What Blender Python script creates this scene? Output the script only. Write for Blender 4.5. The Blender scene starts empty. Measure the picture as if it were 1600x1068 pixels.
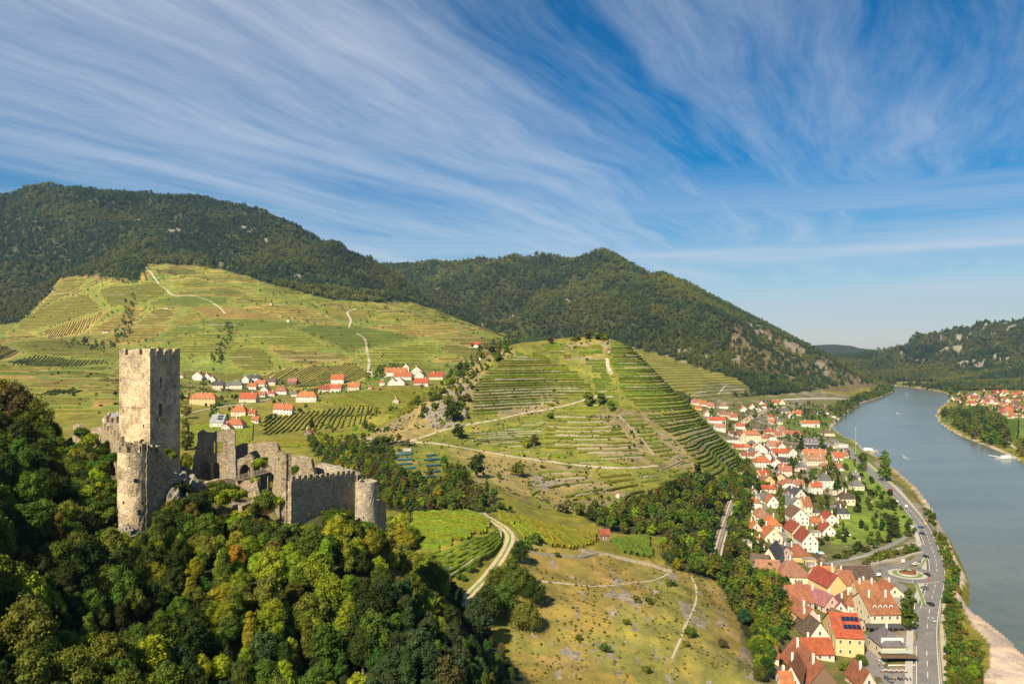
import bpy, bmesh, math, random, time
import numpy as np
from mathutils import Vector, Matrix, geometry
T0 = time.time()
random.seed(7); rng = np.random.default_rng(11)
sc = bpy.context.scene
COL = sc.collection

# ------------------------------------------------------------------ camera
HC = 127.0                      # height of the camera above the river
FPX = 1200.0                    # focal length in pixels of a 1600 px wide picture
cam_d = bpy.data.cameras.new('camera'); cam = bpy.data.objects.new('camera', cam_d); COL.objects.link(cam)
cam.location = (0, 0, HC); cam.rotation_euler = (math.pi/2, 0, 0)
cam_d.sensor_width = 36; cam_d.lens = 36*FPX/1600; cam_d.shift_y = 11/1600
cam_d.clip_start = 1.0; cam_d.clip_end = 60000
sc.camera = cam
sc.view_settings.view_transform = 'Standard'; sc.view_settings.look = 'None'
sc.view_settings.exposure = 0.98; sc.view_settings.gamma = 1.0
sc.view_settings.use_curve_mapping = False
sc.cycles.max_bounces = 5; sc.cycles.diffuse_bounces = 2; sc.cycles.glossy_bounces = 2
sc.cycles.transmission_bounces = 2; sc.cycles.transparent_max_bounces = 4; sc.cycles.volume_bounces = 0
sc.cycles.use_denoising = True

# ------------------------------------------------------------------ node helper
class NT:
    def __init__(s, nt): s.nt = nt; s.n = nt.nodes; s.l = nt.links
    def add(s, t, **k):
        nd = s.n.new(t)
        for a, b in k.items(): setattr(nd, a, b)
        return nd
    def put(s, sock, v):
        if isinstance(v, bpy.types.NodeSocket): s.l.new(v, sock)
        elif v is not None: sock.default_value = v[:3] if (sock.type == 'VECTOR' and hasattr(v, '__len__')) else v
    def math(s, op, a, b=None, c=None, clamp=False):
        m = s.add('ShaderNodeMath', operation=op, use_clamp=clamp)
        s.put(m.inputs[0], a)
        if b is not None: s.put(m.inputs[1], b)
        if c is not None: s.put(m.inputs[2], c)
        return m.outputs[0]
    def vmath(s, op, a, b=None):
        m = s.add('ShaderNodeVectorMath', operation=op); s.put(m.inputs[0], a)
        if b is not None: s.put(m.inputs[1], b)
        return m.outputs[0]
    def mix(s, f, a, b, mode='MIX'):
        m = s.add('ShaderNodeMix', data_type='RGBA', blend_type=mode)
        s.put(m.inputs[0], f); s.put(m.inputs[6], a); s.put(m.inputs[7], b)
        return m.outputs[2]
    def noise(s, vec, scale, detail=3, rough=.55, dim='3D'):
        m = s.add('ShaderNodeTexNoise', noise_dimensions=dim)
        s.put(m.inputs['Vector'], vec); m.inputs['Scale'].default_value = scale
        m.inputs['Detail'].default_value = detail; m.inputs['Roughness'].default_value = rough
        return m.outputs[0]
    def ramp(s, f, stops, interp='LINEAR'):
        m = s.add('ShaderNodeValToRGB'); s.put(m.inputs[0], f); cr = m.color_ramp; cr.interpolation = interp
        while len(cr.elements) < len(stops): cr.elements.new(.5)
        for e, (p, c) in zip(cr.elements, stops):
            e.position = p; e.color = (c if len(c) == 4 else (*c, 1)) if hasattr(c, '__len__') else (c, c, c, 1)
        return m.outputs[0]
    def mapr(s, v, a, b, c=0., d=1.):
        m = s.add('ShaderNodeMapRange', clamp=True); s.put(m.inputs[0], v)
        for i, q in zip((1, 2, 3, 4), (a, b, c, d)): m.inputs[i].default_value = q
        return m.outputs[0]
    def xyz(s, v):
        m = s.add('ShaderNodeSeparateXYZ'); s.put(m.inputs[0], v); return m.outputs
    def cxyz(s, x, y, z):
        m = s.add('ShaderNodeCombineXYZ')
        for i, q in enumerate((x, y, z)): s.put(m.inputs[i], q)
        return m.outputs[0]

# ------------------------------------------------------------------ sky, clouds, sun
HAZE = 4.2e-5
SUN_EL = math.radians(41)
sun_dir = Vector((-0.50, -0.866, 0)).normalized()*math.cos(SUN_EL) + Vector((0, 0, math.sin(SUN_EL)))
world = bpy.data.worlds.new('World'); sc.world = world; world.use_nodes = True
w = NT(world.node_tree); w.n.clear()
sky = w.add('ShaderNodeTexSky', sky_type='NISHITA'); sky.sun_disc = False
sky.sun_elevation = SUN_EL; sky.sun_rotation = math.atan2(sun_dir.x, sun_dir.y)
sky.altitude = 300; sky.air_density = 1.0; sky.dust_density = 0.3; sky.ozone_density = 2.2
co = w.add('ShaderNodeTexCoord').outputs['Generated']
X, Y, Z = w.xyz(co)
zc = w.math('MAXIMUM', w.math('ADD', Z, 0.035), 0.012)
u_ = w.math('DIVIDE', X, zc); v_ = w.math('DIVIDE', Y, zc)
# streaks of cirrus drawn out along one wind direction (towards the right of the valley)
a = math.radians(62); ca, sa = math.cos(a), math.sin(a)
al = w.math('ADD', w.math('MULTIPLY', u_, ca), w.math('MULTIPLY', v_, sa))
ac = w.math('SUBTRACT', w.math('MULTIPLY', u_, sa), w.math('MULTIPLY', v_, ca))
warp = w.noise(w.cxyz(w.math('MULTIPLY', al, .35), w.math('MULTIPLY', ac, .35), 3.1), 1.0, 3)
acw = w.math('ADD', ac, w.math('MULTIPLY', w.math('SUBTRACT', warp, .5), .9))
st1 = w.noise(w.cxyz(w.math('MULTIPLY', al, .16), w.math('MULTIPLY', acw, 1.05), 1.7), 1.0, 7, .62)
st3 = w.noise(w.cxyz(w.math('MULTIPLY', al, 2.6), w.math('MULTIPLY', acw, 13.), 4.), 1.0, 5, .7)
st2 = w.noise(w.cxyz(w.math('MULTIPLY', al, .75), w.math('MULTIPLY', acw, 6.0), 9.0), 1.0, 5, .62)
big = w.noise(w.cxyz(w.math('MULTIPLY', al, .17), w.math('MULTIPLY', ac, .30), 5.3), 1.0, 2, .5)
m1 = w.math('ADD', w.math('MULTIPLY', st3, .14), w.math('ADD', w.math('ADD', w.math('MULTIPLY', st1, .75), w.math('MULTIPLY', st2, .26)), w.math('MULTIPLY', big, .75)))
cl = w.mapr(m1, .815, 1.21)
cl = w.math('POWER', cl, 1.15)
lowband = w.mapr(Z, 0.0, 0.14, .60, 0)          # thin veil low over the horizon
hz = w.noise(w.cxyz(w.math('MULTIPLY', X, 1.2), w.math('MULTIPLY', Y, 1.2), w.math('MULTIPLY', Z, 26)), 1.0, 4, .55)
veil = w.math('MULTIPLY', w.mapr(hz, .40, .58), w.math('MULTIPLY', w.mapr(Z, .02, .26, .95, 0), w.mapr(Z, .0, .05, .5, 1)))
cl = w.math('MAXIMUM', w.math('MULTIPLY', cl, w.mapr(Z, .0, .12, .35, 1)), w.math('MAXIMUM', veil, lowband))
band = w.math('MULTIPLY', w.math('MULTIPLY', w.mapr(Z, .085, .11), w.mapr(Z, .118, .15, 1, 0)), w.mapr(w.noise(w.cxyz(w.math('MULTIPLY', X, 2.), w.math('MULTIPLY', Y, 1.), w.math('MULTIPLY', Z, 40)), 1., 4, .6), .38, .6))
cl = w.math('MAXIMUM', cl, w.math('MULTIPLY', band, w.mapr(X, -.5, .3, .3, .8)))
cl = w.math('MULTIPLY', cl, w.mapr(X, -.6, .1, .68, .86))
hs = w.add('ShaderNodeHueSaturation'); hs.inputs['Saturation'].default_value = 1.72; hs.inputs['Value'].default_value = 0.76
w.put(hs.inputs['Color'], sky.outputs[0])
SKYMIX = w.mix(cl, hs.outputs[0], (5.7, 6.15, 6.9, 1))
bg = w.add('ShaderNodeBackground'); w.put(bg.inputs[0], SKYMIX); bg.inputs[1].default_value = 0.062
wo = w.add('ShaderNodeOutputWorld'); w.l.new(bg.outputs[0], wo.inputs[0])
sun_d = bpy.data.lights.new('sun', 'SUN'); sun = bpy.data.objects.new('sun', sun_d); COL.objects.link(sun)
sun_d.energy = 5.0; sun_d.angle = math.radians(.55); sun_d.color = (1, .87, .66)
sun.rotation_euler = sun_dir.to_track_quat('Z', 'Y').to_euler(); sun.location = sun_dir*300

# ------------------------------------------------------------------ terrain
def smooth(a, b, x):
    t = np.clip((x-a)/(b-a), 0, 1); return t*t*(3-2*t)
_perm = rng.random((256, 256))
def vnoise(x, y):
    xi = np.floor(x).astype(int); yi = np.floor(y).astype(int); fx = x-xi; fy = y-yi
    fx = fx*fx*(3-2*fx); fy = fy*fy*(3-2*fy)
    g = lambda i, j: _perm[i & 255, j & 255]
    return (g(xi, yi)*(1-fx)+g(xi+1, yi)*fx)*(1-fy)+(g(xi, yi+1)*(1-fx)+g(xi+1, yi+1)*fx)*fy*1.0 - .5
def fbm(x, y, s, o=4, r=.5):
    t = 0; a = 1.
    for k in range(o):
        t = t+a*vnoise(x/s+17.3*k, y/s-9.1*k); a *= r; s *= .5
    return t
PTS = []      # (px, py or None, D, z)
def py(px, y, D): PTS.append((px, D, HC-(y-545)/FPX*D))
def pz(px, D, z): PTS.append((px, D, z))
for px, prof in {
 -500: [(50, 80), (100, 118), (160, 140), (260, 150), (400, 110), (700, 80)],
 -200: [(50, 66), (100, 96), (150, 116), (215, 128), (270, 118), (360, 85), (560, 66)],
 0: [(45, 58), (90, 78), (130, 90), (180, 102), (215, 108), (260, 96), (340, 68), (520, 56)],
 100: [(60, 60), (100, 77), (140, 86), (175, 95), (200, 101), (225, 98), (270, 80), (340, 60)],
 200: [(60, 60), (100, 74), (150, 80), (172, 86), (186, 99), (203, 101), (225, 95), (265, 74), (340, 54)],
 300: [(60, 55), (100, 68), (150, 76), (172, 83), (188, 91), (204, 94), (222, 92), (255, 72), (330, 52)],
 430: [(60, 48), (100, 61), (145, 71), (168, 79), (186, 86), (205, 87), (225, 80), (260, 64), (330, 50)],
 570: [(60, 42), (100, 53), (140, 62), (168, 72), (188, 82), (204, 78), (235, 63), (290, 50)],
 650: [(60, 46), (100, 58), (140, 65), (180, 65), (215, 54)],
 720: [(60, 42), (100, 50), (140, 56), (180, 55), (215, 46)],
 800: [(50, 34), (100, 42), (150, 44), (195, 40), (230, 37)],
 1000: [(50, 20), (100, 22), (150, 25), (180, 27)],
 1200: [(50, 12), (100, 13), (150, 15), (220, 14)],
 1450: [(50, 9), (120, 8), (200, 7)], 1800: [(60, -3), (150, -3), (300, -3), (600, -3)], 2200: [(60, -3), (300, -3), (900, 4)]}.items():
    for D, z in prof: pz(px, D, z)
for px, D, z in [(650, 270, 48), (650, 300, 50), (700, 300, 52), (700, 265, 46), (780, 340, 51.5), (700, 340, 53), (720, 250, 43.5), (790, 310, 47.5),
  (850, 335, 44.5), (900, 345, 42), (900, 315, 38.5), (900, 295, 37.3), (900, 260, 37), (900, 215, 34), (1000, 350, 36), (1000, 325, 33), (1050, 310, 32.5), (1000, 250, 32), (1000, 222, 30),
  (1100, 285, 28), (1150, 255, 24), (1180, 240, 21.5), (1100, 340, 27), (1210, 290, 14), (1170, 320, 18), (1240, 300, 10), (950, 370, 35)]: pz(px, D, z)
for px, y, D in [(700, 780, 400), (620, 700, 560), (650, 740, 480), (760, 760, 450), (800, 820, 370), (640, 790, 380), (600, 760, 430), (500, 690, 600), (450, 680, 650), (540, 740, 480),
  (560, 650, 750), (400, 652, 800), (300, 690, 620), (370, 668, 720), (500, 640, 850), (620, 618, 950), (440, 608, 1150), (320, 600, 1150), (640, 588, 1150), (540, 600, 1150), (300, 570, 1300),
  (50, 640, 800), (100, 600, 950), (50, 560, 1300), (50, 525, 1450), (0, 600, 950), (150, 545, 1420), (200, 640, 780), (200, 590, 1100),
  (50, 500, 1780), (100, 430, 2080), (0, 500, 1900), (250, 545, 1350), (250, 480, 1650), (250, 415, 2000), (400, 540, 1350), (400, 485, 1620), (400, 442, 1900), (330, 416, 2020),
  (550, 560, 1300), (550, 505, 1580), (550, 465, 1850), (650, 560, 1350), (650, 485, 1780), (750, 540, 1500), (750, 512, 1740), (790, 527, 1850),
  (0, 318, 2750), (110, 286, 2900), (60, 299, 2850), (150, 294, 2920), (205, 307, 2980), (330, 333, 3200), (260, 316, 3150), (450, 355, 3000), (550, 400, 2700), (620, 435, 2500), (690, 475, 2300), (760, 515, 2080),
  (100, 370, 2450), (250, 370, 2500), (400, 400, 2450), (520, 430, 2250), (0, 420, 2300), (-200, 350, 2700), (-200, 450, 2000), (-300, 520, 1500), (-200, 580, 1000),
  (620, 420, 3600), (740, 405, 3500), (860, 403, 3300), (945, 390, 3100), (985, 412, 3000), (1030, 446, 2850), (1052, 446, 2720), (1095, 416, 2600), (1125, 436, 2560), (900, 410, 3200), (815, 412, 3400), (1150, 462, 2500), (1250, 523, 2380), (1330, 566, 2420), (1372, 598, 2480),
  (900, 520, 2100), (1000, 560, 1900), (1100, 600, 1700), (950, 460, 2600), (1100, 500, 2150), (1200, 565, 2000), (800, 500, 2500), (700, 450, 3000), (850, 450, 2750), (1280, 600, 2000), (1340, 608, 2150),
  (800, 540, 760), (880, 534, 790), (950, 529, 800), (985, 545, 790), (1030, 588, 770), (1080, 636, 740), (1125, 695, 700), (1155, 745, 665),
  (765, 555, 745), (720, 590, 700), (680, 625, 660), (640, 665, 620), (600, 685, 590),
  (850, 600, 725), (950, 600, 730), (800, 640, 670), (1000, 640, 690), (900, 660, 640), (1100, 705, 640), (800, 700, 590), (900, 722, 565), (1000, 740, 555), (1100, 765, 555), (850, 785, 470), (930, 785, 470), (1010, 800, 470),
  (1090, 805, 500), (1050, 850, 395), (950, 845, 380), (1100, 875, 385), (1150, 905, 370), (1200, 935, 345), (1140, 830, 455),
  (1450, 529, 3600), (1570, 508, 3900), (1520, 520, 3800), (1400, 546, 3650), (1355, 564, 3500), (1600, 512, 3850), (1700, 500, 3800), (1500, 562, 3200), (1600, 562, 3000), (1950, 480, 3600),
  (1440, 590, 3000), (1300, 538, 7000), (1335, 541, 7000), (1360, 550, 7000), (1250, 545, 7200), (1500, 540, 7000), (900, 540, 7500), (200, 500, 7500)]+[(q, 552 if q > 1000 else 530, 9000) for q in range(-400, 2200, 200)]: py(px, y, D)
for px, D, z in [(1030, 850, 68), (1080, 840, 30), (1130, 790, 14), (960, 900, 98), (960, 1100, 48), (1000, 1400, 38), (800, 850, 118), (800, 1000, 82), (850, 1400, 80), (700, 1000, 74),
  (680, 800, 64), (740, 880, 76), (600, 700, 58), (50, 1580, 140), (110, 3500, 560), (330, 3900, 500), (620, 3000, 300), (760, 2500, 130), (940, 3900, 330), (1095, 3300, 200), (1250, 3000, 60), (700, 4300, 330),
  (1165, 660, 13), (1185, 700, 11), (1140, 470, 14), (1175, 452, 11.5), (1200, 520, 9), (1180, 405, 11), (1250, 400, 7.5), (1350, 400, 6), (1450, 400, 6), (1250, 285, 8.5), (1350, 280, 7), (1450, 280, 6.5), (1500, 300, 3.5),
  (1230, 620, 9), (1300, 620, 6.5), (1400, 640, 5), (1400, 500, 5), (1180, 850, 11), (1250, 850, 8), (1310, 850, 6), (1130, 1230, 16), (1090, 1250, 22), (1200, 1200, 10), (1280, 1200, 6), (1250, 1600, 10), (1320, 1500, 5),
  (1100, 1150, 18), (1150, 950, 14), (1480, 1500, 4), (1600, 1500, 5), (1600, 1200, 4), (1700, 1000, 4), (1550, 1900, 7), (1600, 1700, 6), (1500, 2350, 9), (1650, 2300, 12), (1800, 1500, 6), (1450, 2500, 6),
  (1550, 800, -2), (1500, 1100, -2), (1420, 2000, -2), (2200, 3000, 200), (1590, 2650, 20), (1350, 4800, 60), (1500, 5000, 150)]: pz(px, D, z)

NU, NV = 640, 600
U0, U1, V0, V1 = -1.30, 1.30, math.log(44), math.log(9500)
ug = np.linspace(U0, U1, NU); vg = np.linspace(V0, V1, NV)
UU, VV = np.meshgrid(ug, vg, indexing='ij'); DD = np.exp(VV); XX = UU*DD; YY = DD
def tps_fit(P):
    P = np.array(P, float); q = np.c_[(P[:, 0]-800)/FPX, np.log(P[:, 1])]; f = (HC-P[:, 2])/P[:, 1]
    n = len(q); r2 = ((q[:, None]-q[None])**2).sum(-1); K = np.where(r2 > 0, r2*np.log(r2+1e-12), 0)*.5
    A = np.zeros((n+3, n+3)); A[:n, :n] = K+np.eye(n)*1e-4; A[:n, n] = 1; A[:n, n+1:] = q; A[n, :n] = 1; A[n+1:, :n] = q.T
    return q, np.linalg.solve(A, np.r_[f, 0, 0, 0])
q_, c_ = tps_fit(PTS)
S = np.zeros(UU.shape); n = len(q_)
for i in range(0, NU, 40):
    a_, b_ = UU[i:i+40], VV[i:i+40]
    r2 = (a_[..., None]-q_[:, 0])**2+(b_[..., None]-q_[:, 1])**2
    S[i:i+40] = (r2*np.log(r2+1e-12)*.5)@c_[:n]+c_[n]+c_[n+1]*a_+c_[n+2]*b_
ZZ = HC-S*DD

# plan polygons, given as picture points on the flat valley floor (z = level)
def onz(px, y, z=0.):
    D = (HC-z)*FPX/(y-545); return ((px-800)/FPX*D, D)
def inpoly(x, y, poly):
    x = np.asarray(x, float); c = np.zeros(x.shape, bool); j = len(poly)-1
    for i in range(len(poly)):
        xi, yi = poly[i]; xj, yj = poly[j]
        if yi != yj:
            c ^= ((yi > y) != (yj > y)) & (x < (xj-xi)*(y-yi)/(yj-yi)+xi)
        j = i
    return c
def segdist(x, y, pts, closed=False):
    d = np.full(np.shape(x), 1e9); m = len(pts)
    for i in range(m if closed else m-1):
        ax, ay = pts[i]; bx, by = pts[(i+1) % m]; L = (bx-ax)**2+(by-ay)**2+1e-9
        t = np.clip(((x-ax)*(bx-ax)+(y-ay)*(by-ay))/L, 0, 1)
        d = np.minimum(d, np.hypot(x-ax-t*(bx-ax), y-ay-t*(by-ay)))
    return d
LEFTBANK = [(1780, 1290), (1640, 1068), (1600, 1022), (1572, 992), (1532, 962), (1497, 945), (1505, 925), (1511, 912), (1503, 898), (1492, 882), (1482, 850), (1470, 820), (1455, 790), (1432, 760), (1402, 735), (1382, 718),
  (1352, 702), (1340, 690), (1318, 680), (1300, 667), (1318, 650), (1345, 630), (1375, 621), (1394, 613), (1396, 607), (1375, 602)]
RIGHTBANK = [(1330, 598.5), (1400, 602.5), (1440, 607), (1478, 614), (1484, 620), (1477, 630), (1463, 640), (1461, 650), (1466, 660), (1480, 670), (1500, 681), (1540, 696), (1570, 710), (1600, 724), (1700, 768), (1900, 850)]
RIVER = [onz(*p) for p in LEFTBANK]+[onz(*p) for p in RIGHTBANK]+[(900, 350), (900, 60), (330, 60)]
FLAT = (ZZ < 60)
rin = inpoly(XX, YY, RIVER); rd = segdist(XX, YY, RIVER, True)
# relief: gullies and bumps that grow with the height above the valley
hab = np.clip(ZZ-14, 0, None)
far = smooth(1500, 2300, YY)
amp = smooth(0, 40, hab)*(.9+.9*smooth(500, 900, YY))+far*smooth(30, 160, hab)*12
rr_ = (YY > 3000)*(1-smooth(4200, 4700, YY))*smooth(1320, 1420, 800+FPX*UU)*smooth(10, 90, ZZ)
ZZ = ZZ+rr_*((1-np.abs(fbm(XX+200, YY, 330, 5, .6)*2.8))*95-64)
ridg = 1-np.abs(fbm(XX, YY, 430, 4)*2.6); ZZ = ZZ+amp*(fbm(XX, YY, 60, 5)*1.5)*(1-.8*smooth(4200, 5000, YY))+far*smooth(40, 200, hab)*(ridg*42-26)*(1-smooth(4200, 5000, YY))
kn = (smooth(190, 230, YY)*(1-smooth(420, 520, YY)))*smooth(10, 22, ZZ)
ZZ += kn*fbm(XX+40, YY, 12, 4)*1.6
bank = np.where(rin, -1.5-np.clip(rd*.15, 0, 3), np.minimum(np.maximum(ZZ, .9), .12+rd*.2+np.clip(rd-10, 0, 1e9)*.35))
ZZ = np.where((YY < 3000) | rin, bank, np.maximum(ZZ, .5))
DU, DV = ug[1]-ug[0], vg[1]-vg[0]
def H(x, y):
    x = np.asarray(x, float); y = np.maximum(np.asarray(y, float), 44.5)
    a = np.clip((x/y-U0)/DU, 0, NU-1.001); b = np.clip((np.log(y)-V0)/DV, 0, NV-1.001)
    i = a.astype(int); j = b.astype(int); fa = a-i; fb = b-j
    return (ZZ[i, j]*(1-fa)+ZZ[i+1, j]*fa)*(1-fb)+(ZZ[i, j+1]*(1-fa)+ZZ[i+1, j+1]*fa)*fb
def h(x, y): return float(H(x, y))
def ground(px, y, Dmin=60., Dmax=9000., up=0.):
    """the first place where the line of sight through a picture point meets the ground"""
    D = np.exp(np.arange(math.log(Dmin), math.log(Dmax), .004)); x = (px-800)/FPX*D
    g = H(x, D)+up-(HC-(y-545)/FPX*D); k = np.argmax(g > 0)
    if g[k] <= 0: k = len(D)-1
    if k > 0: t = -g[k-1]/(g[k]-g[k-1]+1e-9); d = D[k-1]+(D[k]-D[k-1])*min(max(t, 0), 1)
    else: d = D[0]
    X_ = (px-800)/FPX*d; return Vector((X_, d, h(X_, d)))
PX = 800+FPX*UU
def PYof(): return 545+FPX*(HC-ZZ)/DD
# paths lie level across the slope: the ground gives way to them
# ------------------------------------------------------------------ object helpers
def link(name, data, parent=None, loc=None, rot=None, scale=None):
    o = bpy.data.objects.new(name, data); COL.objects.link(o)
    if parent is not None: o.parent = parent
    if loc is not None: o.location = loc
    if rot is not None: o.rotation_euler = rot if hasattr(rot, '__len__') else (0, 0, rot)
    if scale is not None: o.scale = scale if hasattr(scale, '__len__') else (scale,)*3
    return o
def tag(o, label, cat, group=None):
    o['label'] = label; o['category'] = cat
    if group: o['group'] = group
    return o
def kind(o, k): o['kind'] = k; return o
def mesh(name, v, f, mats=(), smooth_=False, mi=None):
    m = bpy.data.meshes.new(name)
    v = np.asarray(v, np.float32).reshape(-1, 3)
    if isinstance(f, np.ndarray):
        k = f.shape[1]; m.vertices.add(len(v)); m.vertices.foreach_set('co', v.ravel())
        m.loops.add(f.size); m.loops.foreach_set('vertex_index', f.ravel().astype(np.int32))
        m.polygons.add(len(f)); m.polygons.foreach_set('loop_start', np.arange(0, f.size, k, dtype=np.int32))
        m.update(calc_edges=True)
    else:
        m.from_pydata([tuple(map(float, p)) for p in v], [], f); m.update()
    for q in mats: m.materials.append(q)
    if mi is not None: m.polygons.foreach_set('material_index', np.asarray(mi, np.int32))
    if smooth_: m.shade_smooth()
    return m
def grid_mesh(name, X, Y, Z, mats=(), smooth_=True):
    a, b = X.shape; v = np.stack([X, Y, Z], -1).reshape(-1, 3)
    i = np.arange(a*b).reshape(a, b); f = np.stack([i[:-1, :-1], i[1:, :-1], i[1:, 1:], i[:-1, 1:]], -1).reshape(-1, 4)
    return mesh(name, v, f, mats, smooth_)

# ------------------------------------------------------------------ materials
MATS = {}
def mat(name, col=(.5, .5, .5), rough=.85, noise=None, amt=.25, bump=0, metal=0, objcol=False, coord='Object'):
    if name in MATS: return MATS[name]
    m = bpy.data.materials.new(name); m.use_nodes = True; t = NT(m.node_tree); b = t.n['Principled BSDF']
    b.inputs['Roughness'].default_value = rough; b.inputs['Metallic'].default_value = metal
    b.inputs['Specular IOR Level'].default_value = .25
    c = (*col, 1)
    if objcol: c = t.add('ShaderNodeObjectInfo').outputs['Color']
    if noise:
        p = t.add('ShaderNodeNewGeometry').outputs['Position'] if coord == 'World' else t.add('ShaderNodeTexCoord').outputs['Object']
        n1 = t.noise(p, noise, 4, .6); n2 = t.noise(p, noise*6.3, 3, .6)
        f = t.math('ADD', t.math('MULTIPLY', n1, .6), t.math('MULTIPLY', n2, .4))
        g = t.mapr(f, .3, .7, 1-amt, 1+amt)
        mm = t.add('ShaderNodeVectorMath', operation='SCALE'); t.put(mm.inputs[0], c); t.put(mm.inputs['Scale'], g); c = mm.outputs[0]
        if bump:
            bb = t.add('ShaderNodeBump'); bb.inputs['Strength'].default_value = bump; bb.inputs['Distance'].default_value = .15
            t.put(bb.inputs['Height'], f); t.put(b.inputs['Normal'], bb.outputs[0])
    t.put(b.inputs['Base Color'], c); MATS[name] = m; return m

def foliage_mat(name, mode, spread=.35, trans=.25, nscale=.35):
    """leaves: the tree's own tint times a light and dark mottling; mode OBJECT or INSTANCER says where the tint is kept"""
    if name in MATS: return MATS[name]
    m = bpy.data.materials.new(name); m.use_nodes = True; t = NT(m.node_tree); t.n.clear()
    if mode == 'OBJECT': c = t.add('ShaderNodeObjectInfo').outputs['Color']
    else:
        at = t.add('ShaderNodeAttribute', attribute_type='INSTANCER', attribute_name='tint'); c = at.outputs['Color']
    p = t.add('ShaderNodeNewGeometry').outputs['Position']
    n1 = t.noise(p, nscale, 3, .6)
    g = t.mapr(n1, .3, .7, 1-spread, 1+spread)
    mm = t.add('ShaderNodeVectorMath', operation='SCALE'); t.put(mm.inputs[0], c); t.put(mm.inputs['Scale'], g); c1 = mm.outputs[0]
    n2 = t.noise(p, nscale*.6, 2, .5)
    c1 = t.mix(t.mapr(n2, .5, .72, 0, .28), c1, t.mix(1.0, c1, (1.5, 1.05, .45, 1), 'MULTIPLY'))
    d = t.add('ShaderNodeBsdfDiffuse'); t.put(d.inputs[0], c1)
    tr = t.add('ShaderNodeBsdfTranslucent'); t.put(tr.inputs[0], t.mix(1.0, c1, (1.35, 1.35, .6, 1), 'MULTIPLY'))
    ms = t.add('ShaderNodeMixShader'); ms.inputs[0].default_value = trans
    t.l.new(d.outputs[0], ms.inputs[1]); t.l.new(tr.outputs[0], ms.inputs[2])
    o = t.add('ShaderNodeOutputMaterial'); t.l.new(ms.outputs[0], o.inputs[0]); MATS[name] = m; return m

# ------------------------------------------------------------------ ground cover
PYY = PYof()
wob = fbm(UU*90, VV*90, 6, 3)*9
def region(poly, D0, D1, wobble=1.):
    return inpoly(PX+wob*wobble, PYY+wob*.6*wobble, poly) & (YY > D0) & (YY < D1)
CV = np.zeros(UU.shape+(3,)); CV[:] = (.15, .16, .026)          # valley meadow
rock = np.zeros(UU.shape)
def paint(mask, col, k=1.): CV[mask] = CV[mask]*(1-k)+np.array(col)*k
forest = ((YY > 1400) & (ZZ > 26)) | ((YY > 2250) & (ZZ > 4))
LV = [(-60, 512), (20, 506), (48, 488), (70, 466), (92, 436), (140, 432), (200, 436), (215, 440), (232, 413), (330, 415), (420, 443), (520, 468), (640, 474), (700, 486), (760, 510), (806, 528), (770, 560), (700, 606), (560, 620), (0, 660), (-500, 640), (-400, 560)]
left_vine = region(LV, 760, 2180, .8)
CM = [(985, 543), (1080, 570), (1150, 590), (1185, 617), (1100, 632), (1010, 605)]
cm_vine = region(CM, 1250, 2150) & (ZZ > 14)
forest &= ~left_vine & ~cm_vine
rocky_end = region([(1150, 500), (1230, 505), (1300, 540), (1385, 600), (1330, 612), (1190, 606), (1140, 570)], 1900, 2700)
forest &= ~(rocky_end & (rng.random(UU.shape) < .4))
castle_court = inpoly(XX, YY, [(-112, 206), (-98, 180), (-88, 173), (-77, 186), (-62, 183), (-54, 182), (-41, 202), (-34, 203), (-42, 214), (-60, 218), (-108, 218)])
near_wood = (YY < 285) & (PX+wob*2 < 850-np.clip((YY-200)*2.2, 0, 190)) & ~castle_court & (PX > -700)
forest |= near_wood
MIDW = [(478, 690), (560, 688), (640, 690), (690, 720), (745, 760), (800, 800), (700, 800), (630, 802), (560, 790)]
mid_wood = region(MIDW, 285, 640) & ~region([(612, 695), (692, 700), (696, 750), (620, 745)], 285, 640, 0)
RW = [(1030, 772), (1085, 740), (1128, 760), (1150, 742), (1170, 800), (1205, 905), (1240, 950), (1218, 1000), (1200, 1030), (1196, 1068), (1150, 960), (1118, 905), (1040, 885), (1032, 836), (950, 830), (900, 800), (960, 800)]
right_wood = region(RW, 235, 720)
forest |= mid_wood | right_wood
ridge_scrub = region([(700, 592), (755, 560), (790, 540), (800, 548), (745, 590), (735, 625), (730, 665), (690, 668), (672, 640)], 560, 900)
paint(left_vine | cm_vine, (.16, .165, .033))
tem = region([(760, 545), (960, 528), (1040, 590), (1150, 735), (1130, 800), (900, 800), (700, 745), (560, 690), (680, 620)], 440, 900, .3)
paint(tem, (.135, .16, .03))
patch = fbm(XX, YY, 45, 4); paint(tem & (patch > .07), (.2, .175, .075), .75)
paint(region([(790, 710), (900, 735), (900, 790), (830, 795), (750, 740), (700, 700)], 440, 640), (.21, .185, .07), .8)
dry = (PX > 800) & (YY < 335-smooth(900, 1000, PX)*0+smooth(1040, 1120, PX)*60) & (YY > 170) & ~right_wood & ~near_wood & (ZZ > 12) & (PX < 1260)
paint(dry, (.205, .18, .045)); paint(dry & (fbm(XX, YY, 9, 4) > .22), (.33, .25, .12), .4); paint(dry & (fbm(XX+90, YY, 22, 3) > .08), (.17, .20, .045), .6)
paint(region([(560, 690), (690, 610), (720, 600), (700, 668), (640, 690)], 540, 760), (.24, .205, .085), .8)
town = inpoly(XX, YY, [onz(*p) for p in [(1150, 1120, 9), (1180, 860, 9), (1165, 740, 9), (1085, 640, 14), (1100, 622, 16), (1240, 622, 9), (1380, 620, 4), (1300, 668, 3), (1352, 705, 3), (1430, 765, 4), (1470, 830, 5), (1480, 1120, 6)]])
paint(town, (.10, .115, .035)); paint(town & (fbm(XX, YY, 24, 3) > .12), (.22, .2, .16), .7)
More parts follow.
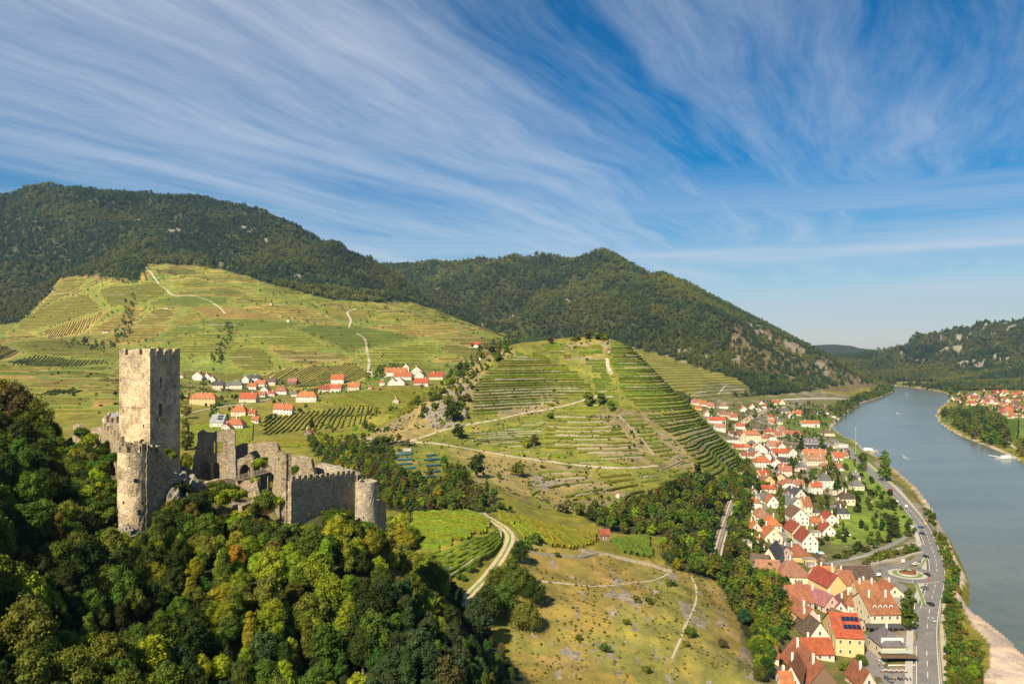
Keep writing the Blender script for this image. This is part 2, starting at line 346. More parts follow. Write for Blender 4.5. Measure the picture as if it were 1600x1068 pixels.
for poly in ([(1305, 700), (1340, 700), (1420, 790), (1440, 830), (1405, 845), (1300, 850), (1290, 800), (1330, 780)],):
    paint(region(poly, 300, 1200, 0), (.12, .19, .03))
paint(region([(1255, 645), (1300, 652), (1300, 668), (1330, 690), (1262, 672), (1200, 666)], 800, 1600, 0), (.09, .14, .025))
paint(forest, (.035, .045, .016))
paint(castle_court, (.10, .10, .045)); paint(rocky_end, (.11, .10, .045))
shore = (~rin) & (rd < 14) & (YY < 3000); paint(shore & (PX > 1280) & (PX < 1560) & (rd < 5), (.34, .30, .22))
SANDB = [onz(*p) for p in [(1494, 944), (1535, 962), (1572, 992), (1602, 1024), (1660, 1090), (1520, 1100), (1548, 1050), (1545, 1010), (1520, 985)]]
sand = inpoly(XX, YY, SANDB) & ~rin; paint(sand, (.46, .405, .31)); paint(sand & (fbm(XX, YY, 10, 4) > .16), (.2, .2, .08), .6)
sand2 = (~rin) & (rd < 5) & (YY < 500) & (YY > 300); paint(sand2, (.42, .37, .28))
eb = inpoly(XX, YY, [onz(*p) for p in [(1470, 660), (1480, 640), (1500, 636), (1640, 650), (1700, 720), (1620, 716)]]) & ~rin; paint(eb, (.10, .15, .03))
rock = smooth(.42, .56, fbm(XX+300, YY+50, 70, 5, .6)+.20*smooth(1150, 1300, PX)*(YY < 3000)*(ZZ < 330)+.16*(YY > 3000)*(PX > 1300))*(YY > 1900)*(ZZ > 30)*(YY < 4600)
rock = np.maximum(rock, .9*smooth(.02, .2, fbm(XX, YY, 30, 4)+.0)*region([(660, 640), (700, 610), (725, 600), (720, 640), (690, 690)], 560, 760))
rock = np.maximum(rock, .9*smooth(-.05, .2, fbm(XX, YY, 25, 4))*region([(830, 740), (875, 750), (880, 790), (835, 790)], 420, 600))
rock = np.maximum(rock, .85*smooth(.0, .15, fbm(XX+9, YY, 7, 4))*region([(1120, 790), (1140, 770), (1150, 790), (1140, 850)], 380, 700))
rock = np.maximum(rock, .8*smooth(.02, .2, fbm(XX+9, YY, 8, 4))*region([(1150, 990), (1200, 1010), (1215, 1068), (1130, 1068)], 200, 340))
rock = np.maximum(rock, .75*smooth(.22, .32, fbm(XX*1.6+9, YY*.6, 5, 4))*dry)
forest &= (rock < .62) | (rng.random(UU.shape) < .35)
rock = np.maximum(rock, .62*smooth(-.15, .2, fbm(XX+9, YY, 6, 4))*castle_court)
rock = np.maximum(rock, rocky_end*(.24+.5*fbm(XX, YY, 70, 5)))
rock = np.maximum(rock, (.30+.5*smooth(-.05, .25, patch))*tem*.62)
gm = bpy.data.materials.new('ground_cover'); gm.use_nodes = True; t = NT(gm.node_tree); b = t.n['Principled BSDF']
b.inputs['Roughness'].default_value = .95; b.inputs['Specular IOR Level'].default_value = .1
P = t.add('ShaderNodeNewGeometry').outputs['Position']
c = t.mix(1., t.add('ShaderNodeAttribute', attribute_name='cover').outputs['Color'], (1.04, .95, 1, 1), 'MULTIPLY')
r_ = t.add('ShaderNodeAttribute', attribute_name='rock').outputs['Fac']
n0 = t.noise(P, .02, 5, .6); n1 = t.noise(P, .12, 5, .65); n2 = t.noise(P, .9, 5, .7); n3 = t.noise(P, 4., 3, .7)
f = t.math('ADD', t.math('ADD', t.math('MULTIPLY', n0, .3), t.math('MULTIPLY', n1, .35)), t.math('ADD', t.math('MULTIPLY', n2, .25), t.math('MULTIPLY', n3, .1)))
mm = t.add('ShaderNodeVectorMath', operation='SCALE'); t.put(mm.inputs[0], c); t.put(mm.inputs['Scale'], t.mapr(f, .38, .62, .5, 1.5)); c = mm.outputs[0]
c = t.mix(t.mapr(n1, .45, .7, 0, .8), c, t.mix(1.0, c, (1.35, 1.08, .8, 1), 'MULTIPLY'))
rk = t.ramp(t.noise(P, .35, 6, .7), [(.3, (.08, .07, .05)), (.5, (.21, .18, .13)), (.7, (.36, .31, .24))])
c = t.mix(t.mapr(t.math('ADD', r_, t.math('MULTIPLY', t.math('SUBTRACT', n2, .5), .9)), .45, .6), c, rk)
t.put(b.inputs['Base Color'], c)
bp = t.add('ShaderNodeBump'); bp.inputs['Strength'].default_value = .6; bp.inputs['Distance'].default_value = .5
t.put(bp.inputs['Height'], t.math('ADD', n2, t.math('MULTIPLY', n3, .4))); t.put(b.inputs['Normal'], bp.outputs[0])

# ------------------------------------------------------------------ paths and roads: ribbons that follow the ground
def resample(pts, step):
    P = np.array(pts, float); out = []
    # Catmull-Rom through the points
    Q = np.vstack([2*P[0]-P[1], P, 2*P[-1]-P[-2]])
    for i in range(1, len(Q)-2):
        L = np.linalg.norm(Q[i+1][:2]-Q[i][:2]); m = max(1, int(L/step))
        for k in range(m):
            t_ = k/m; a0, a1, a2, a3 = Q[i-1], Q[i], Q[i+1], Q[i+2]
            out.append(.5*((2*a1)+(a2-a0)*t_+(2*a0-5*a1+4*a2-a3)*t_**2+(3*a1-a0-3*a2+a3)*t_**3))
    out.append(P[-1]); return np.array(out)
def normals2(L):
    d = np.gradient(L[:, :2], axis=0); d /= np.linalg.norm(d, axis=1)[:, None]+1e-9; return np.c_[d[:, 1], -d[:, 0]]
ROADCUT = []
def flatten_along(L, w, fall, lift=0.):
    """grade the ground to the level of a road or path: level across w, easing out over fall"""
    global ZZ
    lo = L[:, :2].min(0)-w-fall; hi = L[:, :2].max(0)+w+fall
    sel = np.where((XX > lo[0]) & (XX < hi[0]) & (YY > lo[1]) & (YY < hi[1]))
    x, y = XX[sel], YY[sel]; best = np.full(len(x), 1e9); zz = np.zeros(len(x))
    for i in range(0, len(L)-1):
        ax, ay, az = L[i][:3]; bx, by, bz = L[i+1][:3]; LL = (bx-ax)**2+(by-ay)**2+1e-9
        t_ = np.clip(((x-ax)*(bx-ax)+(y-ay)*(by-ay))/LL, 0, 1); d = np.hypot(x-ax-t_*(bx-ax), y-ay-t_*(by-ay))
        k = d < best; best[k] = d[k]; zz[k] = (az+(bz-az)*t_)[k]
    f_ = 1-smooth(w, w+fall, best); ZZ[sel] = ZZ[sel]*(1-f_)+(zz+lift)*f_
def ribbon(L, w, up=.25, skirt=.6, off=0., follow=True, wvar=0.):
    N = normals2(L); n = len(L); v = []; f = []
    ww = w/2*(1+wvar*np.array([random.uniform(-1, 1) for _ in range(n)]))
    for i in range(n):
        c_ = L[i][:2]+N[i]*off
        for s, dz in ((-1, -skirt), (-1, 0), (1, 0), (1, -skirt)):
            p = c_+N[i]*s*ww[i]; z = (h(p[0], p[1]) if follow else L[i][2])
            v.append((p[0], p[1], z+up+dz))
    for i in range(n-1):
        for k in range(3): a_ = i*4+k; f.append((a_, a_+1, a_+5, a_+4))
    return v, [tuple(reversed(q)) for q in f]
def path_from_pixels(pp, Dmin=60, step=4, **k):
    return resample([tuple(ground(a_, b_, Dmin)) for a_, b_ in pp], step)
# roads are traced first, so that the ground can be graded to them
def flat_pts(pp, z=None): return [(*onz(a_, b_, (6. if z is None else z)), (6. if z is None else z)) for a_, b_ in pp]
MAINROAD = resample(flat_pts([(1452, 1140), (1450, 1068), (1448, 1010), (1449, 975), (1455, 940), (1463, 905), (1463, 880), (1454, 850), (1440, 820), (1418, 792), (1390, 762), (1362, 738), (1340, 718), (1322, 700), (1300, 686)]), 5)
RB = onz(1418, 897, 6.0)      # roundabout centre
def smoothz(L, k=9):
    z = L[:, 2].copy(); p = np.r_[[z[0]]*k, z, [z[-1]]*k]; L[:, 2] = np.convolve(p, np.ones(2*k+1)/(2*k+1), 'same')[k:-k]; return L
hz_ = H(MAINROAD[:, 0], MAINROAD[:, 1])
flatten_along(MAINROAD, 9, 9, -.15)
TRACKS = {}
def grade(name, pp, w, fall, Dmin=60, step=4, k=5):
    L = smoothz(path_from_pixels(pp, Dmin, step=step), k); flatten_along(L, w/2+.5, fall, -.05); TRACKS[name] = L; return L
grade('upper', [(562, 684), (600, 687), (642, 689), (680, 676), (722, 664), (770, 657), (820, 645), (870, 637), (915, 624), (938, 617)], 3.2, 3, 450)
grade('lower', [(642, 689), (680, 692), (720, 698), (770, 708), (830, 717), (900, 726), (960, 731), (1000, 730), (1028, 727)], 3.2, 3, 430)
grade('farm', [(717, 946), (738, 925), (760, 900), (778, 878), (792, 856), (797, 838), (788, 824), (770, 812), (752, 803)], 4.2, 3, 235, 2.5)
grade('knoll', [(828, 903), (850, 908), (880, 910), (910, 914), (945, 916), (985, 911), (1020, 905), (1045, 898)], 1.6, 2, 225, 2.5)
grade('foot', [(1080, 900), (1088, 920), (1086, 945), (1072, 975), (1062, 1000), (1050, 1030)], 1.0, 1.5, 225, 2.5)
grade('rail', [(1120, 870), (1128, 838), (1140, 800), (1152, 765), (1163, 735), (1166, 718)], 5.5, 4, 400)
PYY = PYof()
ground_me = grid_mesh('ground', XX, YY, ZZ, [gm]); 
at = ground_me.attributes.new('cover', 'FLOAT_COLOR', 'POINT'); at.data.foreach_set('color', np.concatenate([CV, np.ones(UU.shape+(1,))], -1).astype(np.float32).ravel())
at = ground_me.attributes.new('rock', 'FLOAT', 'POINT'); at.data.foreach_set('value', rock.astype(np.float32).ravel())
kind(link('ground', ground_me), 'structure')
# the land goes on behind and beside the camera
bx = np.concatenate([np.linspace(-9000, -60, 50), np.linspace(-50, 90, 12), np.linspace(100, 12000, 50)]); by = np.concatenate([np.linspace(-5000, -100, 40), np.linspace(-80, 43.9, 12)])
BX, BY = np.meshgrid(bx, by, indexing='ij')
bz = 52-BX*.30+(43.9-BY)*.12; bz = np.where(BX > 300, 4+smooth(900, 2500, BX)*260, np.clip(bz, 5, 330))+fbm(BX, BY, 300, 4)*30*smooth(60, 400, -BY)
edge = smooth(0, 120, 43.9-BY); seam = H(BX, np.full_like(BX, 44.6)); inn = np.abs(BX) < 1.25*44
BZ = np.where(inn, seam*(1-edge)+bz*edge, bz)
bm_ = mat('wooded_hill', (.05, .065, .02), .95, .05, .4, coord='World')
kind(link('hills', grid_mesh('hills', BX, BY, BZ, [bm_])), 'structure')

# ------------------------------------------------------------------ river
wm = bpy.data.materials.new('river_water'); wm.use_nodes = True; t = NT(wm.node_tree); b = t.n['Principled BSDF']
P = t.add('ShaderNodeNewGeometry').outputs['Position']
mp = t.add('ShaderNodeMapping'); mp.inputs['Rotation'].default_value = (0, 0, math.radians(-25)); mp.inputs['Scale'].default_value = (.35, 1, 1); t.put(mp.inputs[0], P)
a1 = t.noise(mp.outputs[0], .012, 5, .6); a2 = t.noise(P, .12, 4, .6); a3 = t.noise(P, .9, 3, .6)
t.put(b.inputs['Base Color'], t.ramp(t.math('ADD', t.math('MULTIPLY', a1, .7), t.math('MULTIPLY', a2, .3)), [(.35, (.085, .098, .072)), (.65, (.14, .15, .11))]))
b.inputs['Roughness'].default_value = .17; b.inputs['IOR'].default_value = 1.33; b.inputs['Specular IOR Level'].default_value = .45
bp = t.add('ShaderNodeBump'); bp.inputs['Strength'].default_value = .5; bp.inputs['Distance'].default_value = .35
t.put(bp.inputs['Height'], t.math('ADD', t.math('ADD', t.math('MULTIPLY', a2, 1.1), t.math('MULTIPLY', a3, .16)), t.math('MULTIPLY', a1, 2.))); t.put(b.inputs['Normal'], bp.outputs[0])
wv = [onz(1800, 1290)]
kind(link('river', mesh('river', [(60, 40, 0), (4200, 40, 0), (4200, 3600, 0), (500, 3600, 0)], [(0, 1, 2, 3)], [wm])), 'structure')

# ------------------------------------------------------------------ path and road surfaces
M_path = mat('pale_path', (.37, .32, .225), .95, .8, .25, coord='World')
M_dirt = mat('farm_track_soil', (.40, .32, .20), .95, .5, .3, coord='World')
M_asph = mat('asphalt', (.165, .155, .14), .85, .25, .34, coord='World')
M_oldasph = mat('grey_street', (.19, .18, .165), .9, .3, .2, coord='World')
M_conc = mat('pale_concrete', (.38, .35, .30), .9, .4, .2, coord='World')
M_white = mat('road_paint', (.75, .74, .70), .7)
def road(name, L, w, m_, up=.12, skirt=.5, **k):
    v, f = ribbon(L, w, up, skirt, **k); return kind(link(name, mesh(name, v, f, [m_])), 'structure')
road('path', TRACKS['upper'], 3.0, M_path, .2, wvar=.12); road('path', TRACKS['lower'], 3.0, M_path, .2, wvar=.12)
road('path', TRACKS['knoll'], 1.3, M_path, .15, wvar=.35); road('path', TRACKS['foot'], .8, M_path, .15, wvar=.35)
road('farm_track', TRACKS['farm'], 3.8, M_dirt, .15, wvar=.06)
M_verge = mat('short_grass', (.13, .20, .03), .95, .7, .3, coord='World')
v, f = ribbon(TRACKS['farm'], .9, .2, .05, wvar=.3); kind(link('grass_strip', mesh('grass_strip', v, f, [M_verge])), 'structure')
for i, pp in enumerate([[(545, 512), (548, 500), (543, 488), (556, 482)], [(575, 582), (577, 565), (573, 545), (570, 530), (556, 520)], [(578, 580), (588, 588), (598, 594)],
       [(1076, 622), (1090, 614), (1104, 612)], [(1122, 616), (1130, 606), (1138, 600)], [(955, 585), (950, 572), (948, 560)],
       [(225, 415), (262, 455), (300, 462), (340, 478), (352, 490)], [(282, 650), (320, 640), (360, 634), (400, 628), (430, 620)]]):
    L = path_from_pixels(pp, 600, step=8); road('lane', L, 4.5 if i < 3 else 3.5, M_path, .4, wvar=.1)

# ------------------------------------------------------------------ rows of vines and terrace walls
def level_lines(F, mask, levels):
    """lines of equal F over the plan grid, inside the mask, as lists of (x, y)"""
    ii, jj = np.where(mask[:-1, :-1] & mask[1:, :-1] & mask[:-1, 1:] & mask[1:, 1:])
    out = []
    if len(ii) == 0: return out
    f00, f10, f11, f01 = F[ii, jj], F[ii+1, jj], F[ii+1, jj+1], F[ii, jj+1]
    mn = np.minimum.reduce([f00, f10, f11, f01]); mx = np.maximum.reduce([f00, f10, f11, f01])
    for lv in levels:
        k = np.where((mn < lv) & (mx >= lv))[0]; adj = {}
        for q in k:
            i, j = int(ii[q]), int(jj[q]); c4 = [(i, j), (i+1, j), (i+1, j+1), (i, j+1)]; v4 = [f00[q], f10[q], f11[q], f01[q]]; ed = []
            for e in range(4):
                a_, b_ = c4[e], c4[(e+1) % 4]; va, vb = v4[e], v4[(e+1) % 4]
                if (va < lv) != (vb < lv): ed.append((a_, b_) if a_ < b_ else (b_, a_))
            for e in range(0, len(ed)-1, 2): adj.setdefault(ed[e], []).append(ed[e+1]); adj.setdefault(ed[e+1], []).append(ed[e])
        seen = set()
        for s in sorted(adj, key=lambda e: len(adj[e])):
            if s in seen: continue
            ch = [s]; seen.add(s); cur = s
            while True:
                nx = [e for e in adj[cur] if e not in seen]
                if not nx: break
                cur = nx[0]; seen.add(cur); ch.append(cur)
            if len(ch) < 3: continue
            pts = []
            for (a_, b_) in ch:
                va, vb = F[a_], F[b_]; t_ = (lv-va)/(vb-va+1e-12)
                pts.append((XX[a_]+(XX[b_]-XX[a_])*t_, YY[a_]+(YY[b_]-YY[a_])*t_))
            out.append(np.array(pts))
    return out
def resamp_lin(P, step):
    d = np.r_[0, np.cumsum(np.hypot(*np.diff(P, axis=0).T))]; n_ = max(2, int(d[-1]/step)+1); s = np.linspace(0, d[-1], n_)
    return np.c_[np.interp(s, d, P[:, 0]), np.interp(s, d, P[:, 1])], d[-1]
def hedge(P, wd, ht, simple=False, jit=.25, lift=0.):
    """a row of vines: a lumpy ridge of leaves along a line"""
    n_ = len(P); N = normals2(P); z = H(P[:, 0], P[:, 1])
    if simple: prof = [(-.5, 0), (-.34, .8), (.0, 1.), (.34, .8), (.5, 0)]
    else: prof = [(-.36, .12), (-.52, .5), (-.36, .86), (0, 1.), (.36, .86), (.52, .5), (.36, .12)]
    k = len(prof); V = np.zeros((n_, k, 3)); R = rng.random((n_, k))*2-1; R2 = rng.random((n_, k))*2-1; big = fbm(P[:, 0], P[:, 1], 5, 2)
    for q, (a_, b_) in enumerate(prof):
        aa = a_*wd*(1+jit*R[:, q]); V[:, q, 0] = P[:, 0]+N[:, 0]*aa; V[:, q, 1] = P[:, 1]+N[:, 1]*aa
        V[:, q, 2] = z+lift+ht*b_*(1+jit*.7*R2[:, q]+.5*big)-(.3 if b_ == 0 else 0)
    i = np.arange(n_*k).reshape(n_, k); f = np.stack([i[:-1, :-1], i[:-1, 1:], i[1:, 1:], i[1:, :-1]], -1).reshape(-1, 4)
    return V.reshape(-1, 3), f
def wall_strip(P, ht, off=-.9, th=.5):
    n_ = len(P); N = normals2(P); V = np.zeros((n_, 4, 3)); c_ = P
    # the wall stands on the downhill side
    dn = H(P[:, 0]+N[:, 0]*2, P[:, 1]+N[:, 1]*2)-H(P[:, 0]-N[:, 0]*2, P[:, 1]-N[:, 1]*2); s = np.where(dn < 0, 1., -1.)[:, None]
    o1 = c_+N*s*abs(off); o0 = c_+N*s*(abs(off)+th); z = H(o1[:, 0], o1[:, 1]); r = 1+.35*(rng.random(n_)-.5)+fbm(P[:, 0], P[:, 1], 9, 2)
    V[:, 0, :2] = o1; V[:, 1, :2] = o1; V[:, 2, :2] = o0; V[:, 3, :2] = o0
    V[:, 0, 2] = z-.5; V[:, 1, 2] = z+ht*r*.42; V[:, 2, 2] = z+ht*r*.42; V[:, 3, 2] = z-ht*.6-.8
    i = np.arange(n_*4).reshape(n_, 4); f = np.stack([i[:-1, :-1], i[:-1, 1:], i[1:, 1:], i[1:, :-1]], -1).reshape(-1, 4)
    return V.reshape(-1, 3), f
def join(parts):
    vs, fs, o_ = [], [], 0
    for v, f in parts: vs.append(v); fs.append(f+o_); o_ += len(v)
    return np.concatenate(vs), np.concatenate(fs)
M_vine = foliage_mat('vine_leaves', 'OBJECT', .35, .2, .5)
M_wall = mat('dry_stone', (.26, .225, .155), .95, .9, .5, coord='World')
ROWS = []; WALLS = []; NAMED = []
def parcel(poly, D0, D1, F, dz, col, what, wd=1.5, ht=1.6, step=1.6, wall=0., gapp=.06, jitter=.12, minlen=6, wh=1.3):
    mask = region(poly, D0, D1, 0.); NAMED.append(poly)
    if not mask.any(): return
    Fm = F[mask]; lo, hi = Fm.min(), Fm.max(); lv = np.arange(lo+dz*.3, hi, dz); lv = lv+rng.uniform(-jitter, jitter, len(lv))*dz
    for P in level_lines(F, mask, lv):
        Q, L = resamp_lin(P, step)
        if L < minlen: continue
        # broken here and there
        cuts = [0]; 
        while cuts[-1] < len(Q)-1:
            cuts.append(min(len(Q)-1, cuts[-1]+int(max(4, random.expovariate(gapp/(8.*step)*.4) ))) if gapp else len(Q)-1)
        for a_, b_ in zip(cuts[:-1], cuts[1:]):
            if b_-a_ >= 3:
                ROWS.append((Q[a_:b_-(0 if b_ == len(Q)-1 else 1)], wd*random.uniform(.85, 1.15), ht*random.uniform(.85, 1.1), tuple(c_*random.uniform(.85, 1.15) for c_ in col), what, 'far' if D0 > 900 else 'near'))
        if wall and random.random() < wall:
            a_ = random.randint(0, len(Q)//3); b_ = random.randint(2*len(Q)//3, len(Q))
            if b_-a_ > 4: WALLS.append((Q[a_:b_], wh*random.uniform(.7, 1.3), what))
G1 = (.125, .155, .022); G2 = (.10, .145, .022); G3 = (.15, .165, .02); G4 = (.12, .10, .022)
FX = lambda deg: XX*math.cos(math.radians(deg))+YY*math.sin(math.radians(deg))
parcel([(792, 550), (838, 548), (905, 577), (940, 610), (915, 620), (850, 636), (738, 658), (738, 602)], 560, 900, ZZ, 2.25, G1, 'upper left face of the terraced hill', wall=.3)
parcel([(842, 548), (884, 545), (950, 603), (940, 608), (905, 573)], 560, 900, ZZ, 2.6, G4, 'yellowing strip below the hilltop wall', wall=.7)
parcel([(888, 541), (948, 538), (948, 556), (905, 560)], 560, 900, ZZ, 1.9, G1, 'hilltop plot behind the curved wall', wall=.2)
parcel([(900, 562), (950, 556), (953, 580), (972, 606), (955, 606)], 560, 900, ZZ, 2.6, G2, 'dark green plot beside the steep hill path')
parcel([(954, 530), (990, 536), (1048, 585), (1100, 632), (1150, 690), (1172, 738), (1150, 756), (1112, 752), (1056, 690), (1000, 645), (968, 612), (962, 590), (952, 572), (947, 548)], 560, 900, ZZ, 2.4, G2, 'long steep flank of the hill above the town', wd=1.5, ht=1.6, gapp=.35, wall=.28, jitter=.25, wh=1.)
parcel([(965, 648), (1000, 645), (1062, 712), (1040, 730), (1030, 718)], 500, 800, ZZ, 2.3, G1, 'dense plot right of the stone stair')
parcel([(850, 642), (955, 650), (1018, 718), (985, 724), (850, 704)], 500, 800, ZZ, 2.5, G1, 'wide walled terraces in the middle of the hill', wall=1., wh=1.9)
parcel([(715, 678), (845, 652), (845, 704), (825, 708), (730, 692)], 500, 800, ZZ, 2.4, (.11, .14, .03), 'overgrown terraces above the lower path', wd=1., ht=.8, wall=1., gapp=.4, wh=1.2)
parcel([(828, 728), (915, 736), (950, 768), (905, 788), (850, 762)], 400, 620, ZZ, 2.2, G1, 'walled terraces under the lower path', wall=1., wh=1.6)
parcel([(935, 738), (985, 735), (1018, 775), (1010, 790), (962, 798), (942, 762)], 400, 620, ZZ, 2.3, G4, 'brownish plot below the path corner', wd=1.8)
parcel([(1040, 735), (1060, 726), (1112, 768), (1100, 778), (1060, 772)], 400, 700, ZZ, 2.5, G1, 'small plot above the right hand wood')
parcel([(1005, 800), (1016, 780), (1035, 792), (1042, 806)], 380, 560, FX(-10), 2.6, G2, 'tiny fan shaped plot by the diagonal wall', minlen=4, gapp=0)
parcel([(770, 795), (860, 802), (935, 824), (938, 850), (900, 864), (822, 846), (778, 814)], 300, 400, FX(28), 2.7, (.16, .165, .02), 'golden plot right of the farm track', wd=1.3, ht=1.9, step=.8, gapp=.03)
parcel([(955, 842), (1018, 836), (1026, 880), (960, 862)], 300, 410, FX(15), 2.8, G2, 'plot right of the red roofed hut', wd=1.3, ht=1.9, step=.8, gapp=0.03)
parcel([(640, 803), (740, 800), (775, 818), (764, 834), (662, 872), (645, 850)], 262, 400, FX(72), 2.5, (.13, .17, .018), 'bright green plot left of the farm track', wd=1.4, ht=1.8, step=.8, gapp=.0)
parcel([(566, 878), (768, 840), (784, 848), (778, 862), (700, 900), (670, 896)], 240, 330, FX(118), 3.2, (.13, .17, .02), 'stepped strip under the bright plot', wd=1.4, ht=1.6, step=.8, wall=.5, wh=2., gapp=0.)
parcel([(845, 537), (886, 534), (890, 556), (850, 552)], 560, 900, ZZ, 2., G1, 'small plot left of the hilltop wall', wall=.2)
parcel([(915, 588), (952, 578), (962, 608), (975, 640), (945, 640), (928, 612)], 560, 900, ZZ, 2.4, G2, 'dark plot right of the upper path end', wall=.1)
parcel([(860, 655), (735, 672), (705, 684), (850, 706)], 500, 800, ZZ, 2.4, (.11, .14, .03), 'thin plots above the lower path', wd=1., ht=.9, wall=.6, gapp=.3)
parcel([(850, 722), (850, 724), (850, 765), (905, 790), (935, 770), (960, 800), (1040, 800), (1030, 740), (1100, 790), (930, 815), (820, 790)], 400, 640, ZZ, 2.3, G1, 'scattered lower plots', wd=1.1, ht=1.1, wall=.3, gapp=.4)
# the other slopes of the terraced hill: narrow plots between the named ones
done_ = np.zeros(UU.shape, bool)
for poly in NAMED: done_ |= region([tuple(p) for p in poly], 460, 900, 0.)
tv = tem & ~done_ & (YY > 450) & (rock < .5) & ~ridge_scrub & (fbm(XX, YY, 40, 3) < .3) & region([(738, 575), (800, 548), (960, 533), (1040, 590), (1155, 738), (1130, 790), (1010, 760), (850, 725), (720, 700), (700, 672)], 440, 900, 0.)
for L in TRACKS.values(): tv &= segdist(XX, YY, [tuple(q[:2]) for q in L[::4]]) > 3.5
for P in level_lines(ZZ, tv, np.arange(25, 140, 2.7)):
    Q, L = resamp_lin(P, 1.6)
    if L > 5:
        ROWS.append((Q, random.uniform(1., 1.6), random.uniform(1., 1.6), tuple(c_*random.uniform(.85, 1.15) for c_ in G1), 'narrow plots of the terraced hill', 'near'))
        if random.random() < .35: WALLS.append((Q, random.uniform(.8, 1.6), 'narrow plots of the hill'))
for k in range(6):     # stepped strips beside the farm track
    la, lb = [(668, 878), (700, 866), (745, 846), (776, 831)], [(688, 906), (725, 890), (762, 869), (783, 850)]
    P = path_from_pixels([(a_[0]+(b_[0]-a_[0])*k/5, a_[1]+(b_[1]-a_[1])*k/5) for a_, b_ in zip(la, lb)], 235, 1.)
    if k in (0, 3): WALLS.append((P[:, :2], 1.6, 'stepped strip under the bright plot'))
    ROWS.append((P[:, :2], 1.3, 1.7, (.12, .17, .02), 'stepped strip under the bright plot', 'near'))
# valley floor
parcel([(408, 682), (410, 652), (590, 628), (600, 645), (556, 668), (480, 672)], 650, 1100, FX(8), 5., (.16, .17, .03), 'striped field in the valley', wd=1.7, ht=1.5, step=4, gapp=0)
parcel([(480, 628), (560, 612), (690, 604), (680, 640), (610, 662), (596, 640)], 650, 1150, FX(30), 5, (.15, .165, .025), 'light field below the hamlet', wd=1.9, ht=1.4, step=4, gapp=0)
parcel([(285, 668), (405, 642), (402, 690), (470, 684), (600, 668), (560, 684), (470, 700), (300, 700)], 560, 1000, FX(80), 5.5, (.155, .17, .025), 'pale field behind the castle', wd=2.2, ht=1.2, step=4, gapp=0)
# far slopes: blocks of terraces split along the fall line
seeds = [(random.uniform(-700, 840), random.uniform(math.log(760), math.log(2150))) for _ in range(270)]
sx = np.array([(a_-800)/FPX for a_, _ in seeds]); sv = np.array([b_ for _, b_ in seeds])
lvm = np.where(left_vine)
d2 = (UU[lvm][:, None]-sx[None])**2+((VV[lvm][:, None]-sv[None])*1.3)**2
o2 = np.argsort(d2, axis=1)[:, :2]; first = np.take_along_axis(d2, o2, 1); pid = np.full(UU.shape, -1); pid[lvm] = o2[:, 0]
edge = np.zeros(UU.shape); edge[lvm] = np.sqrt(first[:, 1])-np.sqrt(first[:, 0])
pc = rng.random(len(seeds)); pd = rng.random(len(seeds))
TONE = [(.165, .165, .03), (.20, .165, .045), (.13, .15, .026), (.15, .17, .028), (.20, .18, .05)]
FARW = []
for s in range(len(seeds)):
    mk = (pid == s)
    if not mk.any(): continue
    a = ground_me.attributes['cover']
    CV[mk] = np.array(TONE[int(pc[s]*4.99)])*(.8+.4*pd[s])
    CV[mk & (edge < .006)] = (.125, .17, .03)
    mk2 = mk & (edge > .006)
    if pd[s] < .03: continue
    vlo, vhi = ZZ[mk].min(), ZZ[mk].max(); dz = 2.9+pd[s]*1.7; wd = 1.9+pc[s]
    if YY[mk].mean() < 1300: dz *= .62; wd *= .8
    cl_ = [(.085, .115, .02), (.105, .105, .022), (.10, .13, .02)][int(pd[s]*2.99)]
    FF = ZZ; ex_ = rng.random()
    if ex_ < .13: g_ = rng.uniform(-.5, .5); FF = XX*math.cos(g_)+YY*math.sin(g_); vlo, vhi = FF[mk].min(), FF[mk].max(); dz = 5.5; wd *= .7
    elif YY[mk].mean() < 1320: FF = ZZ+.085*YY+.02*XX*(pc[s]-.5); vlo, vhi = FF[mk].min(), FF[mk].max(); dz = 2.5+pd[s]*1.2
    lv = np.arange(vlo, vhi, dz)+rng.uniform(-.15, .15, len(np.arange(vlo, vhi, dz)))*dz
    for P in level_lines(FF, mk2, lv):
        Q, L = resamp_lin(P, 6.)
        if L > 18:
            ROWS.append((Q, wd, 1.5, cl_, 'far slope', 'far'))
            if random.random() < .07: FARW.append((Q[:max(3, int(len(Q)*random.uniform(.3, 1)))], 1.4))
for poly, F_, dz, wd in [(CM, ZZ, 5., 2.2)]:
    mask = cm_vine
    for P in level_lines(F_, mask, np.arange(20, 200, dz)):
        Q, L = resamp_lin(P, 7)
        if L > 20: ROWS.append((Q, wd, 1.5, (.08, .105, .02), 'far slope', 'far'))
parcel([(1505, 672), (1520, 658), (1600, 655), (1600, 690)], 900, 1400, FX(20), 9, (.07, .11, .02), 'flat plot on the far bank', wd=4, ht=2.5, step=7, gapp=0)
cvl = ground_me.attributes['cover']; cvl.data.foreach_set('color', np.concatenate([CV, np.ones(UU.shape+(1,))], -1).astype(np.float32).ravel())
def shown(Q):
    m_ = Q.mean(0); px_ = 800+FPX*m_[0]/m_[1]; L = np.hypot(*(Q[-1]-Q[0])); return (L/m_[1]) if -20 < px_ < 1620 else 0
def nth(k):
    one = ['', 'first', 'second', 'third', 'fourth', 'fifth', 'sixth', 'seventh', 'eighth', 'ninth', 'tenth', 'eleventh', 'twelfth', 'thirteenth', 'fourteenth', 'fifteenth', 'sixteenth', 'seventeenth', 'eighteenth', 'nineteenth']
    if k < 20: return one[k]
    t_ = ['', '', 'twenty', 'thirty', 'forty', 'fifty', 'sixty', 'seventy', 'eighty', 'ninety'][min(9, k//10)]
    return (t_[:-1]+'ieth') if k % 10 == 0 else t_+'-'+one[k % 10]
near_rows = sorted([r for r in ROWS if r[5] == 'near'], key=lambda r: -shown(r[0]))
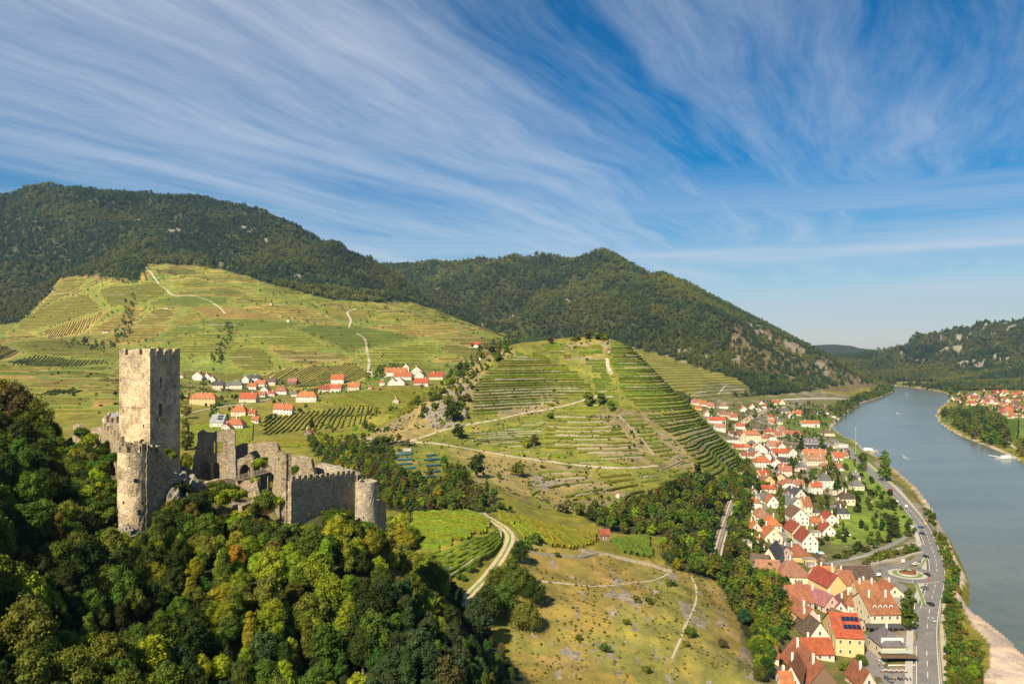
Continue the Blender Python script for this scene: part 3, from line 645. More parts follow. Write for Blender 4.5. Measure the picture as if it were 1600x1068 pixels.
far_rows = near_rows[290:]+[r for r in ROWS if r[5] == 'far']; near_rows = near_rows[:290]
straight = ('golden plot', 'plot right of the red', 'striped field', 'light field', 'tiny fan')
order = {}
for r in near_rows: order.setdefault(r[4], []).append(r)
for k_, rr in order.items():
    st = k_.startswith(straight); rr.sort(key=lambda r: (r[0].mean(0)[0]/r[0].mean(0)[1]) if st else -float(H(*r[0].mean(0))))
near_rows = [r+(f'{nth(i+1)} vine row from the {"left" if k_.startswith(straight) else "top"} on the {k_}',) for k_, rr in order.items() for i, r in enumerate(rr)]
for Q, wd, ht, c_, what, _, lab in near_rows:
    v, f = hedge(Q, wd, ht, False); ctr = v.mean(0); o = link('vine_row', mesh('vine_row', v-ctr, f, [M_vine], True), loc=tuple(ctr)); o.color = (*c_, 1)
    tag(o, ' '.join(lab.split()[:16]), 'vine row', 'vine rows on the '+what)
bins = {}
for r in far_rows: bins.setdefault(tuple(round(q*50) for q in r[3]), []).append(r)
for key, rr in bins.items():
    v, f = join([hedge(r[0], r[1], r[2], True, .2) for r in rr]); o = link('vine_rows', mesh('vine_rows', v, f, [M_vine], True)); o.color = (*rr[0][3], 1); kind(o, 'stuff')
if FARW:
    v, f = join([wall_strip(q, hh, .9, .9) for q, hh in FARW]); kind(link('far_terrace_walls', mesh('far_terrace_walls', v, f, [M_wall])), 'stuff')
wo_ = {}
for W_ in WALLS: wo_.setdefault(W_[2], []).append(W_)
for k_ in wo_: wo_[k_].sort(key=lambda r: -float(H(*r[0].mean(0))))
WALLS = [W_+(nth(i+1) if i < 99 else 'low',) for k_, rr in wo_.items() for i, W_ in enumerate(rr)]
for Q, hh, what, nn in WALLS:
    v, f = wall_strip(Q, hh); ctr = v.mean(0); o = link('terrace_wall', mesh('terrace_wall', v-ctr, f, [M_wall]), loc=tuple(ctr))
    tag(o, ' '.join((nn+' terrace wall from the top holding the '+what).split()[:16]), 'terrace wall', 'terrace walls of the '+what)
print('rows', len(near_rows), len(far_rows), 'walls', len(WALLS), 'T', time.time()-T0)
# ------------------------------------------------------------------ trees
def ico(sub):
    bm = bmesh.new(); bmesh.ops.create_icosphere(bm, subdivisions=sub, radius=1); v = np.array([q.co[:] for q in bm.verts]); f = np.array([[q.index for q in p.verts] for p in bm.faces]); bm.free(); return v, f
ICO1, ICO2 = ico(1), ico(2)
def crown(seed, R, Ht, base, nl, leaves, ls, shape='round', core=True, icov=None):
    """lobes of leaves round a few limbs; base = height at which the crown starts"""
    r = np.random.default_rng(seed); V = []; F = []; n0 = 0
    lobes = []
    for k in range(nl):
        t_ = (k+.5)/nl; a = k*2.4+r.uniform(-.4, .4)
        if shape == 'round': zz = base+(Ht-base)*(.12+.80*t_); rad = R*math.sin(math.pi*min(.97, .22+.70*t_))*r.uniform(.45, .75); lr = R*r.uniform(.34, .5)*(1.12-.5*t_)
        elif shape == 'tall': zz = base+(Ht-base)*(.06+.88*t_); rad = R*(.55-.35*t_)*r.uniform(.5, 1); lr = R*r.uniform(.45, .62)*(1.15-.65*t_)
        elif shape == 'cone': zz = base+(Ht-base)*(.03+.93*t_); rad = R*(1-t_)*r.uniform(.3, .6); lr = R*(1.05-t_)*.6+.15
        else: zz = base+(Ht-base)*r.uniform(.2, .8); rad = R*r.uniform(.2, .75); lr = R*r.uniform(.28, .45)
        lobes.append((rad*math.cos(a), rad*math.sin(a), zz, lr*r.uniform(.85, 1.15)))
    lobes.append((0, 0, base+(Ht-base)*.45, R*.5)) if shape in ('round', 'bush') else None
    tot = sum(l[3]**2 for l in lobes)
    for (cx, cy, cz, lr) in lobes:
        if core:
            cv, cf = icov or ICO1; s = .66*lr*(1+.35*(r.random(len(cv))-.5))[:, None]
            V.append(cv*s*[1, 1, .85]+[cx, cy, cz]); F.append(cf+n0); n0 += len(cv)
        m = int(leaves*lr*lr/tot)
        if m:
            d = r.normal(size=(m, 3)); d[:, 2] += .25; d /= np.linalg.norm(d, axis=1)[:, None]
            c = d*lr*(.72+.55*r.random((m, 1))**1.7)*[1, 1, .88]+[cx, cy, cz]+np.array([0, 0, -.12*R])*(r.random((m, 1))**3)
            nrm = d+r.normal(size=(m, 3))*.55; nrm /= np.linalg.norm(nrm, axis=1)[:, None]
            t1 = np.cross(nrm, r.normal(size=(m, 3))); t1 /= np.linalg.norm(t1, axis=1)[:, None]; t2 = np.cross(nrm, t1)
            s = ls*r.uniform(.6, 1.35, (m, 1))
            q = np.stack([c-t1*s, c+t2*s*.75, c+t1*s*1.1, c-t2*s*.7], 1).reshape(-1, 3)
            V.append(q); i = n0+np.arange(m)*4
            F.append(np.stack([i, i+1, i+2], 1)); F.append(np.stack([i, i+2, i+3], 1)); n0 += m*4
    return np.concatenate(V), np.concatenate(F)
M_leafO = foliage_mat('tree_leaves', 'OBJECT', .42, .38, .9); M_leafI = foliage_mat('tree_leaves_of_the_wood', 'INSTANCER', .42, .38, .9)
M_farI = foliage_mat('distant_leaves', 'INSTANCER', .25, .12, .05)
M_bark = mat('bark', (.11, .085, .06), .95, 2., .3)
def trunk_mesh(seed, Ht, r0):
    r = np.random.default_rng(seed); V = []; F = []; n0 = 0
    def limb(p, d, L, ra, rb):
        nonlocal n0
        p = np.array(p, float); d = np.array(d, float); d /= np.linalg.norm(d); s = np.cross(d, [.3, .9, .2]); s /= np.linalg.norm(s); u = np.cross(d, s)
        for k in range(4):
            t_ = k/3; c = p+d*L*t_+np.array([0, 0, .12*L*t_*t_]); rr = ra+(rb-ra)*t_
            for a in range(6): V.append(c+rr*(s*math.cos(a*math.pi/3)+u*math.sin(a*math.pi/3)))
        for k in range(3):
            for a in range(6): F.append((n0+k*6+a, n0+k*6+(a+1) % 6, n0+k*6+6+(a+1) % 6, n0+k*6+6+a))
        n0 += 24
    limb((0, 0, -1.2), (r.uniform(-.05, .05), r.uniform(-.05, .05), 1), Ht*.62+1.2, r0, r0*.5)
    for k in range(4):
        a = k*1.7+r.uniform(0, 1); limb((0, 0, Ht*(.28+.09*k)), (math.cos(a), math.sin(a), .9), Ht*.24, r0*.42, r0*.12)
    return V, F
KINDS = {'round': dict(R=3.6, Ht=8.6, base=1.6, nl=15, shape='round'), 'wide': dict(R=4.4, Ht=8.2, base=1.4, nl=19, shape='round'), 'tall': dict(R=2.6, Ht=10.5, base=1.2, nl=14, shape='tall'),
         'cone': dict(R=2.2, Ht=9., base=.7, nl=11, shape='cone'), 'bush': dict(R=2.3, Ht=3.4, base=.1, nl=8, shape='bush'), 'loose': dict(R=3.5, Ht=9.8, base=2.0, nl=22, shape='round')}
LIB = {}
for i, (k, p) in enumerate(KINDS.items()):
    for lod, (nv, leaves, ls, iv) in {'near': (4, 5200, .20, ICO1), 'mid': (2, 420, .52, ICO1), 'far': (2, 60, .9, ICO1)}.items():
        for q in range(nv):
            pp = dict(p)
            if lod == 'far': pp['nl'] = min(5, p['nl'])
            if lod == 'mid': pp['nl'] = min(9, p['nl'])
            lv_ = leaves*(.45 if k == 'bush' else 1); l2 = ls*(1.15 if k == 'loose' and lod == 'near' else 1)
            v, f = crown(100+i*17+q*5, leaves=int(lv_), ls=l2, icov=iv, **pp)
            LIB[k, lod, q] = (mesh('crown', v, f, [M_leafO]), nv)
        LIB[k, lod] = nv
    v, f = trunk_mesh(i, p['Ht'], .05*p['Ht'] if k != 'bush' else .08); LIB[k, 'trunk'] = mesh('trunk', v, f, [M_bark], True)
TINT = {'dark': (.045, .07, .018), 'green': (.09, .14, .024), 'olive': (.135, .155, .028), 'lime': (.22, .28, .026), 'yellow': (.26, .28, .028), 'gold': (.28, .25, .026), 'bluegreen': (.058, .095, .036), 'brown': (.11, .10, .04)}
WORD = {'dark': 'dark green', 'green': 'mid green', 'olive': 'olive green', 'lime': 'fresh yellow-green', 'yellow': 'yellowing', 'gold': 'golden', 'bluegreen': 'blue-green', 'brown': 'brownish'}
KW = {'round': 'round-crowned', 'wide': 'broad', 'tall': 'tall narrow', 'cone': 'pointed', 'bush': 'low bushy', 'loose': 'loose-crowned'}
pt0 = lambda px, y, D: ((px-800)/FPX*D, D, HC-(y-545)/FPX*D)
TREES = []    # x, y, z, scale, kind, tint, place, forced
TOPX = [-200, 0, 60, 100, 108, 120, 188, 192, 232, 236, 288, 292, 362, 368, 428, 432, 552, 560, 600, 640, 1000]
TOPY = [560, 590, 615, 655, 705, 696, 700, 812, 835, 800, 786, 762, 752, 786, 783, 788, 792, 812, 818, 700, 600]
def cap(x, y, z, s, k):
    """keep the wood below the foot of the walls"""
    p = 800+FPX*x/y; r = KINDS[k]['R']*s*FPX/y*.8; lim = max(np.interp(q, TOPX, TOPY) for q in (p-r, p, p+r)); room = HC-(lim-545)/FPX*y-z; return min(s, room/KINDS[k]['Ht']*.95)
def tree(x, y, s=1., k='round', c='green', place='', force=False, z=None, sz=1.):
    TREES.append([x, y, h(x, y) if z is None else z, s, k, c, place, force, sz])
def pick(d):
    r = random.random()*sum(d.values())
    for k, v in d.items():
        r -= v
        if r <= 0: return k
    return k
def scatter(mask, area, fn, jit=1.):
    """about one plant per `area` square metres over the cells of the mask"""
    ii, jj = np.where(mask); A = (DU*YY[ii, jj])*(YY[ii, jj]*DV)
    n_ = rng.poisson(A/area); ii = np.repeat(ii, n_); jj = np.repeat(jj, n_)
    a_ = U0+(ii+rng.random(len(ii))-.5)*DU; d_ = np.exp(V0+(jj+rng.random(len(jj))-.5)*DV); return a_*d_, d_
# what can be seen from near the camera (with a margin), to leave out trees wholly behind hills
sl = (ZZ+16-HC)/DD; run = np.maximum.accumulate((ZZ-HC)/DD, axis=1); VIS = (sl >= run-.004) & (PX > -140) & (PX < 1740)

def thin(x, y, rmin):
    """drop plants that stand closer than rmin to another"""
    cell = {}; keep = []
    for i in range(len(x)):
        k = (int(x[i]//rmin), int(y[i]//rmin)); ok = True
        for a_ in (-1, 0, 1):
            for b_ in (-1, 0, 1):
                for q in cell.get((k[0]+a_, k[1]+b_), ()):
                    if (x[q]-x[i])**2+(y[q]-y[i])**2 < rmin*rmin: ok = False; break
                if not ok: break
            if not ok: break
        if ok: cell.setdefault(k, []).append(i); keep.append(i)
    return keep
# castle hill
x, y = scatter(near_wood & (PX > -150) & (PX < 1000) & (YY > 62), 4.5, None); kp = thin(x, y, 3.15); x = x[kp]; y = y[kp]
castle_line = [(-112, 206), (-98, 180), (-88, 172), (-77, 185), (-60, 182), (-51, 179.5), (-40, 199), (-33, 200)]
for a_, b_ in zip(x, y):
    p = 800+FPX*a_/b_; z = h(a_, b_); q = 545+FPX*(HC-z-4)/b_
    dc = float(segdist(np.array([a_]), np.array([b_]), castle_line)[0])
    if dc < 1.2: continue
    near_c = dc < 9
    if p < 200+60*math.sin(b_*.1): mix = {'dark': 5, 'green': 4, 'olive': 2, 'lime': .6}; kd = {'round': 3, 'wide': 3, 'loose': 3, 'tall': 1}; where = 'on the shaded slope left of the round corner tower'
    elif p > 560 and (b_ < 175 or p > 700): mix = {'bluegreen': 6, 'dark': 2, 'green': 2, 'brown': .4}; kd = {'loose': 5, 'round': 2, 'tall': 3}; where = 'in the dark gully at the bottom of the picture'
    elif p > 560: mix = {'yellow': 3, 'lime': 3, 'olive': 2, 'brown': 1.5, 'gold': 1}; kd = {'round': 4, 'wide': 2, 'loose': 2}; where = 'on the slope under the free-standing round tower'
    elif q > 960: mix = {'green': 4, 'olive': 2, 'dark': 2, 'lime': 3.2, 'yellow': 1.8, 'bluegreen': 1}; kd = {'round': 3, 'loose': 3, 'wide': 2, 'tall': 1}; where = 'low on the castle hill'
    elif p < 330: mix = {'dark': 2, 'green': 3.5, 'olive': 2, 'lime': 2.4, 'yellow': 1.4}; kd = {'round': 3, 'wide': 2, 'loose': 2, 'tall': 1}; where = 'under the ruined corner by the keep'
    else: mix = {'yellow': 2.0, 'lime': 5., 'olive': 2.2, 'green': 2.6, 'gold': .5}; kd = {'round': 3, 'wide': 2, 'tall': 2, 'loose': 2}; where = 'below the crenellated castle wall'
    s = random.choice((random.uniform(.42, .7), random.uniform(.6, .95), random.uniform(.7, 1.1)))*(.85+.3*fbm(np.array([a_]), np.array([b_]), 30, 2)[0])
    if 85 < p < 215 and b_ > 160: s *= .5
    if b_ < 187 and near_c: s *= .55+.03*dc
    if b_ > 187: s *= .55 if p > 150 else .8
    if near_c: kk = pick({'bush': 3, 'round': 1}) ; s *= (1.5 if kk == 'bush' else 1)
    else: kk = pick(kd)
    if b_ < 200: s = cap(a_, b_, z, s, kk)
    if s < .28: continue
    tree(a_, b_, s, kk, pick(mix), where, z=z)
# shrubs crowding the foot of the walls
random.seed(3)
for i in range(len(castle_line)-1):
    (ax, ay), (bx_, by_) = castle_line[i], castle_line[i+1]; L_ = math.hypot(bx_-ax, by_-ay)
    for k in range(int(L_*2.1)):
        t_ = random.random(); d_ = random.uniform(.8, 9); nx, ny = (by_-ay)/L_, -(bx_-ax)/L_
        if ny > 0: nx, ny = -nx, -ny
        x_, y_ = ax+(bx_-ax)*t_+nx*d_, ay+(by_-ay)*t_+ny*d_
        s = cap(x_, y_, h(x_, y_), random.uniform(.55, 1.25), 'bush')
        if s < .25: continue
        tree(x_, y_, s, 'bush', pick({'dark': 3, 'green': 3, 'olive': 2, 'lime': 1}), 'crowding the foot of the castle walls')
for k in range(60):
    g = pt0(random.uniform(108, 190), random.uniform(690, 830), random.uniform(172, 196)); s = cap(g[0], g[1], h(g[0], g[1]), random.uniform(.6, 1.2), 'bush')
    if s < .25: continue
    tree(g[0], g[1], s, 'bush', pick({'dark': 3, 'green': 3, 'lime': 1}), 'on the bank left of the corner tower')
for (p_, q_, D_, s_, c_) in [(140, 690, 198, .9, 'lime'), (133, 705, 197, 1., 'green'), (150, 712, 194, 1., 'dark'), (128, 680, 201, .8, 'green'), (214, 790, 171, .0, 'dark'), (340, 770, 184, 1.1, 'olive'), (352, 782, 182, 1.1, 'lime'), (362, 768, 186, .9, 'green'), (375, 775, 184, .7, 'lime'), (325, 778, 183, 1., 'dark'), (310, 785, 182, 1., 'dark'), (402, 795, 178, 1., 'olive'),
        (415, 785, 180, 1., 'green'), (430, 790, 181, 1., 'yellow'), (345, 757, 189, .6, 'olive'), (404, 728, 206, .9, 'lime'), (412, 720, 208, .6, 'green'), (460, 735, 200, .7, 'green'), (400, 752, 200, .6, 'lime'), (428, 757, 196, .5, 'lime'), (270, 712, 188, .5, 'lime'), (262, 705, 190, .5, 'olive'), (170, 700, 190, .8, 'dark'), (180, 715, 182, .7, 'green'), (283, 765, 183, 1., 'dark'), (296, 790, 180, 1.1, 'dark'), (272, 795, 178, 1.1, 'olive'), (255, 810, 174, 1., 'dark')]:
    if s_: g = pt0(p_, q_, D_); tree(g[0], g[1], s_, 'bush', c_, 'growing on and between the castle walls', True, z=g[2]-.9)
# ivy and shrubs between the walls
for mask, area, rm, kd, mix, sc_, where in [
    (mid_wood, 13, 3.3, {'round': 4, 'bush': 4, 'loose': 2, 'tall': .8}, {'olive': 5, 'brown': 1.5, 'green': 3, 'dark': 1., 'yellow': 1.2, 'bluegreen': .4}, (.42, .85), 'on the scrubby slope between the castle and the terraced hill'),
    (right_wood & (YY > 235), 16, 3.4, {'round': 4, 'wide': 2, 'loose': 2, 'tall': 1, 'bush': 1}, {'green': 4, 'dark': 1.6, 'olive': 4, 'bluegreen': .6, 'lime': 1.1, 'brown': .5}, (.5, .92), 'in the wood between the grassy knoll and the town'),
    (ridge_scrub, 22, 3.2, {'round': 3, 'bush': 4}, {'olive': 3, 'green': 2, 'yellow': 1.6, 'brown': 1.5}, (.5, .95), 'along the left crest of the terraced hill')]:
    x, y = scatter(mask & (rock < .6), area, None); kp = thin(x, y, rm)
    for i in kp:
        dt = min(float(segdist(np.array([x[i]]), np.array([y[i]]), L[::3, :2])[0]) for L in TRACKS.values())
        if dt < 3.0: continue
        tree(x[i], y[i], random.uniform(*sc_), pick(kd), pick(mix), where)
def clump(pts, place, force=False, Dmin=60):
    """px, py of the foot, width of the crown in picture px, kind, tint"""
    for (p, q, wpx, k, c) in pts:
        g = ground(p, q, Dmin); s = wpx/FPX*g.y/(2.05*KINDS[k]['R']); tree(g.x, g.y, s, k, c, place, force, g.z)
clump([(880, 968, 62, 'wide', 'olive'), (842, 940, 45, 'round', 'green'), (905, 925, 52, 'wide', 'olive'), (950, 950, 50, 'wide', 'green'), (925, 975, 40, 'round', 'dark'), (880, 905, 34, 'round', 'green'), (828, 905, 30, 'round', 'olive'), (975, 930, 30, 'round', 'olive'),
       (812, 862, 34, 'round', 'dark'), (835, 850, 26, 'bush', 'green'), (870, 880, 20, 'bush', 'olive'), (858, 1000, 50, 'round', 'dark'), (820, 960, 44, 'tall', 'green')], 'on the grass left of the rocky footpath', True, 200) if 0 else None
clump([(822, 985, 50, 'wide', 'olive'), (790, 960, 44, 'round', 'green'), (775, 925, 40, 'wide', 'olive'), (800, 910, 34, 'round', 'green'), (815, 930, 44, 'wide', 'olive'), (836, 948, 38, 'round', 'dark'), (760, 975, 50, 'round', 'dark'), (745, 1000, 50, 'loose', 'bluegreen'),
       (812, 880, 30, 'round', 'dark'), (822, 858, 24, 'bush', 'green'), (835, 848, 22, 'bush', 'green'), (690, 925, 30, 'round', 'green'), (720, 905, 16, 'bush', 'green'), (745, 882, 16, 'bush', 'olive'), (735, 893, 16, 'bush', 'green')], 'between the farm track and the grassy knoll', True, 215)
clump([(1048, 915, 14, 'bush', 'green'), (995, 940, 16, 'bush', 'olive'), (1015, 942, 12, 'bush', 'green'), (945, 1018, 18, 'bush', 'green'), (978, 975, 12, 'bush', 'olive'), (1080, 995, 20, 'bush', 'green'), (1072, 1010, 14, 'bush', 'olive'), (905, 1000, 12, 'bush', 'olive'),
       (1130, 1010, 16, 'bush', 'brown'), (1010, 1050, 16, 'bush', 'olive'), (870, 870, 12, 'bush', 'green')], 'alone in the dry grass of the knoll', True, 200)
clump([(716, 684, 24, 'wide', 'dark'), (823, 700, 12, 'cone', 'lime'), (835, 697, 15, 'round', 'brown'), (810, 745, 24, 'round', 'olive'), (752, 715, 10, 'bush', 'dark'), (860, 655, 14, 'bush', 'green'), (780, 748, 12, 'bush', 'olive'), (745, 745, 30, 'round', 'dark'),
       (865, 612, 8, 'bush', 'olive'), (920, 632, 26, 'bush', 'olive'), (940, 630, 20, 'bush', 'green'), (955, 640, 18, 'bush', 'green'), (860, 538, 14, 'round', 'brown'), (810, 532, 12, 'round', 'dark'), (900, 532, 14, 'bush', 'olive'), (918, 530, 18, 'bush', 'brown'), (935, 530, 18, 'bush', 'green'), (945, 530, 14, 'bush', 'olive'),
       (680, 640, 16, 'bush', 'green'), (705, 660, 26, 'round', 'dark'), (715, 640, 24, 'bush', 'green'), (700, 630, 18, 'bush', 'olive'), (1052, 775, 26, 'round', 'dark'), (1075, 790, 22, 'round', 'green'), (1040, 760, 14, 'bush', 'green'), (1090, 760, 18, 'round', 'green'), (930, 800, 16, 'round', 'green'), (905, 805, 26, 'bush', 'olive'), (880, 800, 22, 'bush', 'brown'), (965, 810, 26, 'round', 'olive')], 'on the terraced hill', True, 420)
clump([(1382, 752, 25, 'tall', 'green'), (1348, 722, 19, 'wide', 'green'), (1421, 985, 30, 'tall', 'green'), (1412, 970, 22, 'round', 'green'), (1222, 822, 15, 'tall', 'olive'), (1221, 805, 14, 'tall', 'olive'), (1220, 790, 14, 'tall', 'olive'), (1219, 778, 13, 'tall', 'olive'), (1242, 735, 16, 'wide', 'dark'), (1252, 706, 14, 'tall', 'dark'), (1232, 690, 16, 'wide', 'green'), (1245, 690, 13, 'round', 'dark'),
       (1274, 688, 18, 'wide', 'green'), (1283, 705, 12, 'tall', 'green'), (1300, 735, 18, 'wide', 'olive'), (1296, 725, 9, 'tall', 'gold'), (1309, 768, 15, 'cone', 'dark'), (1180, 656, 11, 'tall', 'olive'), (1141, 676, 11, 'tall', 'green'), (1112, 648, 10, 'round', 'green'), (1205, 642, 14, 'round', 'dark'), (1290, 745, 13, 'round', 'olive'), (1321, 735, 10, 'round', 'olive'), (1345, 735, 12, 'round', 'green'),
       (1330, 755, 14, 'round', 'green'), (1270, 748, 14, 'round', 'green'), (1262, 790, 16, 'round', 'dark'), (1290, 808, 18, 'wide', 'green'), (1304, 808, 12, 'round', 'green'), (1340, 800, 12, 'cone', 'dark'), (1318, 835, 10, 'cone', 'green'), (1292, 845, 10, 'round', 'dark'), (1310, 842, 12, 'round', 'green'), (1323, 838, 9, 'cone', 'dark'), (1395, 825, 26, 'wide', 'dark'), (1398, 840, 20, 'round', 'dark'), (1421, 838, 9, 'cone', 'green'), (1282, 850, 14, 'bush', 'dark'),
       (1200, 730, 9, 'bush', 'green'), (1330, 1055, 18, 'round', 'green'), (1345, 1040, 22, 'wide', 'green'), (1318, 1048, 16, 'round', 'lime'), (1335, 1022, 14, 'round', 'green'), (1312, 1010, 12, 'tall', 'green'), (1298, 935, 8, 'cone', 'lime'), (1343, 893, 4, 'cone', 'dark'), (1455, 600+250, 1, 'bush', 'green')], 'among the houses of the riverside town', True, 240)
for p, q, n_ in [(1360, 800, 70)]:
    pass
def fill(poly, n_, D0, D1, kd, mix, sc_, place, rm=3):
    mask = region(poly, D0, D1, 0.); ii, jj = np.where(mask & (~rin))
    if len(ii) == 0: return
    w_ = YY[ii, jj]**2; k = rng.choice(len(ii), size=n_*3, p=w_/w_.sum())
    a_ = U0+(ii[k]+rng.random(len(k))-.5)*DU; d_ = np.exp(V0+(jj[k]+rng.random(len(k))-.5)*DV); x = a_*d_; y = d_
    for i in thin(x, y, rm)[:n_]: tree(x[i], y[i], random.uniform(*sc_), pick(kd), pick(mix), place)
KD = {'round': 4, 'bush': 2, 'wide': 1}; GM = {'green': 4, 'dark': 3, 'olive': 2}
fill([(1328, 772), (1345, 745), (1385, 765), (1425, 815), (1428, 830), (1380, 850), (1330, 862), (1312, 848), (1340, 830)], 75, 380, 800, {'round': 5, 'bush': 3}, {'green': 5, 'dark': 4, 'olive': 1}, (.42, .8), 'in the orchard beside the river road', 4)
fill([(1325, 862), (1430, 828), (1432, 832), (1330, 872), (1300, 872)], 26, 380, 560, {'bush': 4}, {'dark': 3, 'green': 2}, (.7, 1.1), 'in the hedge along the orchard road', 2)
fill([(1345, 885), (1350, 876), (1432, 852), (1434, 862)], 24, 380, 560, {'bush': 4}, {'green': 3, 'olive': 2}, (.7, 1.2), 'on the bank above the roundabout', 2)
fill([(1479, 1090), (1480, 1000), (1479, 930), (1480, 900), (1470, 865), (1460, 835), (1475, 835), (1490, 880), (1500, 905), (1493, 935), (1505, 985), (1532, 1012), (1535, 1040), (1528, 1090)], 260, 220, 600, {'bush': 6, 'round': .4}, {'green': 5, 'olive': 3, 'lime': .8}, (.4, .8), 'in the thicket between the river and the footpath', 2.2)
fill([(1440, 795), (1460, 825), (1470, 838), (1478, 850), (1455, 800)], 20, 380, 700, {'bush': 5}, GM, (.5, .9), 'on the river bank', 2)
fill([(1260, 640), (1310, 648), (1312, 665), (1295, 662), (1200, 650), (1210, 640)], 110, 800, 1700, KD, GM, (.6, 1.1), 'in the gardens at the far end of the town', 5)
fill([(1140, 745), (1168, 720), (1190, 760), (1176, 800), (1172, 860), (1140, 850), (1128, 870), (1150, 800)], 80, 400, 760, KD, {'green': 4, 'dark': 2, 'olive': 2, 'lime': 1}, (.5, .9), 'on the slope beside the railway line', 3)
fill([(1188, 745), (1200, 720), (1330, 700), (1360, 740), (1330, 790), (1300, 850), (1230, 860), (1180, 850)], 210, 380, 900, {'round': 4, 'bush': 5, 'cone': 1}, GM, (.4, .85), 'in the gardens between the houses', 3.5)
fill([(1100, 640), (1200, 625), (1290, 640), (1300, 700), (1180, 720), (1130, 665)], 230, 750, 1600, {'round': 4, 'bush': 4}, GM, (.5, .9), 'in the gardens between the houses', 5)
fill([(1208, 905), (1228, 905), (1240, 950), (1222, 1000), (1208, 1020), (1204, 1068), (1180, 1068), (1180, 960)], 60, 235, 420, KD, {'green': 4, 'lime': 1.5, 'olive': 2, 'dark': 2}, (.5, .8), 'in the wood behind the first houses', 3)
EB = {'round': 4, 'wide': 4, 'tall': .6}
fill([(1470, 655), (1480, 633), (1500, 630), (1540, 640), (1570, 655), (1578, 700), (1560, 700), (1530, 690), (1495, 672)], 210, 800, 1500, EB, {'dark': 3, 'green': 3, 'olive': 3, 'brown': .6}, (1., 1.7), 'in the riverside wood on the far bank', 6)
fill([(1588, 690), (1610, 690), (1610, 718), (1590, 712)], 12, 700, 1100, EB, GM, (.9, 1.3), 'by the landing stage on the far bank', 5)
fill([(1480, 616), (1495, 612), (1600, 606), (1600, 650), (1500, 640), (1478, 628)], 150, 1400, 2600, {'round': 4}, GM, (.8, 1.3), 'among the houses of the far bank village', 8)
fill([(1300, 640), (1340, 620), (1398, 600), (1398, 612), (1372, 622), (1340, 634), (1318, 655), (1290, 640), (1240, 632)], 300, 1000, 2600, {'round': 4, 'tall': 1}, GM, (.9, 1.6), 'along the river below the rocky mountain', 7)
fill([(1440, 612), (1400, 602), (1500, 600), (1600, 600), (1600, 608), (1500, 612), (1482, 622)], 190, 1900, 3400, {'round': 4}, {'dark': 3, 'green': 2}, (1.2, 2.), 'along the far river bend', 9)
hm_ = left_vine & (edge < .0045) & (fbm(XX, YY, 120, 3) > .0); x, y = scatter(hm_, 260, None); kp = thin(x, y, 7)
for i in kp[:420]: tree(x[i], y[i], random.uniform(.5, 1.1), pick({'bush': 4, 'round': 2}), pick({'dark': 2, 'olive': 3, 'green': 2, 'brown': 1}), 'between the plots of the far slope')
for poly, n_, pl in [([(140, 430), (205, 425), (225, 415), (228, 440), (195, 445)], 60, 'at the upper edge of the far vineyards'), ([(195, 470), (215, 460), (205, 520), (180, 545), (170, 540), (190, 500)], 60, 'in the gully between the far vineyards'), ([(330, 560), (352, 505), (370, 510), (355, 560), (330, 585)], 40, 'on the rocky rib above the hamlet'),
                     ([(200, 590), (285, 590), (290, 635), (300, 650), (270, 660)], 45, 'left of the hamlet'), ([(560, 600), (600, 570), (640, 575), (600, 592)], 30, 'by the upper lane'), ([(700, 590), (740, 540), (800, 525), (780, 560), (720, 600)], 90, 'in the side valley'), ([(100, 535), (180, 540), (170, 552), (110, 545)], 26, 'by the far vineyards')]:
    fill(poly, n_, 700, 2300, {'round': 5, 'bush': 3}, {'dark': 3, 'green': 3, 'olive': 2}, (.7, 1.4), pl, 6)
clump([(290, 703, 26, 'cone', 'olive'), (272, 700, 18, 'round', 'yellow'), (318, 606, 14, 'round', 'olive'), (346, 628, 9, 'round', 'green'), (441, 600, 5, 'cone', 'dark'), (487, 668, 9, 'cone', 'dark'), (133, 540, 12, 'round', 'dark'), (419, 655, 8, 'bush', 'dark'), (469, 643, 9, 'bush', 'dark'), (578, 606, 5, 'cone', 'dark'), (380, 622, 6, 'round', 'green'), (648, 600, 7, 'bush', 'green')], 'beside the houses of the valley hamlet', True, 560)
fill([(280, 610), (500, 640), (480, 655), (390, 668), (300, 650), (290, 640)], 60, 600, 1200, {'bush': 5, 'round': 2}, GM, (.4, .8), 'in the gardens of the hamlet', 5)
fill([(592, 795), (636, 802), (645, 850), (668, 905), (700, 940), (640, 945), (596, 850)], 80, 232, 340, {'bush': 5, 'round': 2}, {'yellow': 2, 'lime': 3, 'olive': 3}, (.6, 1.2), 'between the round end tower and the bright vine plot', 3)
fill([(640, 600), (700, 600), (690, 640), (660, 665), (600, 685), (640, 640)], 60, 560, 1000, {'bush': 5, 'round': 2}, {'olive': 3, 'lime': 2, 'green': 2}, (.5, 1.), 'at the left foot of the terraced hill', 4)
fill([(500, 660), (600, 640), (650, 640), (600, 680), (520, 690), (480, 690)], 40, 560, 1000, {'bush': 5, 'round': 2}, {'olive': 3, 'lime': 2, 'green': 2}, (.5, 1.), 'in the meadow behind the scrubby slope', 4)
x, y = scatter(tem & (fbm(XX, YY, 45, 4) > .02) & (YY > 440), 150, None)
for i in thin(x, y, 4)[:230]:
    if min(float(segdist(np.array([x[i]]), np.array([y[i]]), L[::3, :2])[0]) for L in TRACKS.values()) > 3: tree(x[i], y[i], random.uniform(.3, .75), 'bush', pick({'olive': 3, 'green': 2, 'dark': 1, 'brown': 1}), 'scattered over the terraced hill')
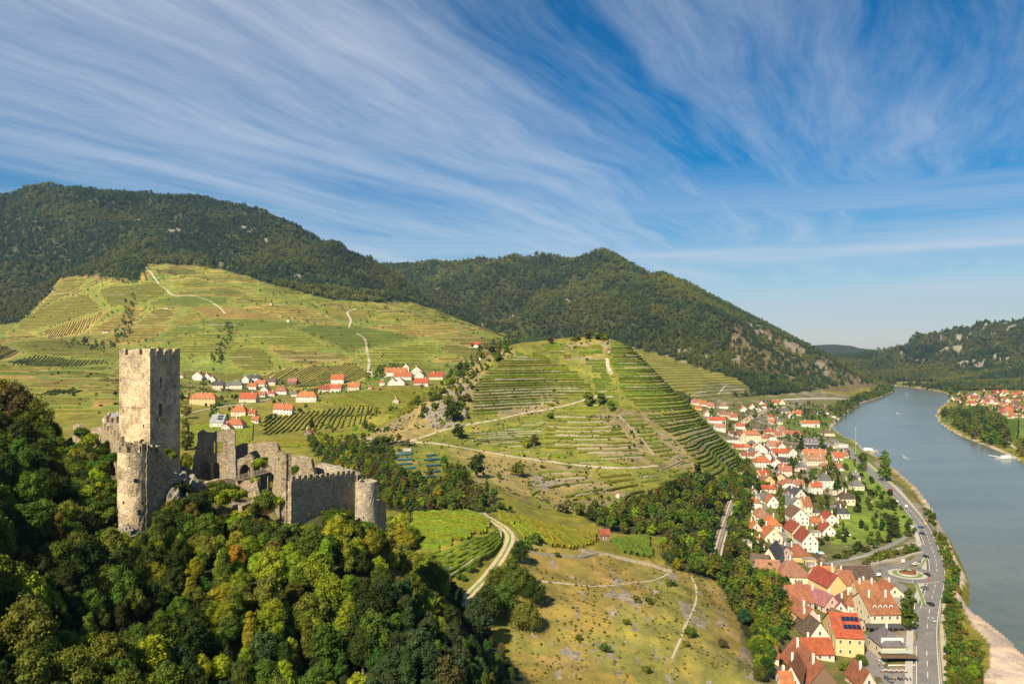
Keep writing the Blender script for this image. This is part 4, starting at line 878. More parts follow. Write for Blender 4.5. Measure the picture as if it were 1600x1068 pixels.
# left crest (behind the castle, left edge)
gx = [(20, 600, 70, 'wide', 'brown'), (60, 625, 50, 'round', 'olive'), (-10, 590, 60, 'round', 'gold')]
for p, q, wpx, k, c in gx:
    D = 205; X_ = (p-800)/FPX*D; zt = HC-(q-545)/FPX*D; s = wpx/FPX*D/(2.05*KINDS[k]['R']); tree(X_, D, s, k, c, 'on the crest at the left edge', True)
def draw_tree(T, lod):
    x, y, z, s, k, c, place, _, sz = T; nv = LIB[k, lod]; q = random.randrange(nv)
    e = link('tree' if k != 'bush' else 'shrub', None, loc=(x, y, z), rot=random.uniform(0, 6.28), scale=(s, s, s*sz*random.uniform(.9, 1.15)))
    e.empty_display_size = .5
    cr = link('crown', LIB[k, lod, q][0], e); g = random.uniform(.8, 1.2); cr.color = tuple(min(1, u*g*random.uniform(.93, 1.07)) for u in TINT[c])+(1,)
    if k != 'bush' or True: link('trunk', LIB[k, 'trunk'], e)
    px_ = 800+FPX*x/y
    zw = ''
    if y < 300:
        py_ = 545+FPX*(HC-z-5*s)/y; zw = ('far left, ' if px_ < 110 else 'left, ' if px_ < 250 else 'left of centre, ' if px_ < 420 else 'centre, ' if px_ < 560 else 'right, ' if px_ < 720 else 'far right, ')+('high up' if py_ < 760 else 'upper part' if py_ < 850 else 'middle height' if py_ < 940 else 'lower part' if py_ < 1010 else 'lowest')
    sw = 'large ' if s > 1.0 else 'small ' if s < .7 else ''
    tag(e, ' '.join(f"{sw}{WORD[c]} {KW[k]} {'tree' if k != 'bush' else 'shrub'} {place}{', '+zw if zw else ''}".split()[:16]), 'tree' if k != 'bush' else 'shrub', f"{'trees' if k != 'bush' else 'shrubs'} {place}")
    return cr
def inview(T):
    px_ = 800+FPX*T[0]/T[1]; top = 545+FPX*(HC-T[2]-KINDS[T[4]]['Ht']*T[3])/T[1]; return -60 < px_ < 1660 and top < 1075
TREES.sort(key=lambda T: -((T[3]*KINDS[T[4]]['R']/T[1])*(3 if T[7] else 1) if inview(T) else 0))
N_IND = 296; SRC = {}
lodof = lambda d: 'near' if d < 300 else 'mid' if d < 950 else 'far'
for T in TREES[:N_IND]:
    cr = draw_tree(T, lodof(T[1])); SRC.setdefault((T[4], lodof(T[1]), cr.data.name), cr)
def wood(name, pts, rots, scl, tints, src, material):
    """one object: the plants of a wood, each an instance of a crown that also stands in the scene as a tree"""
    me = bpy.data.meshes.new(name); me.vertices.add(len(pts)); me.vertices.foreach_set('co', np.asarray(pts, np.float32).ravel())
    for nm, ty, key, dat in (('rot', 'FLOAT_VECTOR', 'vector', rots), ('scl', 'FLOAT_VECTOR', 'vector', scl), ('tint', 'FLOAT_COLOR', 'color', tints)):
        a_ = me.attributes.new(nm, ty, 'POINT'); a_.data.foreach_set(key, np.asarray(dat, np.float32).ravel())
    a_ = me.attributes.new('which', 'INT', 'POINT'); a_.data.foreach_set('value', rng.integers(0, len(src), len(pts)).astype(np.int32))
    ng = bpy.data.node_groups.new(name, 'GeometryNodeTree'); ng.interface.new_socket('Geometry', in_out='INPUT', socket_type='NodeSocketGeometry'); ng.interface.new_socket('Geometry', in_out='OUTPUT', socket_type='NodeSocketGeometry')
    gi = ng.nodes.new('NodeGroupInput'); go = ng.nodes.new('NodeGroupOutput'); L = ng.links
    jn = ng.nodes.new('GeometryNodeJoinGeometry')
    for s_ in src:
        oi = ng.nodes.new('GeometryNodeObjectInfo'); oi.inputs['Object'].default_value = s_; oi.inputs['As Instance'].default_value = False; oi.transform_space = 'ORIGINAL'
        sm = ng.nodes.new('GeometryNodeSetMaterial'); sm.inputs['Material'].default_value = material; L.new(oi.outputs['Geometry'], sm.inputs[0])
        ti = ng.nodes.new('GeometryNodeGeometryToInstance'); L.new(sm.outputs[0], ti.inputs[0]); L.new(ti.outputs[0], jn.inputs[0])
    ip = ng.nodes.new('GeometryNodeInstanceOnPoints'); L.new(gi.outputs[0], ip.inputs['Points']); L.new(jn.outputs[0], ip.inputs['Instance']); ip.inputs['Pick Instance'].default_value = True
    for nm, ty, so in (('which', 'INT', 'Instance Index'), ('rot', 'FLOAT_VECTOR', 'Rotation'), ('scl', 'FLOAT_VECTOR', 'Scale')):
        na = ng.nodes.new('GeometryNodeInputNamedAttribute'); na.data_type = ty; na.inputs['Name'].default_value = nm; L.new([o_ for o_ in na.outputs if o_.enabled and o_.name == 'Attribute'][0], ip.inputs[so])
    L.new(ip.outputs[0], go.inputs[0])
    o = link(name, me); mo = o.modifiers.new('plants', 'NODES'); mo.node_group = ng; kind(o, 'stuff'); return o
rest = TREES[N_IND:]
for k in KINDS:
    for lod in ('near', 'mid', 'far'):
        TT = [T for T in rest if T[4] == k and lodof(T[1]) == lod and -140 < 800+FPX*T[0]/T[1] < 1740]
        if not TT: continue
        src = [v for (a_, b_, _), v in SRC.items() if a_ == k and b_ == lod]
        if not src:   # no tree of this kind stands singly at that distance: plant the first one as a tree of its own
            T = TT.pop(0); src = [draw_tree(T, lod)]
        if not TT: continue
        wood('shrubs' if k == 'bush' else 'wood', [T[:3] for T in TT], [(0, 0, random.uniform(0, 6.28)) for _ in TT], [(T[3],)*2+(T[3]*random.uniform(.85, 1.15),) for T in TT],
             [tuple(u*random.uniform(.75, 1.25) for u in TINT[T[5]])+(1,) for T in TT], src, M_leafI)
# tufts and seedlings in the grass
srcb = [v for (a_, b_, _), v in SRC.items() if a_ == 'bush']
for mask, area, sc_, tn in [(dry & (YY < 400), 5., (.07, .24), [(.24, .215, .045), (.17, .18, .035), (.10, .12, .03), (.28, .23, .07)]), (tem & (YY > 430) & (YY < 840), 16., (.14, .42), [(.12, .15, .03), (.17, .17, .035), (.08, .11, .025), (.22, .18, .06)]), (left_vine & (YY > 700) & VIS, 800., (.4, 1.0), [(.06, .085, .02), (.10, .12, .026), (.15, .14, .03)])]:
    x, y = scatter(mask & VIS, area, None); nz_ = fbm(x, y, 14 if area < 20 else 90, 3)+.2*rng.standard_normal(len(x)); kp = nz_ > .0; x, y = x[kp], y[kp]; s = rng.uniform(*sc_, len(x)); tt = np.array(tn)[rng.integers(0, len(tn), len(x))]*rng.uniform(.8, 1.2, (len(x), 1))
    wood('grass_tufts' if area < 20 else 'scattered_scrub', np.c_[x, y, H(x, y)], np.c_[np.zeros((len(x), 2)), rng.uniform(0, 6.28, len(x))], np.c_[s, s, s*rng.uniform(.6, 1., len(x))], np.c_[tt, np.ones(len(x))], srcb[:6], M_leafI)
# forests of the mountains
src = [v for (a_, b_, _), v in SRC.items() if b_ == 'far' and a_ != 'bush']
if not src: src = [draw_tree(TREES.pop(), 'far')]
fm = forest & (YY > 1350) & VIS
x1, y1 = scatter(fm & (YY < 2700), 62, None); x2, y2 = scatter(fm & (YY >= 2700) & (YY < 5200), 120, None)
x = np.r_[x1, x2]; y = np.r_[y1, y2]; z = H(x, y); big_ = np.r_[np.ones(len(x1)), np.full(len(x2), 1.4)]
nz = 1.3*fbm(x, y, 130, 5)+.22*rng.standard_normal(len(x)); nz2 = fbm(x+500, y, 400, 3)
base = np.where(nz[:, None] < -.08, np.array([.042, .066, .026]), np.where(nz[:, None] < .16, np.array([.066, .092, .026]), np.array([.105, .115, .026])))
base = base*(rng.uniform(.75, 1.25, (len(x), 1)))*(1+.5*nz2[:, None]); tint = np.c_[base, np.ones(len(x))]
s = rng.uniform(.85, 1.5, len(x))*big_
wood('mountain_forest', np.c_[x, y, z-.5], np.c_[np.zeros((len(x), 2)), rng.uniform(0, 6.28, len(x))], np.c_[s, s, s*rng.uniform(.9, 1.4, len(x))], tint, src, M_farI)
print('trees', len(TREES), 'forest', len(x), 'T', time.time()-T0)
# ------------------------------------------------------------------ the castle ruin
def stone_mat(name, base, dark, light, stain=.5, scale=1.5, plaster=0.):
    m = bpy.data.materials.new(name); m.use_nodes = True; t = NT(m.node_tree); b = t.n['Principled BSDF']
    b.inputs['Roughness'].default_value = .95; b.inputs['Specular IOR Level'].default_value = .1
    P = t.add('ShaderNodeNewGeometry').outputs['Position']
    Pd = t.vmath('ADD', P, t.vmath('SCALE', t.add('ShaderNodeTexNoise').outputs[1]))
    mp = t.add('ShaderNodeMapping'); mp.inputs['Scale'].default_value = (1, 1, 1.9); t.put(mp.inputs[0], P)
    vo = t.add('ShaderNodeTexVoronoi', feature='F1'); vo.inputs['Scale'].default_value = scale; t.put(vo.inputs['Vector'], mp.outputs[0])
    ve = t.add('ShaderNodeTexVoronoi', feature='DISTANCE_TO_EDGE'); ve.inputs['Scale'].default_value = scale; t.put(ve.inputs['Vector'], mp.outputs[0])
    rnd = t.xyz(vo.outputs['Color'])[0]
    c = t.mix(rnd, (*dark, 1), (*light, 1)); c = t.mix(.45, c, (*base, 1))
    c = t.mix(t.mapr(ve.outputs['Distance'], .0, .09, .55, 0), c, (dark[0]*.6, dark[1]*.6, dark[2]*.6, 1))
    n1 = t.noise(P, .16, 5, .65); n2 = t.noise(P, 1.3, 4, .7); n3 = t.noise(P, .45, 4, .6)
    if plaster: c = t.mix(t.mapr(n1, .47, .53, plaster, 0), c, (base[0]*1.25, base[1]*1.22, base[2]*1.15, 1))
    nb = t.noise(t.vmath('MULTIPLY', P, (1, 1, .45)), .33, 5, .7); c = t.mix(t.mapr(nb, .50, .60, 0, .7*stain), c, (dark[0]*.9, dark[1]*.9, dark[2]*.88, 1))
    c = t.mix(t.mapr(n3, .52, .70, 0, stain), c, (dark[0]*.7, dark[1]*.72, dark[2]*.7, 1))
    mm = t.add('ShaderNodeVectorMath', operation='SCALE'); t.put(mm.inputs[0], c); t.put(mm.inputs['Scale'], t.mapr(n2, .3, .7, .72, 1.28))
    t.put(b.inputs['Base Color'], mm.outputs[0])
    bp = t.add('ShaderNodeBump'); bp.inputs['Strength'].default_value = .8; bp.inputs['Distance'].default_value = .22
    t.put(bp.inputs['Height'], t.math('ADD', t.math('MULTIPLY', t.mapr(ve.outputs['Distance'], 0, .15), .6), t.math('MULTIPLY', n2, .9))); t.put(b.inputs['Normal'], bp.outputs[0])
    MATS[name] = m; return m
M_keep = stone_mat('keep_masonry', (.54, .425, .275), (.25, .195, .13), (.64, .54, .37), .7, 1.3, .75)
M_ruin = stone_mat('ruin_masonry', (.40, .315, .20), (.16, .13, .088), (.56, .46, .31), .55, 1.7)
M_pale = stone_mat('masonry_painted_sunlit', (.46, .385, .27), (.20, .17, .12), (.62, .54, .41), .35, 1.9)  # paler copy of the ruin masonry, with sunlight painted into its colour
M_dark = mat('painted_opening_shade', (.015, .013, .01), .95)  # near-black colour stands in for the shade inside openings
M_wood = mat('weathered_wood', (.19, .155, .115), .9, 3., .3)
M_rock = mat('grey_rock', (.20, .175, .135), .95, .8, .5, bump=1., coord='World')
def plane_map(A, B):
    a = np.array([(A[0]-800)/FPX*A[1], A[1]]); b = np.array([(B[0]-800)/FPX*B[1], B[1]]); L = np.linalg.norm(b-a); d = (b-a)/L; n = np.array([-d[1], d[0]])
    if n[1] < 0: n = -n          # n points away from the viewer
    def f(px, y):
        u = (px-800)/FPX; t_ = (a[0]-u*a[1])/(u*d[1]-d[0]); D = a[1]+t_*d[1]; return (t_, HC-(y-545)/FPX*D)
    return a, d, n, L, f
def jagged(pl, amp, zmin, step=.7):
    out = []
    for i in range(len(pl)):
        p, q = pl[i], pl[(i+1) % len(pl)]; out.append(p)
        if p[1] <= zmin+.3 and q[1] <= zmin+.3: continue
        L = math.hypot(q[0]-p[0], q[1]-p[1]); m = int(L/step)
        for k in range(1, m): t_ = k/m; out.append((p[0]+(q[0]-p[0])*t_+random.uniform(-amp, amp)*.6, p[1]+(q[1]-p[1])*t_+random.uniform(-amp, amp)))
    return out
def panel_mesh(name, a, d, n, th, outer, holes=(), m_=None, mitre=0, L=0):
    loops = [outer]+list(holes); tri = geometry.tessellate_polygon([[Vector((p[0], p[1], 0)) for p in lp] for lp in loops])
    flat = [p for lp in loops for p in lp]; V = []; k = len(flat)
    for s, z in flat: V.append((a[0]+d[0]*s, a[1]+d[1]*s, z))
    for s, z in flat:
        if mitre and s < mitre*.5: s2 = mitre
        elif mitre and s > L-mitre*.5: s2 = L-mitre
        else: s2 = s
        V.append((a[0]+d[0]*s2+n[0]*th, a[1]+d[1]*s2+n[1]*th, z))
    F = []; 
    for t3 in tri: F.append(tuple(t3)); F.append(tuple(k+q for q in reversed(t3)))
    o_ = 0
    for lp in loops:
        for i in range(len(lp)): j = (i+1) % len(lp); F.append((o_+i, o_+j, k+o_+j, k+o_+i))
        o_ += len(lp)
    me = mesh(name, V, F, [m_]); bm = bmesh.new(); bm.from_mesh(me); bmesh.ops.recalc_face_normals(bm, faces=bm.faces); bm.to_mesh(me); bm.free(); return me
def arch(f, x0, x1, ytop, ybot, pointed=.0, n_=6):
    """an arched opening, as a loop on the wall plane, from picture coordinates"""
    s0, zt = f(x0, ytop); s1, _ = f(x1, ytop); _, zb = f((x0+x1)/2, ybot); w_ = (s1-s0); r = min(abs(w_)/2*(1+pointed), (zt-zb)*.6)
    pts = [(s0, zb), (s1, zb)]
    for k in range(n_+1): a_ = math.pi*k/n_; pts.append(((s0+s1)/2+w_/2*math.cos(a_), zt-r+r*math.sin(a_)**(1 if not pointed else 1.3)))
    return pts
def ruin(name, label, A, B, th, outline, holes=(), amp=.22, m_=None, cat='ruined wall', group='walls of the castle ruin', rects=()):
    a, d, n, L, f = plane_map(A, B); pl = [f(*p) for p in outline]; zmin = min(p[1] for p in pl)
    outer = jagged(pl, amp, zmin) if amp else pl
    hl = [arch(f, *q) for q in holes]+[[f(x0, y1), f(x1, y1), f(x1, y0), f(x0, y0)] for x0, y0, x1, y1 in rects]
    me = panel_mesh(name, a, d, n, th, outer, hl, m_ or M_ruin); c = np.array([v.co[:] for v in me.vertices]).mean(0); c[2] = min(v.co.z for v in me.vertices)
    for v in me.vertices: v.co -= Vector(c)
    e = link(name, None, loc=tuple(c)); link('masonry', me, e)
    tag(e, label, cat, group); return e, (a, d, n, L, f), c
def box(c, sx, sy, sz, rot=0., base=True):
    ca_, sa_ = math.cos(rot), math.sin(rot); V = []
    for z in ((0, sz) if base else (-sz/2, sz/2)):
        for x, y in ((-sx/2, -sy/2), (sx/2, -sy/2), (sx/2, sy/2), (-sx/2, sy/2)): V.append((c[0]+x*ca_-y*sa_, c[1]+x*sa_+y*ca_, c[2]+z))
    return V, [(0, 3, 2, 1), (4, 5, 6, 7), (0, 1, 5, 4), (1, 2, 6, 5), (2, 3, 7, 6), (3, 0, 4, 7)]
def boxes(lst):
    V, F = [], []
    for b_ in lst:
        v, f = box(*b_) if not isinstance(b_, tuple) or not isinstance(b_[1], list) else b_
        F += [tuple(q+len(V) for q in p) for p in f]; V += v
    return V, F
_mer = {}
def merlon(parent, p, wd, th, ht, rot, m_, worn=.12):
    key = (round(wd, 1), round(th, 1), round(ht, 1), m_.name, random.randrange(3))
    if key not in _mer:
        v, f = box((0, 0, -.25), wd, th, ht+.25); v = [(x, y, z if z < 0 else z+random.uniform(-worn, worn)*2) for x, y, z in v]; _mer[key] = mesh('merlon', v, f, [m_])
    return link('merlon', _mer[key], parent, loc=p, rot=rot)
# the keep
ang = math.atan2(-566, 1200); los = math.atan2(1200, -566)     # line of sight to the tower, in plan
D0 = 189.; C0 = np.array([(234.5-800)/FPX*D0, D0]); side = 9.9
sd = np.array([math.cos(los), math.sin(los)])
dR = np.array([math.cos(los-math.pi/4), math.sin(los-math.pi/4)]); dL = np.array([math.cos(los+math.pi/4), math.sin(los+math.pi/4)])
z0, z1 = 92., 125.5; mh = 2.1
keep = link('castle_keep', None, loc=(C0[0], C0[1], z0)); tag(keep, 'tall square stone keep with battlements, sunlit left face and dark right face', 'castle tower')
def keep_face(P0, d, n, holes, L=side):
    out = [(0, 0), (L, 0)]+[(L-k*L/9, z1-z0+(random.uniform(-.12, .12) if 0 < k < 9 else 0)) for k in range(10)]
    return panel_mesh('wall', (P0[0]-C0[0], P0[1]-C0[1]), d, n, 1.7, out, holes, M_keep, 1.7, L)
def hole(s0, s1, za, zb, ar=True):
    pts = [(s0, za), (s1, za)]; w_ = s1-s0
    if ar: pts += [((s0+s1)/2+w_/2*math.cos(math.pi*k/6), zb-w_/2+w_/2*math.sin(math.pi*k/6)) for k in range(7)]
    else: pts += [(s1, zb), (s0, zb)]
    return pts
zz_ = lambda y: HC-(y-545)/FPX*D0-z0
CR, CL = C0+dR*side, C0+dL*side; CB = CR+dL*side
link('wall', keep_face(C0, dR, dL, [hole(3.1, 3.75, zz_(608), zz_(590), False), hole(2.75, 4.0, zz_(656), zz_(631)), hole(4.3, 4.6, zz_(684), zz_(680), False)]), keep)
link('wall', keep_face(CL, -dL, dR, [hole(6.6, 8.1, zz_(706), zz_(686)), hole(1.2, 1.55, zz_(645), zz_(641), False), hole(7.6, 8.0, zz_(668), zz_(663), False)]), keep)
link('wall', keep_face(CB, -dR, -dL, []), keep); link('wall', keep_face(CR, dL, -dR, []), keep)
ctr = (C0+CB)/2-C0
v, f = box((ctr[0], ctr[1], z1-z0-1.5), side-3.2, side-3.2, .4, math.atan2(dR[1], dR[0])); link('platform', mesh('platform', v, f, [M_ruin]), keep)
v, f = box((ctr[0], ctr[1], .5), side-3.6, side-3.6, z1-z0-4, math.atan2(dR[1], dR[0])); link('shade_block', mesh('shade_core', v, f, [M_dark]), keep)  # solid dark block added inside the keep as painted shade behind its openings
for P0, d, n, spec in ((C0, dR, dL, [(0, 1.9), (2.7, 1.7), (5.2, 2.1), (8.1, 1.8)]), (CL, -dL, dR, [(.83, 1.1), (2.9, 3.6), (7.5, 1.55)]), (CB, -dR, -dL, [(0, 1.9), (2.9, 2.), (5.6, 2.), (8.1, 1.8)]), (CR, dL, -dR, [(.83, 1.1), (3., 3.4), (7.4, 1.6)])):
    for s_, w_ in spec:
        p = P0+d*(s_+w_/2)+n*.42-C0; merlon(keep, (p[0], p[1], z1-z0), w_, .78, 1.55*random.uniform(.9, 1.03), math.atan2(d[1], d[0]), M_keep)
# ledge and remains of a balcony
p = C0+dR*3.4-dL*.35-C0; v, f = box((0, 0, 0), 1.9, .7, .25); link('balcony', mesh('balcony', v, f, [M_wood]), keep, loc=(p[0], p[1], zz_(657)), rot=math.atan2(dR[1], dR[0]))
for k in (-.8, 0, .8): v, f = box((0, 0, 0), .1, .1, 1.); link('post', mesh('post', v, f, [M_wood]), keep, loc=(p[0]+dR[0]*k-dL[0]*.25, p[1]+dR[1]*k-dL[1]*.25, zz_(657)), rot=0)
p = CL-dL*4.3-dR*.07-C0; v, f = box((0, 0, 0), 8.3, .14, .22); link('ledge', mesh('ledge', v, f, [M_keep]), keep, loc=(p[0], p[1], zz_(637)), rot=math.atan2(dL[1], dL[0]))
# round towers
def round_tower(name, label, px, D, R, ztop, zbot, th, nm=0, bat=.5, holes=(), wavy=.25, m_=None):
    cx, cy = (px-800)/FPX*D, D; e = link(name, None, loc=(cx, cy, zbot)); n_ = 40; V = []; F = []; Hh = ztop-zbot; rows = 14
    for j in range(rows+1):
        t_ = j/rows
        for i in range(n_):
            a = 2*math.pi*i/n_; r = R+bat*(1-t_)**1.5+random.uniform(-.05, .05); V.append((r*math.cos(a), r*math.sin(a), Hh*t_+(random.uniform(-wavy, wavy) if j == rows else 0)))
    for j in range(rows):
        for i in range(n_): F.append((j*n_+i, j*n_+(i+1) % n_, (j+1)*n_+(i+1) % n_, (j+1)*n_+i))
    b0 = len(V)
    for i in range(n_): a = 2*math.pi*i/n_; V.append(((R-th)*math.cos(a), (R-th)*math.sin(a), V[rows*n_+i][2]))
    for i in range(n_): a = 2*math.pi*i/n_; V.append(((R-th)*math.cos(a), (R-th)*math.sin(a), Hh-1.6))
    for i in range(n_): F.append((rows*n_+i, rows*n_+(i+1) % n_, b0+(i+1) % n_, b0+i)); F.append((b0+i, b0+(i+1) % n_, b0+n_+(i+1) % n_, b0+n_+i))
    F.append(tuple(b0+n_+i for i in range(n_))); me = mesh('wall', V, F, [m_ or M_ruin]); link('wall', me, e)
    vd = Vector((-cx, -cy, 0)).normalized(); rt = Vector((-vd.y, vd.x, 0))
    for (u, z, w_, hh) in holes:       # u: -1..1 across the tower as seen, z above the foot
        s = u; c_ = math.sqrt(max(0, 1-s*s)); rr = R+bat*(1-z/Hh)**1.5; p = vd*(c_*(rr-.04))+rt*(-s*(rr-.04)); v, f = box((0, 0, 0), w_, .3, hh); link('arrow_slit', mesh('arrow_slit', v, f, [M_dark]), e, loc=(p.x, p.y, z), rot=math.atan2(p.y, p.x)+math.pi/2)  # slits are solid dark boxes, their inner shade painted on
    for k in range(nm):
        a = 2*math.pi*(k+.5)/nm; merlon(e, ((R-th/2)*math.cos(a), (R-th/2)*math.sin(a), Hh), 2*math.pi*R/nm*.58, th*.85, 1.9*random.uniform(.85, 1.1), a+math.pi/2, M_ruin)
    tag(e, label, 'castle tower', 'round towers of the castle ruin'); return e
round_tower('corner_tower', 'high rounded corner tower with battlements in front of the square keep', 208.5, 175, 3.25, HC-(705-545)/FPX*175, 80, .75, 9, .25, [(-.15, 17.2, .9, .75), (-.3, 9.8, .4, 1.2), (.35, 7.6, .5, .5), (-.55, 12, .35, .5), (.1, 4.3, .5, .5), (.6, 12.5, .3, .5)], m_=M_keep)  # paler keep stone puts a more sunlit tone into the tower's colour
round_tower('end_tower', 'squat open-topped round tower at the right end of the castle', 571.5, 201, 2.85, HC-(751-545)/FPX*201, 74, .85, 0, .3, [(.2, 9.5, .3, .4), (.05, 6.2, .3, .4), (-.3, 8, .3, .3)], m_=M_pale)
G_ = 'walls of the castle ruin'
e, pm, c = ruin('curtain_wall', 'crumbling high wall falling away from the corner tower towards the right', (229, 174), (298, 186), 1.3, [(229, 860), (229, 706), (243, 706), (256, 708), (262, 722), (270, 735), (280, 744), (290, 757), (298, 772), (303, 800), (304, 860)], amp=.35, rects=[(240.5, 768, 244, 775), (235, 718, 236.5, 721)])
a, d, n, L, f = pm
for px in (233, 240.5, 248.5): s, z = f(px, 706); p = a+d*s+n*.4; merlon(e, (p[0]-c[0], p[1]-c[1], z-c[2]), .85, .75, 1.5, math.atan2(d[1], d[0]), M_ruin)
for (nm, lb, A, B, ol, mer, mt_) in [
  ('crenellated_wall', 'long crenellated front wall between the gable stump and the round end tower', (455, 180.5), (557, 200), [(455, 850), (455, 752), (480, 750), (510, 746), (535, 744), (557, 742), (557, 850)], 12, 1.15),
  ('crenellated_wall', 'wall with worn battlements climbing behind the corner tower on the left', (158, 199), (190, 177), [(158, 790), (158, 668), (170, 676), (180, 684), (190, 693), (190, 810)], 6, 1.5),
  ('crenellated_wall', 'short wall with broad battlements touching the left foot of the keep', (160, 210), (191, 204), [(160, 760), (160, 659), (175, 660), (191, 662), (191, 760)], 4, 1.6),
  ('crenellated_wall', 'leftmost stub of wall wrapped in ivy at the edge of the wood', (112, 206), (160, 200), [(112, 760), (114, 664), (122, 661), (130, 672), (142, 670), (150, 667), (160, 667), (160, 790)], 0, 1.5)]:
    e, pm, c = ruin(nm, lb, A, B, 1.1, ol, amp=.12); a, d, n, L, f = pm
    for k in range(mer):
        t_ = (k+.5)/mer; s = L*t_; tx = np.interp(s, [f(*q)[0] for q in ol[1:-1]], [f(*q)[1] for q in ol[1:-1]]); p = a+d*s+n*.45
        merlon(e, (p[0]-c[0], p[1]-c[1], tx-c[2]), L/mer*.55, .7, mt_*random.uniform(.85, 1.1), math.atan2(d[1], d[0]), M_ruin)
ruin('palace_wall', 'tall ruined palace wall with two window gaps above two dark arches', (300, 205), (368, 207), 1.3, [(298, 790), (297, 750), (302, 718), (308, 692), (309, 676), (316, 671), (322, 675), (331, 676), (345, 672), (361, 670), (367, 673), (368, 790)], holes=[(312, 329, 721, 750, 0), (332.5, 343, 722, 748, 0)], rects=[(332.5, 690, 336, 708), (338.5, 690, 348, 708)])
ruin('palace_wall', 'dark inner wall seen through the arches of the palace ruin', (300, 211), (368, 212), 1., [(303, 790), (303, 716), (312, 712), (366, 714), (368, 790)], amp=.2)
ruin('stone_pillar', 'narrow sunlit stone pillar at the right edge of the palace wall', (355, 203), (369, 203.6), 2.2, [(354, 800), (353, 752), (354, 722), (356, 718), (356, 691), (361, 688), (367, 690), (368, 720), (369, 752), (369, 800)], amp=.12, m_=M_pale)
ruin('gate_building', 'low ruin with one pointed arch beside the sunlit pillar', (369, 204), (397, 205), 3.5, [(369, 800), (369, 718), (380, 715), (388, 711), (396, 716), (397, 800)], holes=[(374, 391, 725, 750, .35)], amp=.15)
ruin('back_wall', 'high ragged back wall between the pillar and the gable stump', (366, 216), (446, 213), 1.2, [(366, 790), (366, 699), (372, 695), (384, 693), (400, 692), (414, 690), (426, 690), (433, 695), (436, 704), (444, 708), (450, 716), (452, 790)])
ruin('gable_stump', 'tall jagged gable stump with a sunlit edge left of the crenellated wall', (424, 193), (447, 181), 1.4, [(420, 850), (424, 775), (428, 745), (429, 716), (436, 710), (446, 707), (447, 850)], amp=.2, rects=[(434, 715, 437, 721)])
ruin('gable_stump', 'shaded right face of the gable stump', (447.3, 181.2), (457, 186), 1.2, [(447.3, 850), (447.3, 707), (451, 709), (454, 725), (456, 745), (457, 850)], amp=.2, rects=[(450.5, 728, 452, 731)])
ruin('back_wall', 'short dark back wall right of the gable stump', (453, 209), (491, 207), 1.2, [(453, 790), (453, 713), (465, 712), (478, 714), (486, 717), (488, 728), (491, 738), (491, 790)])
ruin('back_wall', 'sunlit rubble topped wall curving behind the battlements', (489, 213), (551, 209), 2.6, [(489, 790), (489, 727), (498, 724), (508, 727), (525, 730), (540, 734), (552, 740), (556, 790)], amp=.3, m_=M_pale)
ruin('rubble_wall', 'broken stub of wall just left of the round end tower', (547, 206), (561, 205), 2., [(547, 790), (548, 739), (554, 737), (559, 742), (561, 790)], amp=.3)
ruin('low_wall', 'low thick wall with a pale worn top under the palace arches', (286, 186), (368, 196), 1.6, [(286, 840), (286, 762), (300, 757), (322, 754), (340, 749), (356, 747), (368, 750), (368, 840)], amp=.12)
ruin('low_wall', 'sloping broken wall with pale top left of the gable stump', (376, 181), (431, 191), 1.3, [(376, 850), (378, 790), (392, 786), (404, 780), (414, 775), (419, 766), (426, 769), (431, 774), (432, 850)], amp=.16)
ruin('vault_wall', 'shaded wall with a low dark vault below the wooden walkway', (366, 200), (402, 199), 1.5, [(366, 840), (366, 752), (380, 750), (402, 748), (403, 840)], holes=[(371, 385, 768, 795, 0)], amp=.15)
ruin('vault_wall', 'thin upright piece of wall right of the low dark vault', (398, 196), (408, 196.5), .9, [(398, 840), (399, 760), (402, 755), (406, 770), (408, 790), (409, 840)], amp=.15)
ruin('side_building', 'small stone outbuilding stub right of the round end tower', (588, 208), (603, 212), 3., [(588, 830), (588, 783), (596, 780), (603, 784), (604, 830)], amp=.1)
# wooden walkway with railings
def pt(px, y, D): return Vector(((px-800)/FPX*D, D, HC-(y-545)/FPX*D))
wk = link('wooden_walkway', None, loc=pt(368, 750, 199.5)); o0 = pt(368, 750, 199.5); o1 = pt(424, 735, 202)
dv = o1-o0; N_ = 30
pl = mesh('plank', *box((0, 0, -.12), .28, 1.7, .1), [M_wood]); ra = math.atan2(dv.y, dv.x)
for k in range(N_): link('plank', pl, wk, loc=dv*((k+.5)/N_), rot=ra)
for sgn in (-.8, .8):
    off = Vector((-dv.y, dv.x, 0)).normalized()*sgn
    for k in range(6): v, f = box((0, 0, -.1), .12, .12, 1.15); link('post', mesh('post', v, f, [M_wood]), wk, loc=dv*(k/5)+off)
    for hh in (.5, 1.0):
        v = []; 
        for q in (Vector(), dv):
            for a_, b_ in ((-.05, -.05), (.05, -.05), (.05, .05), (-.05, .05)): v.append(q+off+Vector((0, a_, hh+b_)))
        link('rail', mesh('rail', v, [(0, 1, 5, 4), (1, 2, 6, 5), (2, 3, 7, 6), (3, 0, 4, 7)], [M_wood]), wk)
for sx in (.1, .5, .9): v, f = box((0, 0, -7), .25, .25, 7); link('support', mesh('support', v, f, [M_wood]), wk, loc=dv*sx)
tag(wk, 'sloping wooden walkway with handrails beside the pointed arch', 'walkway')
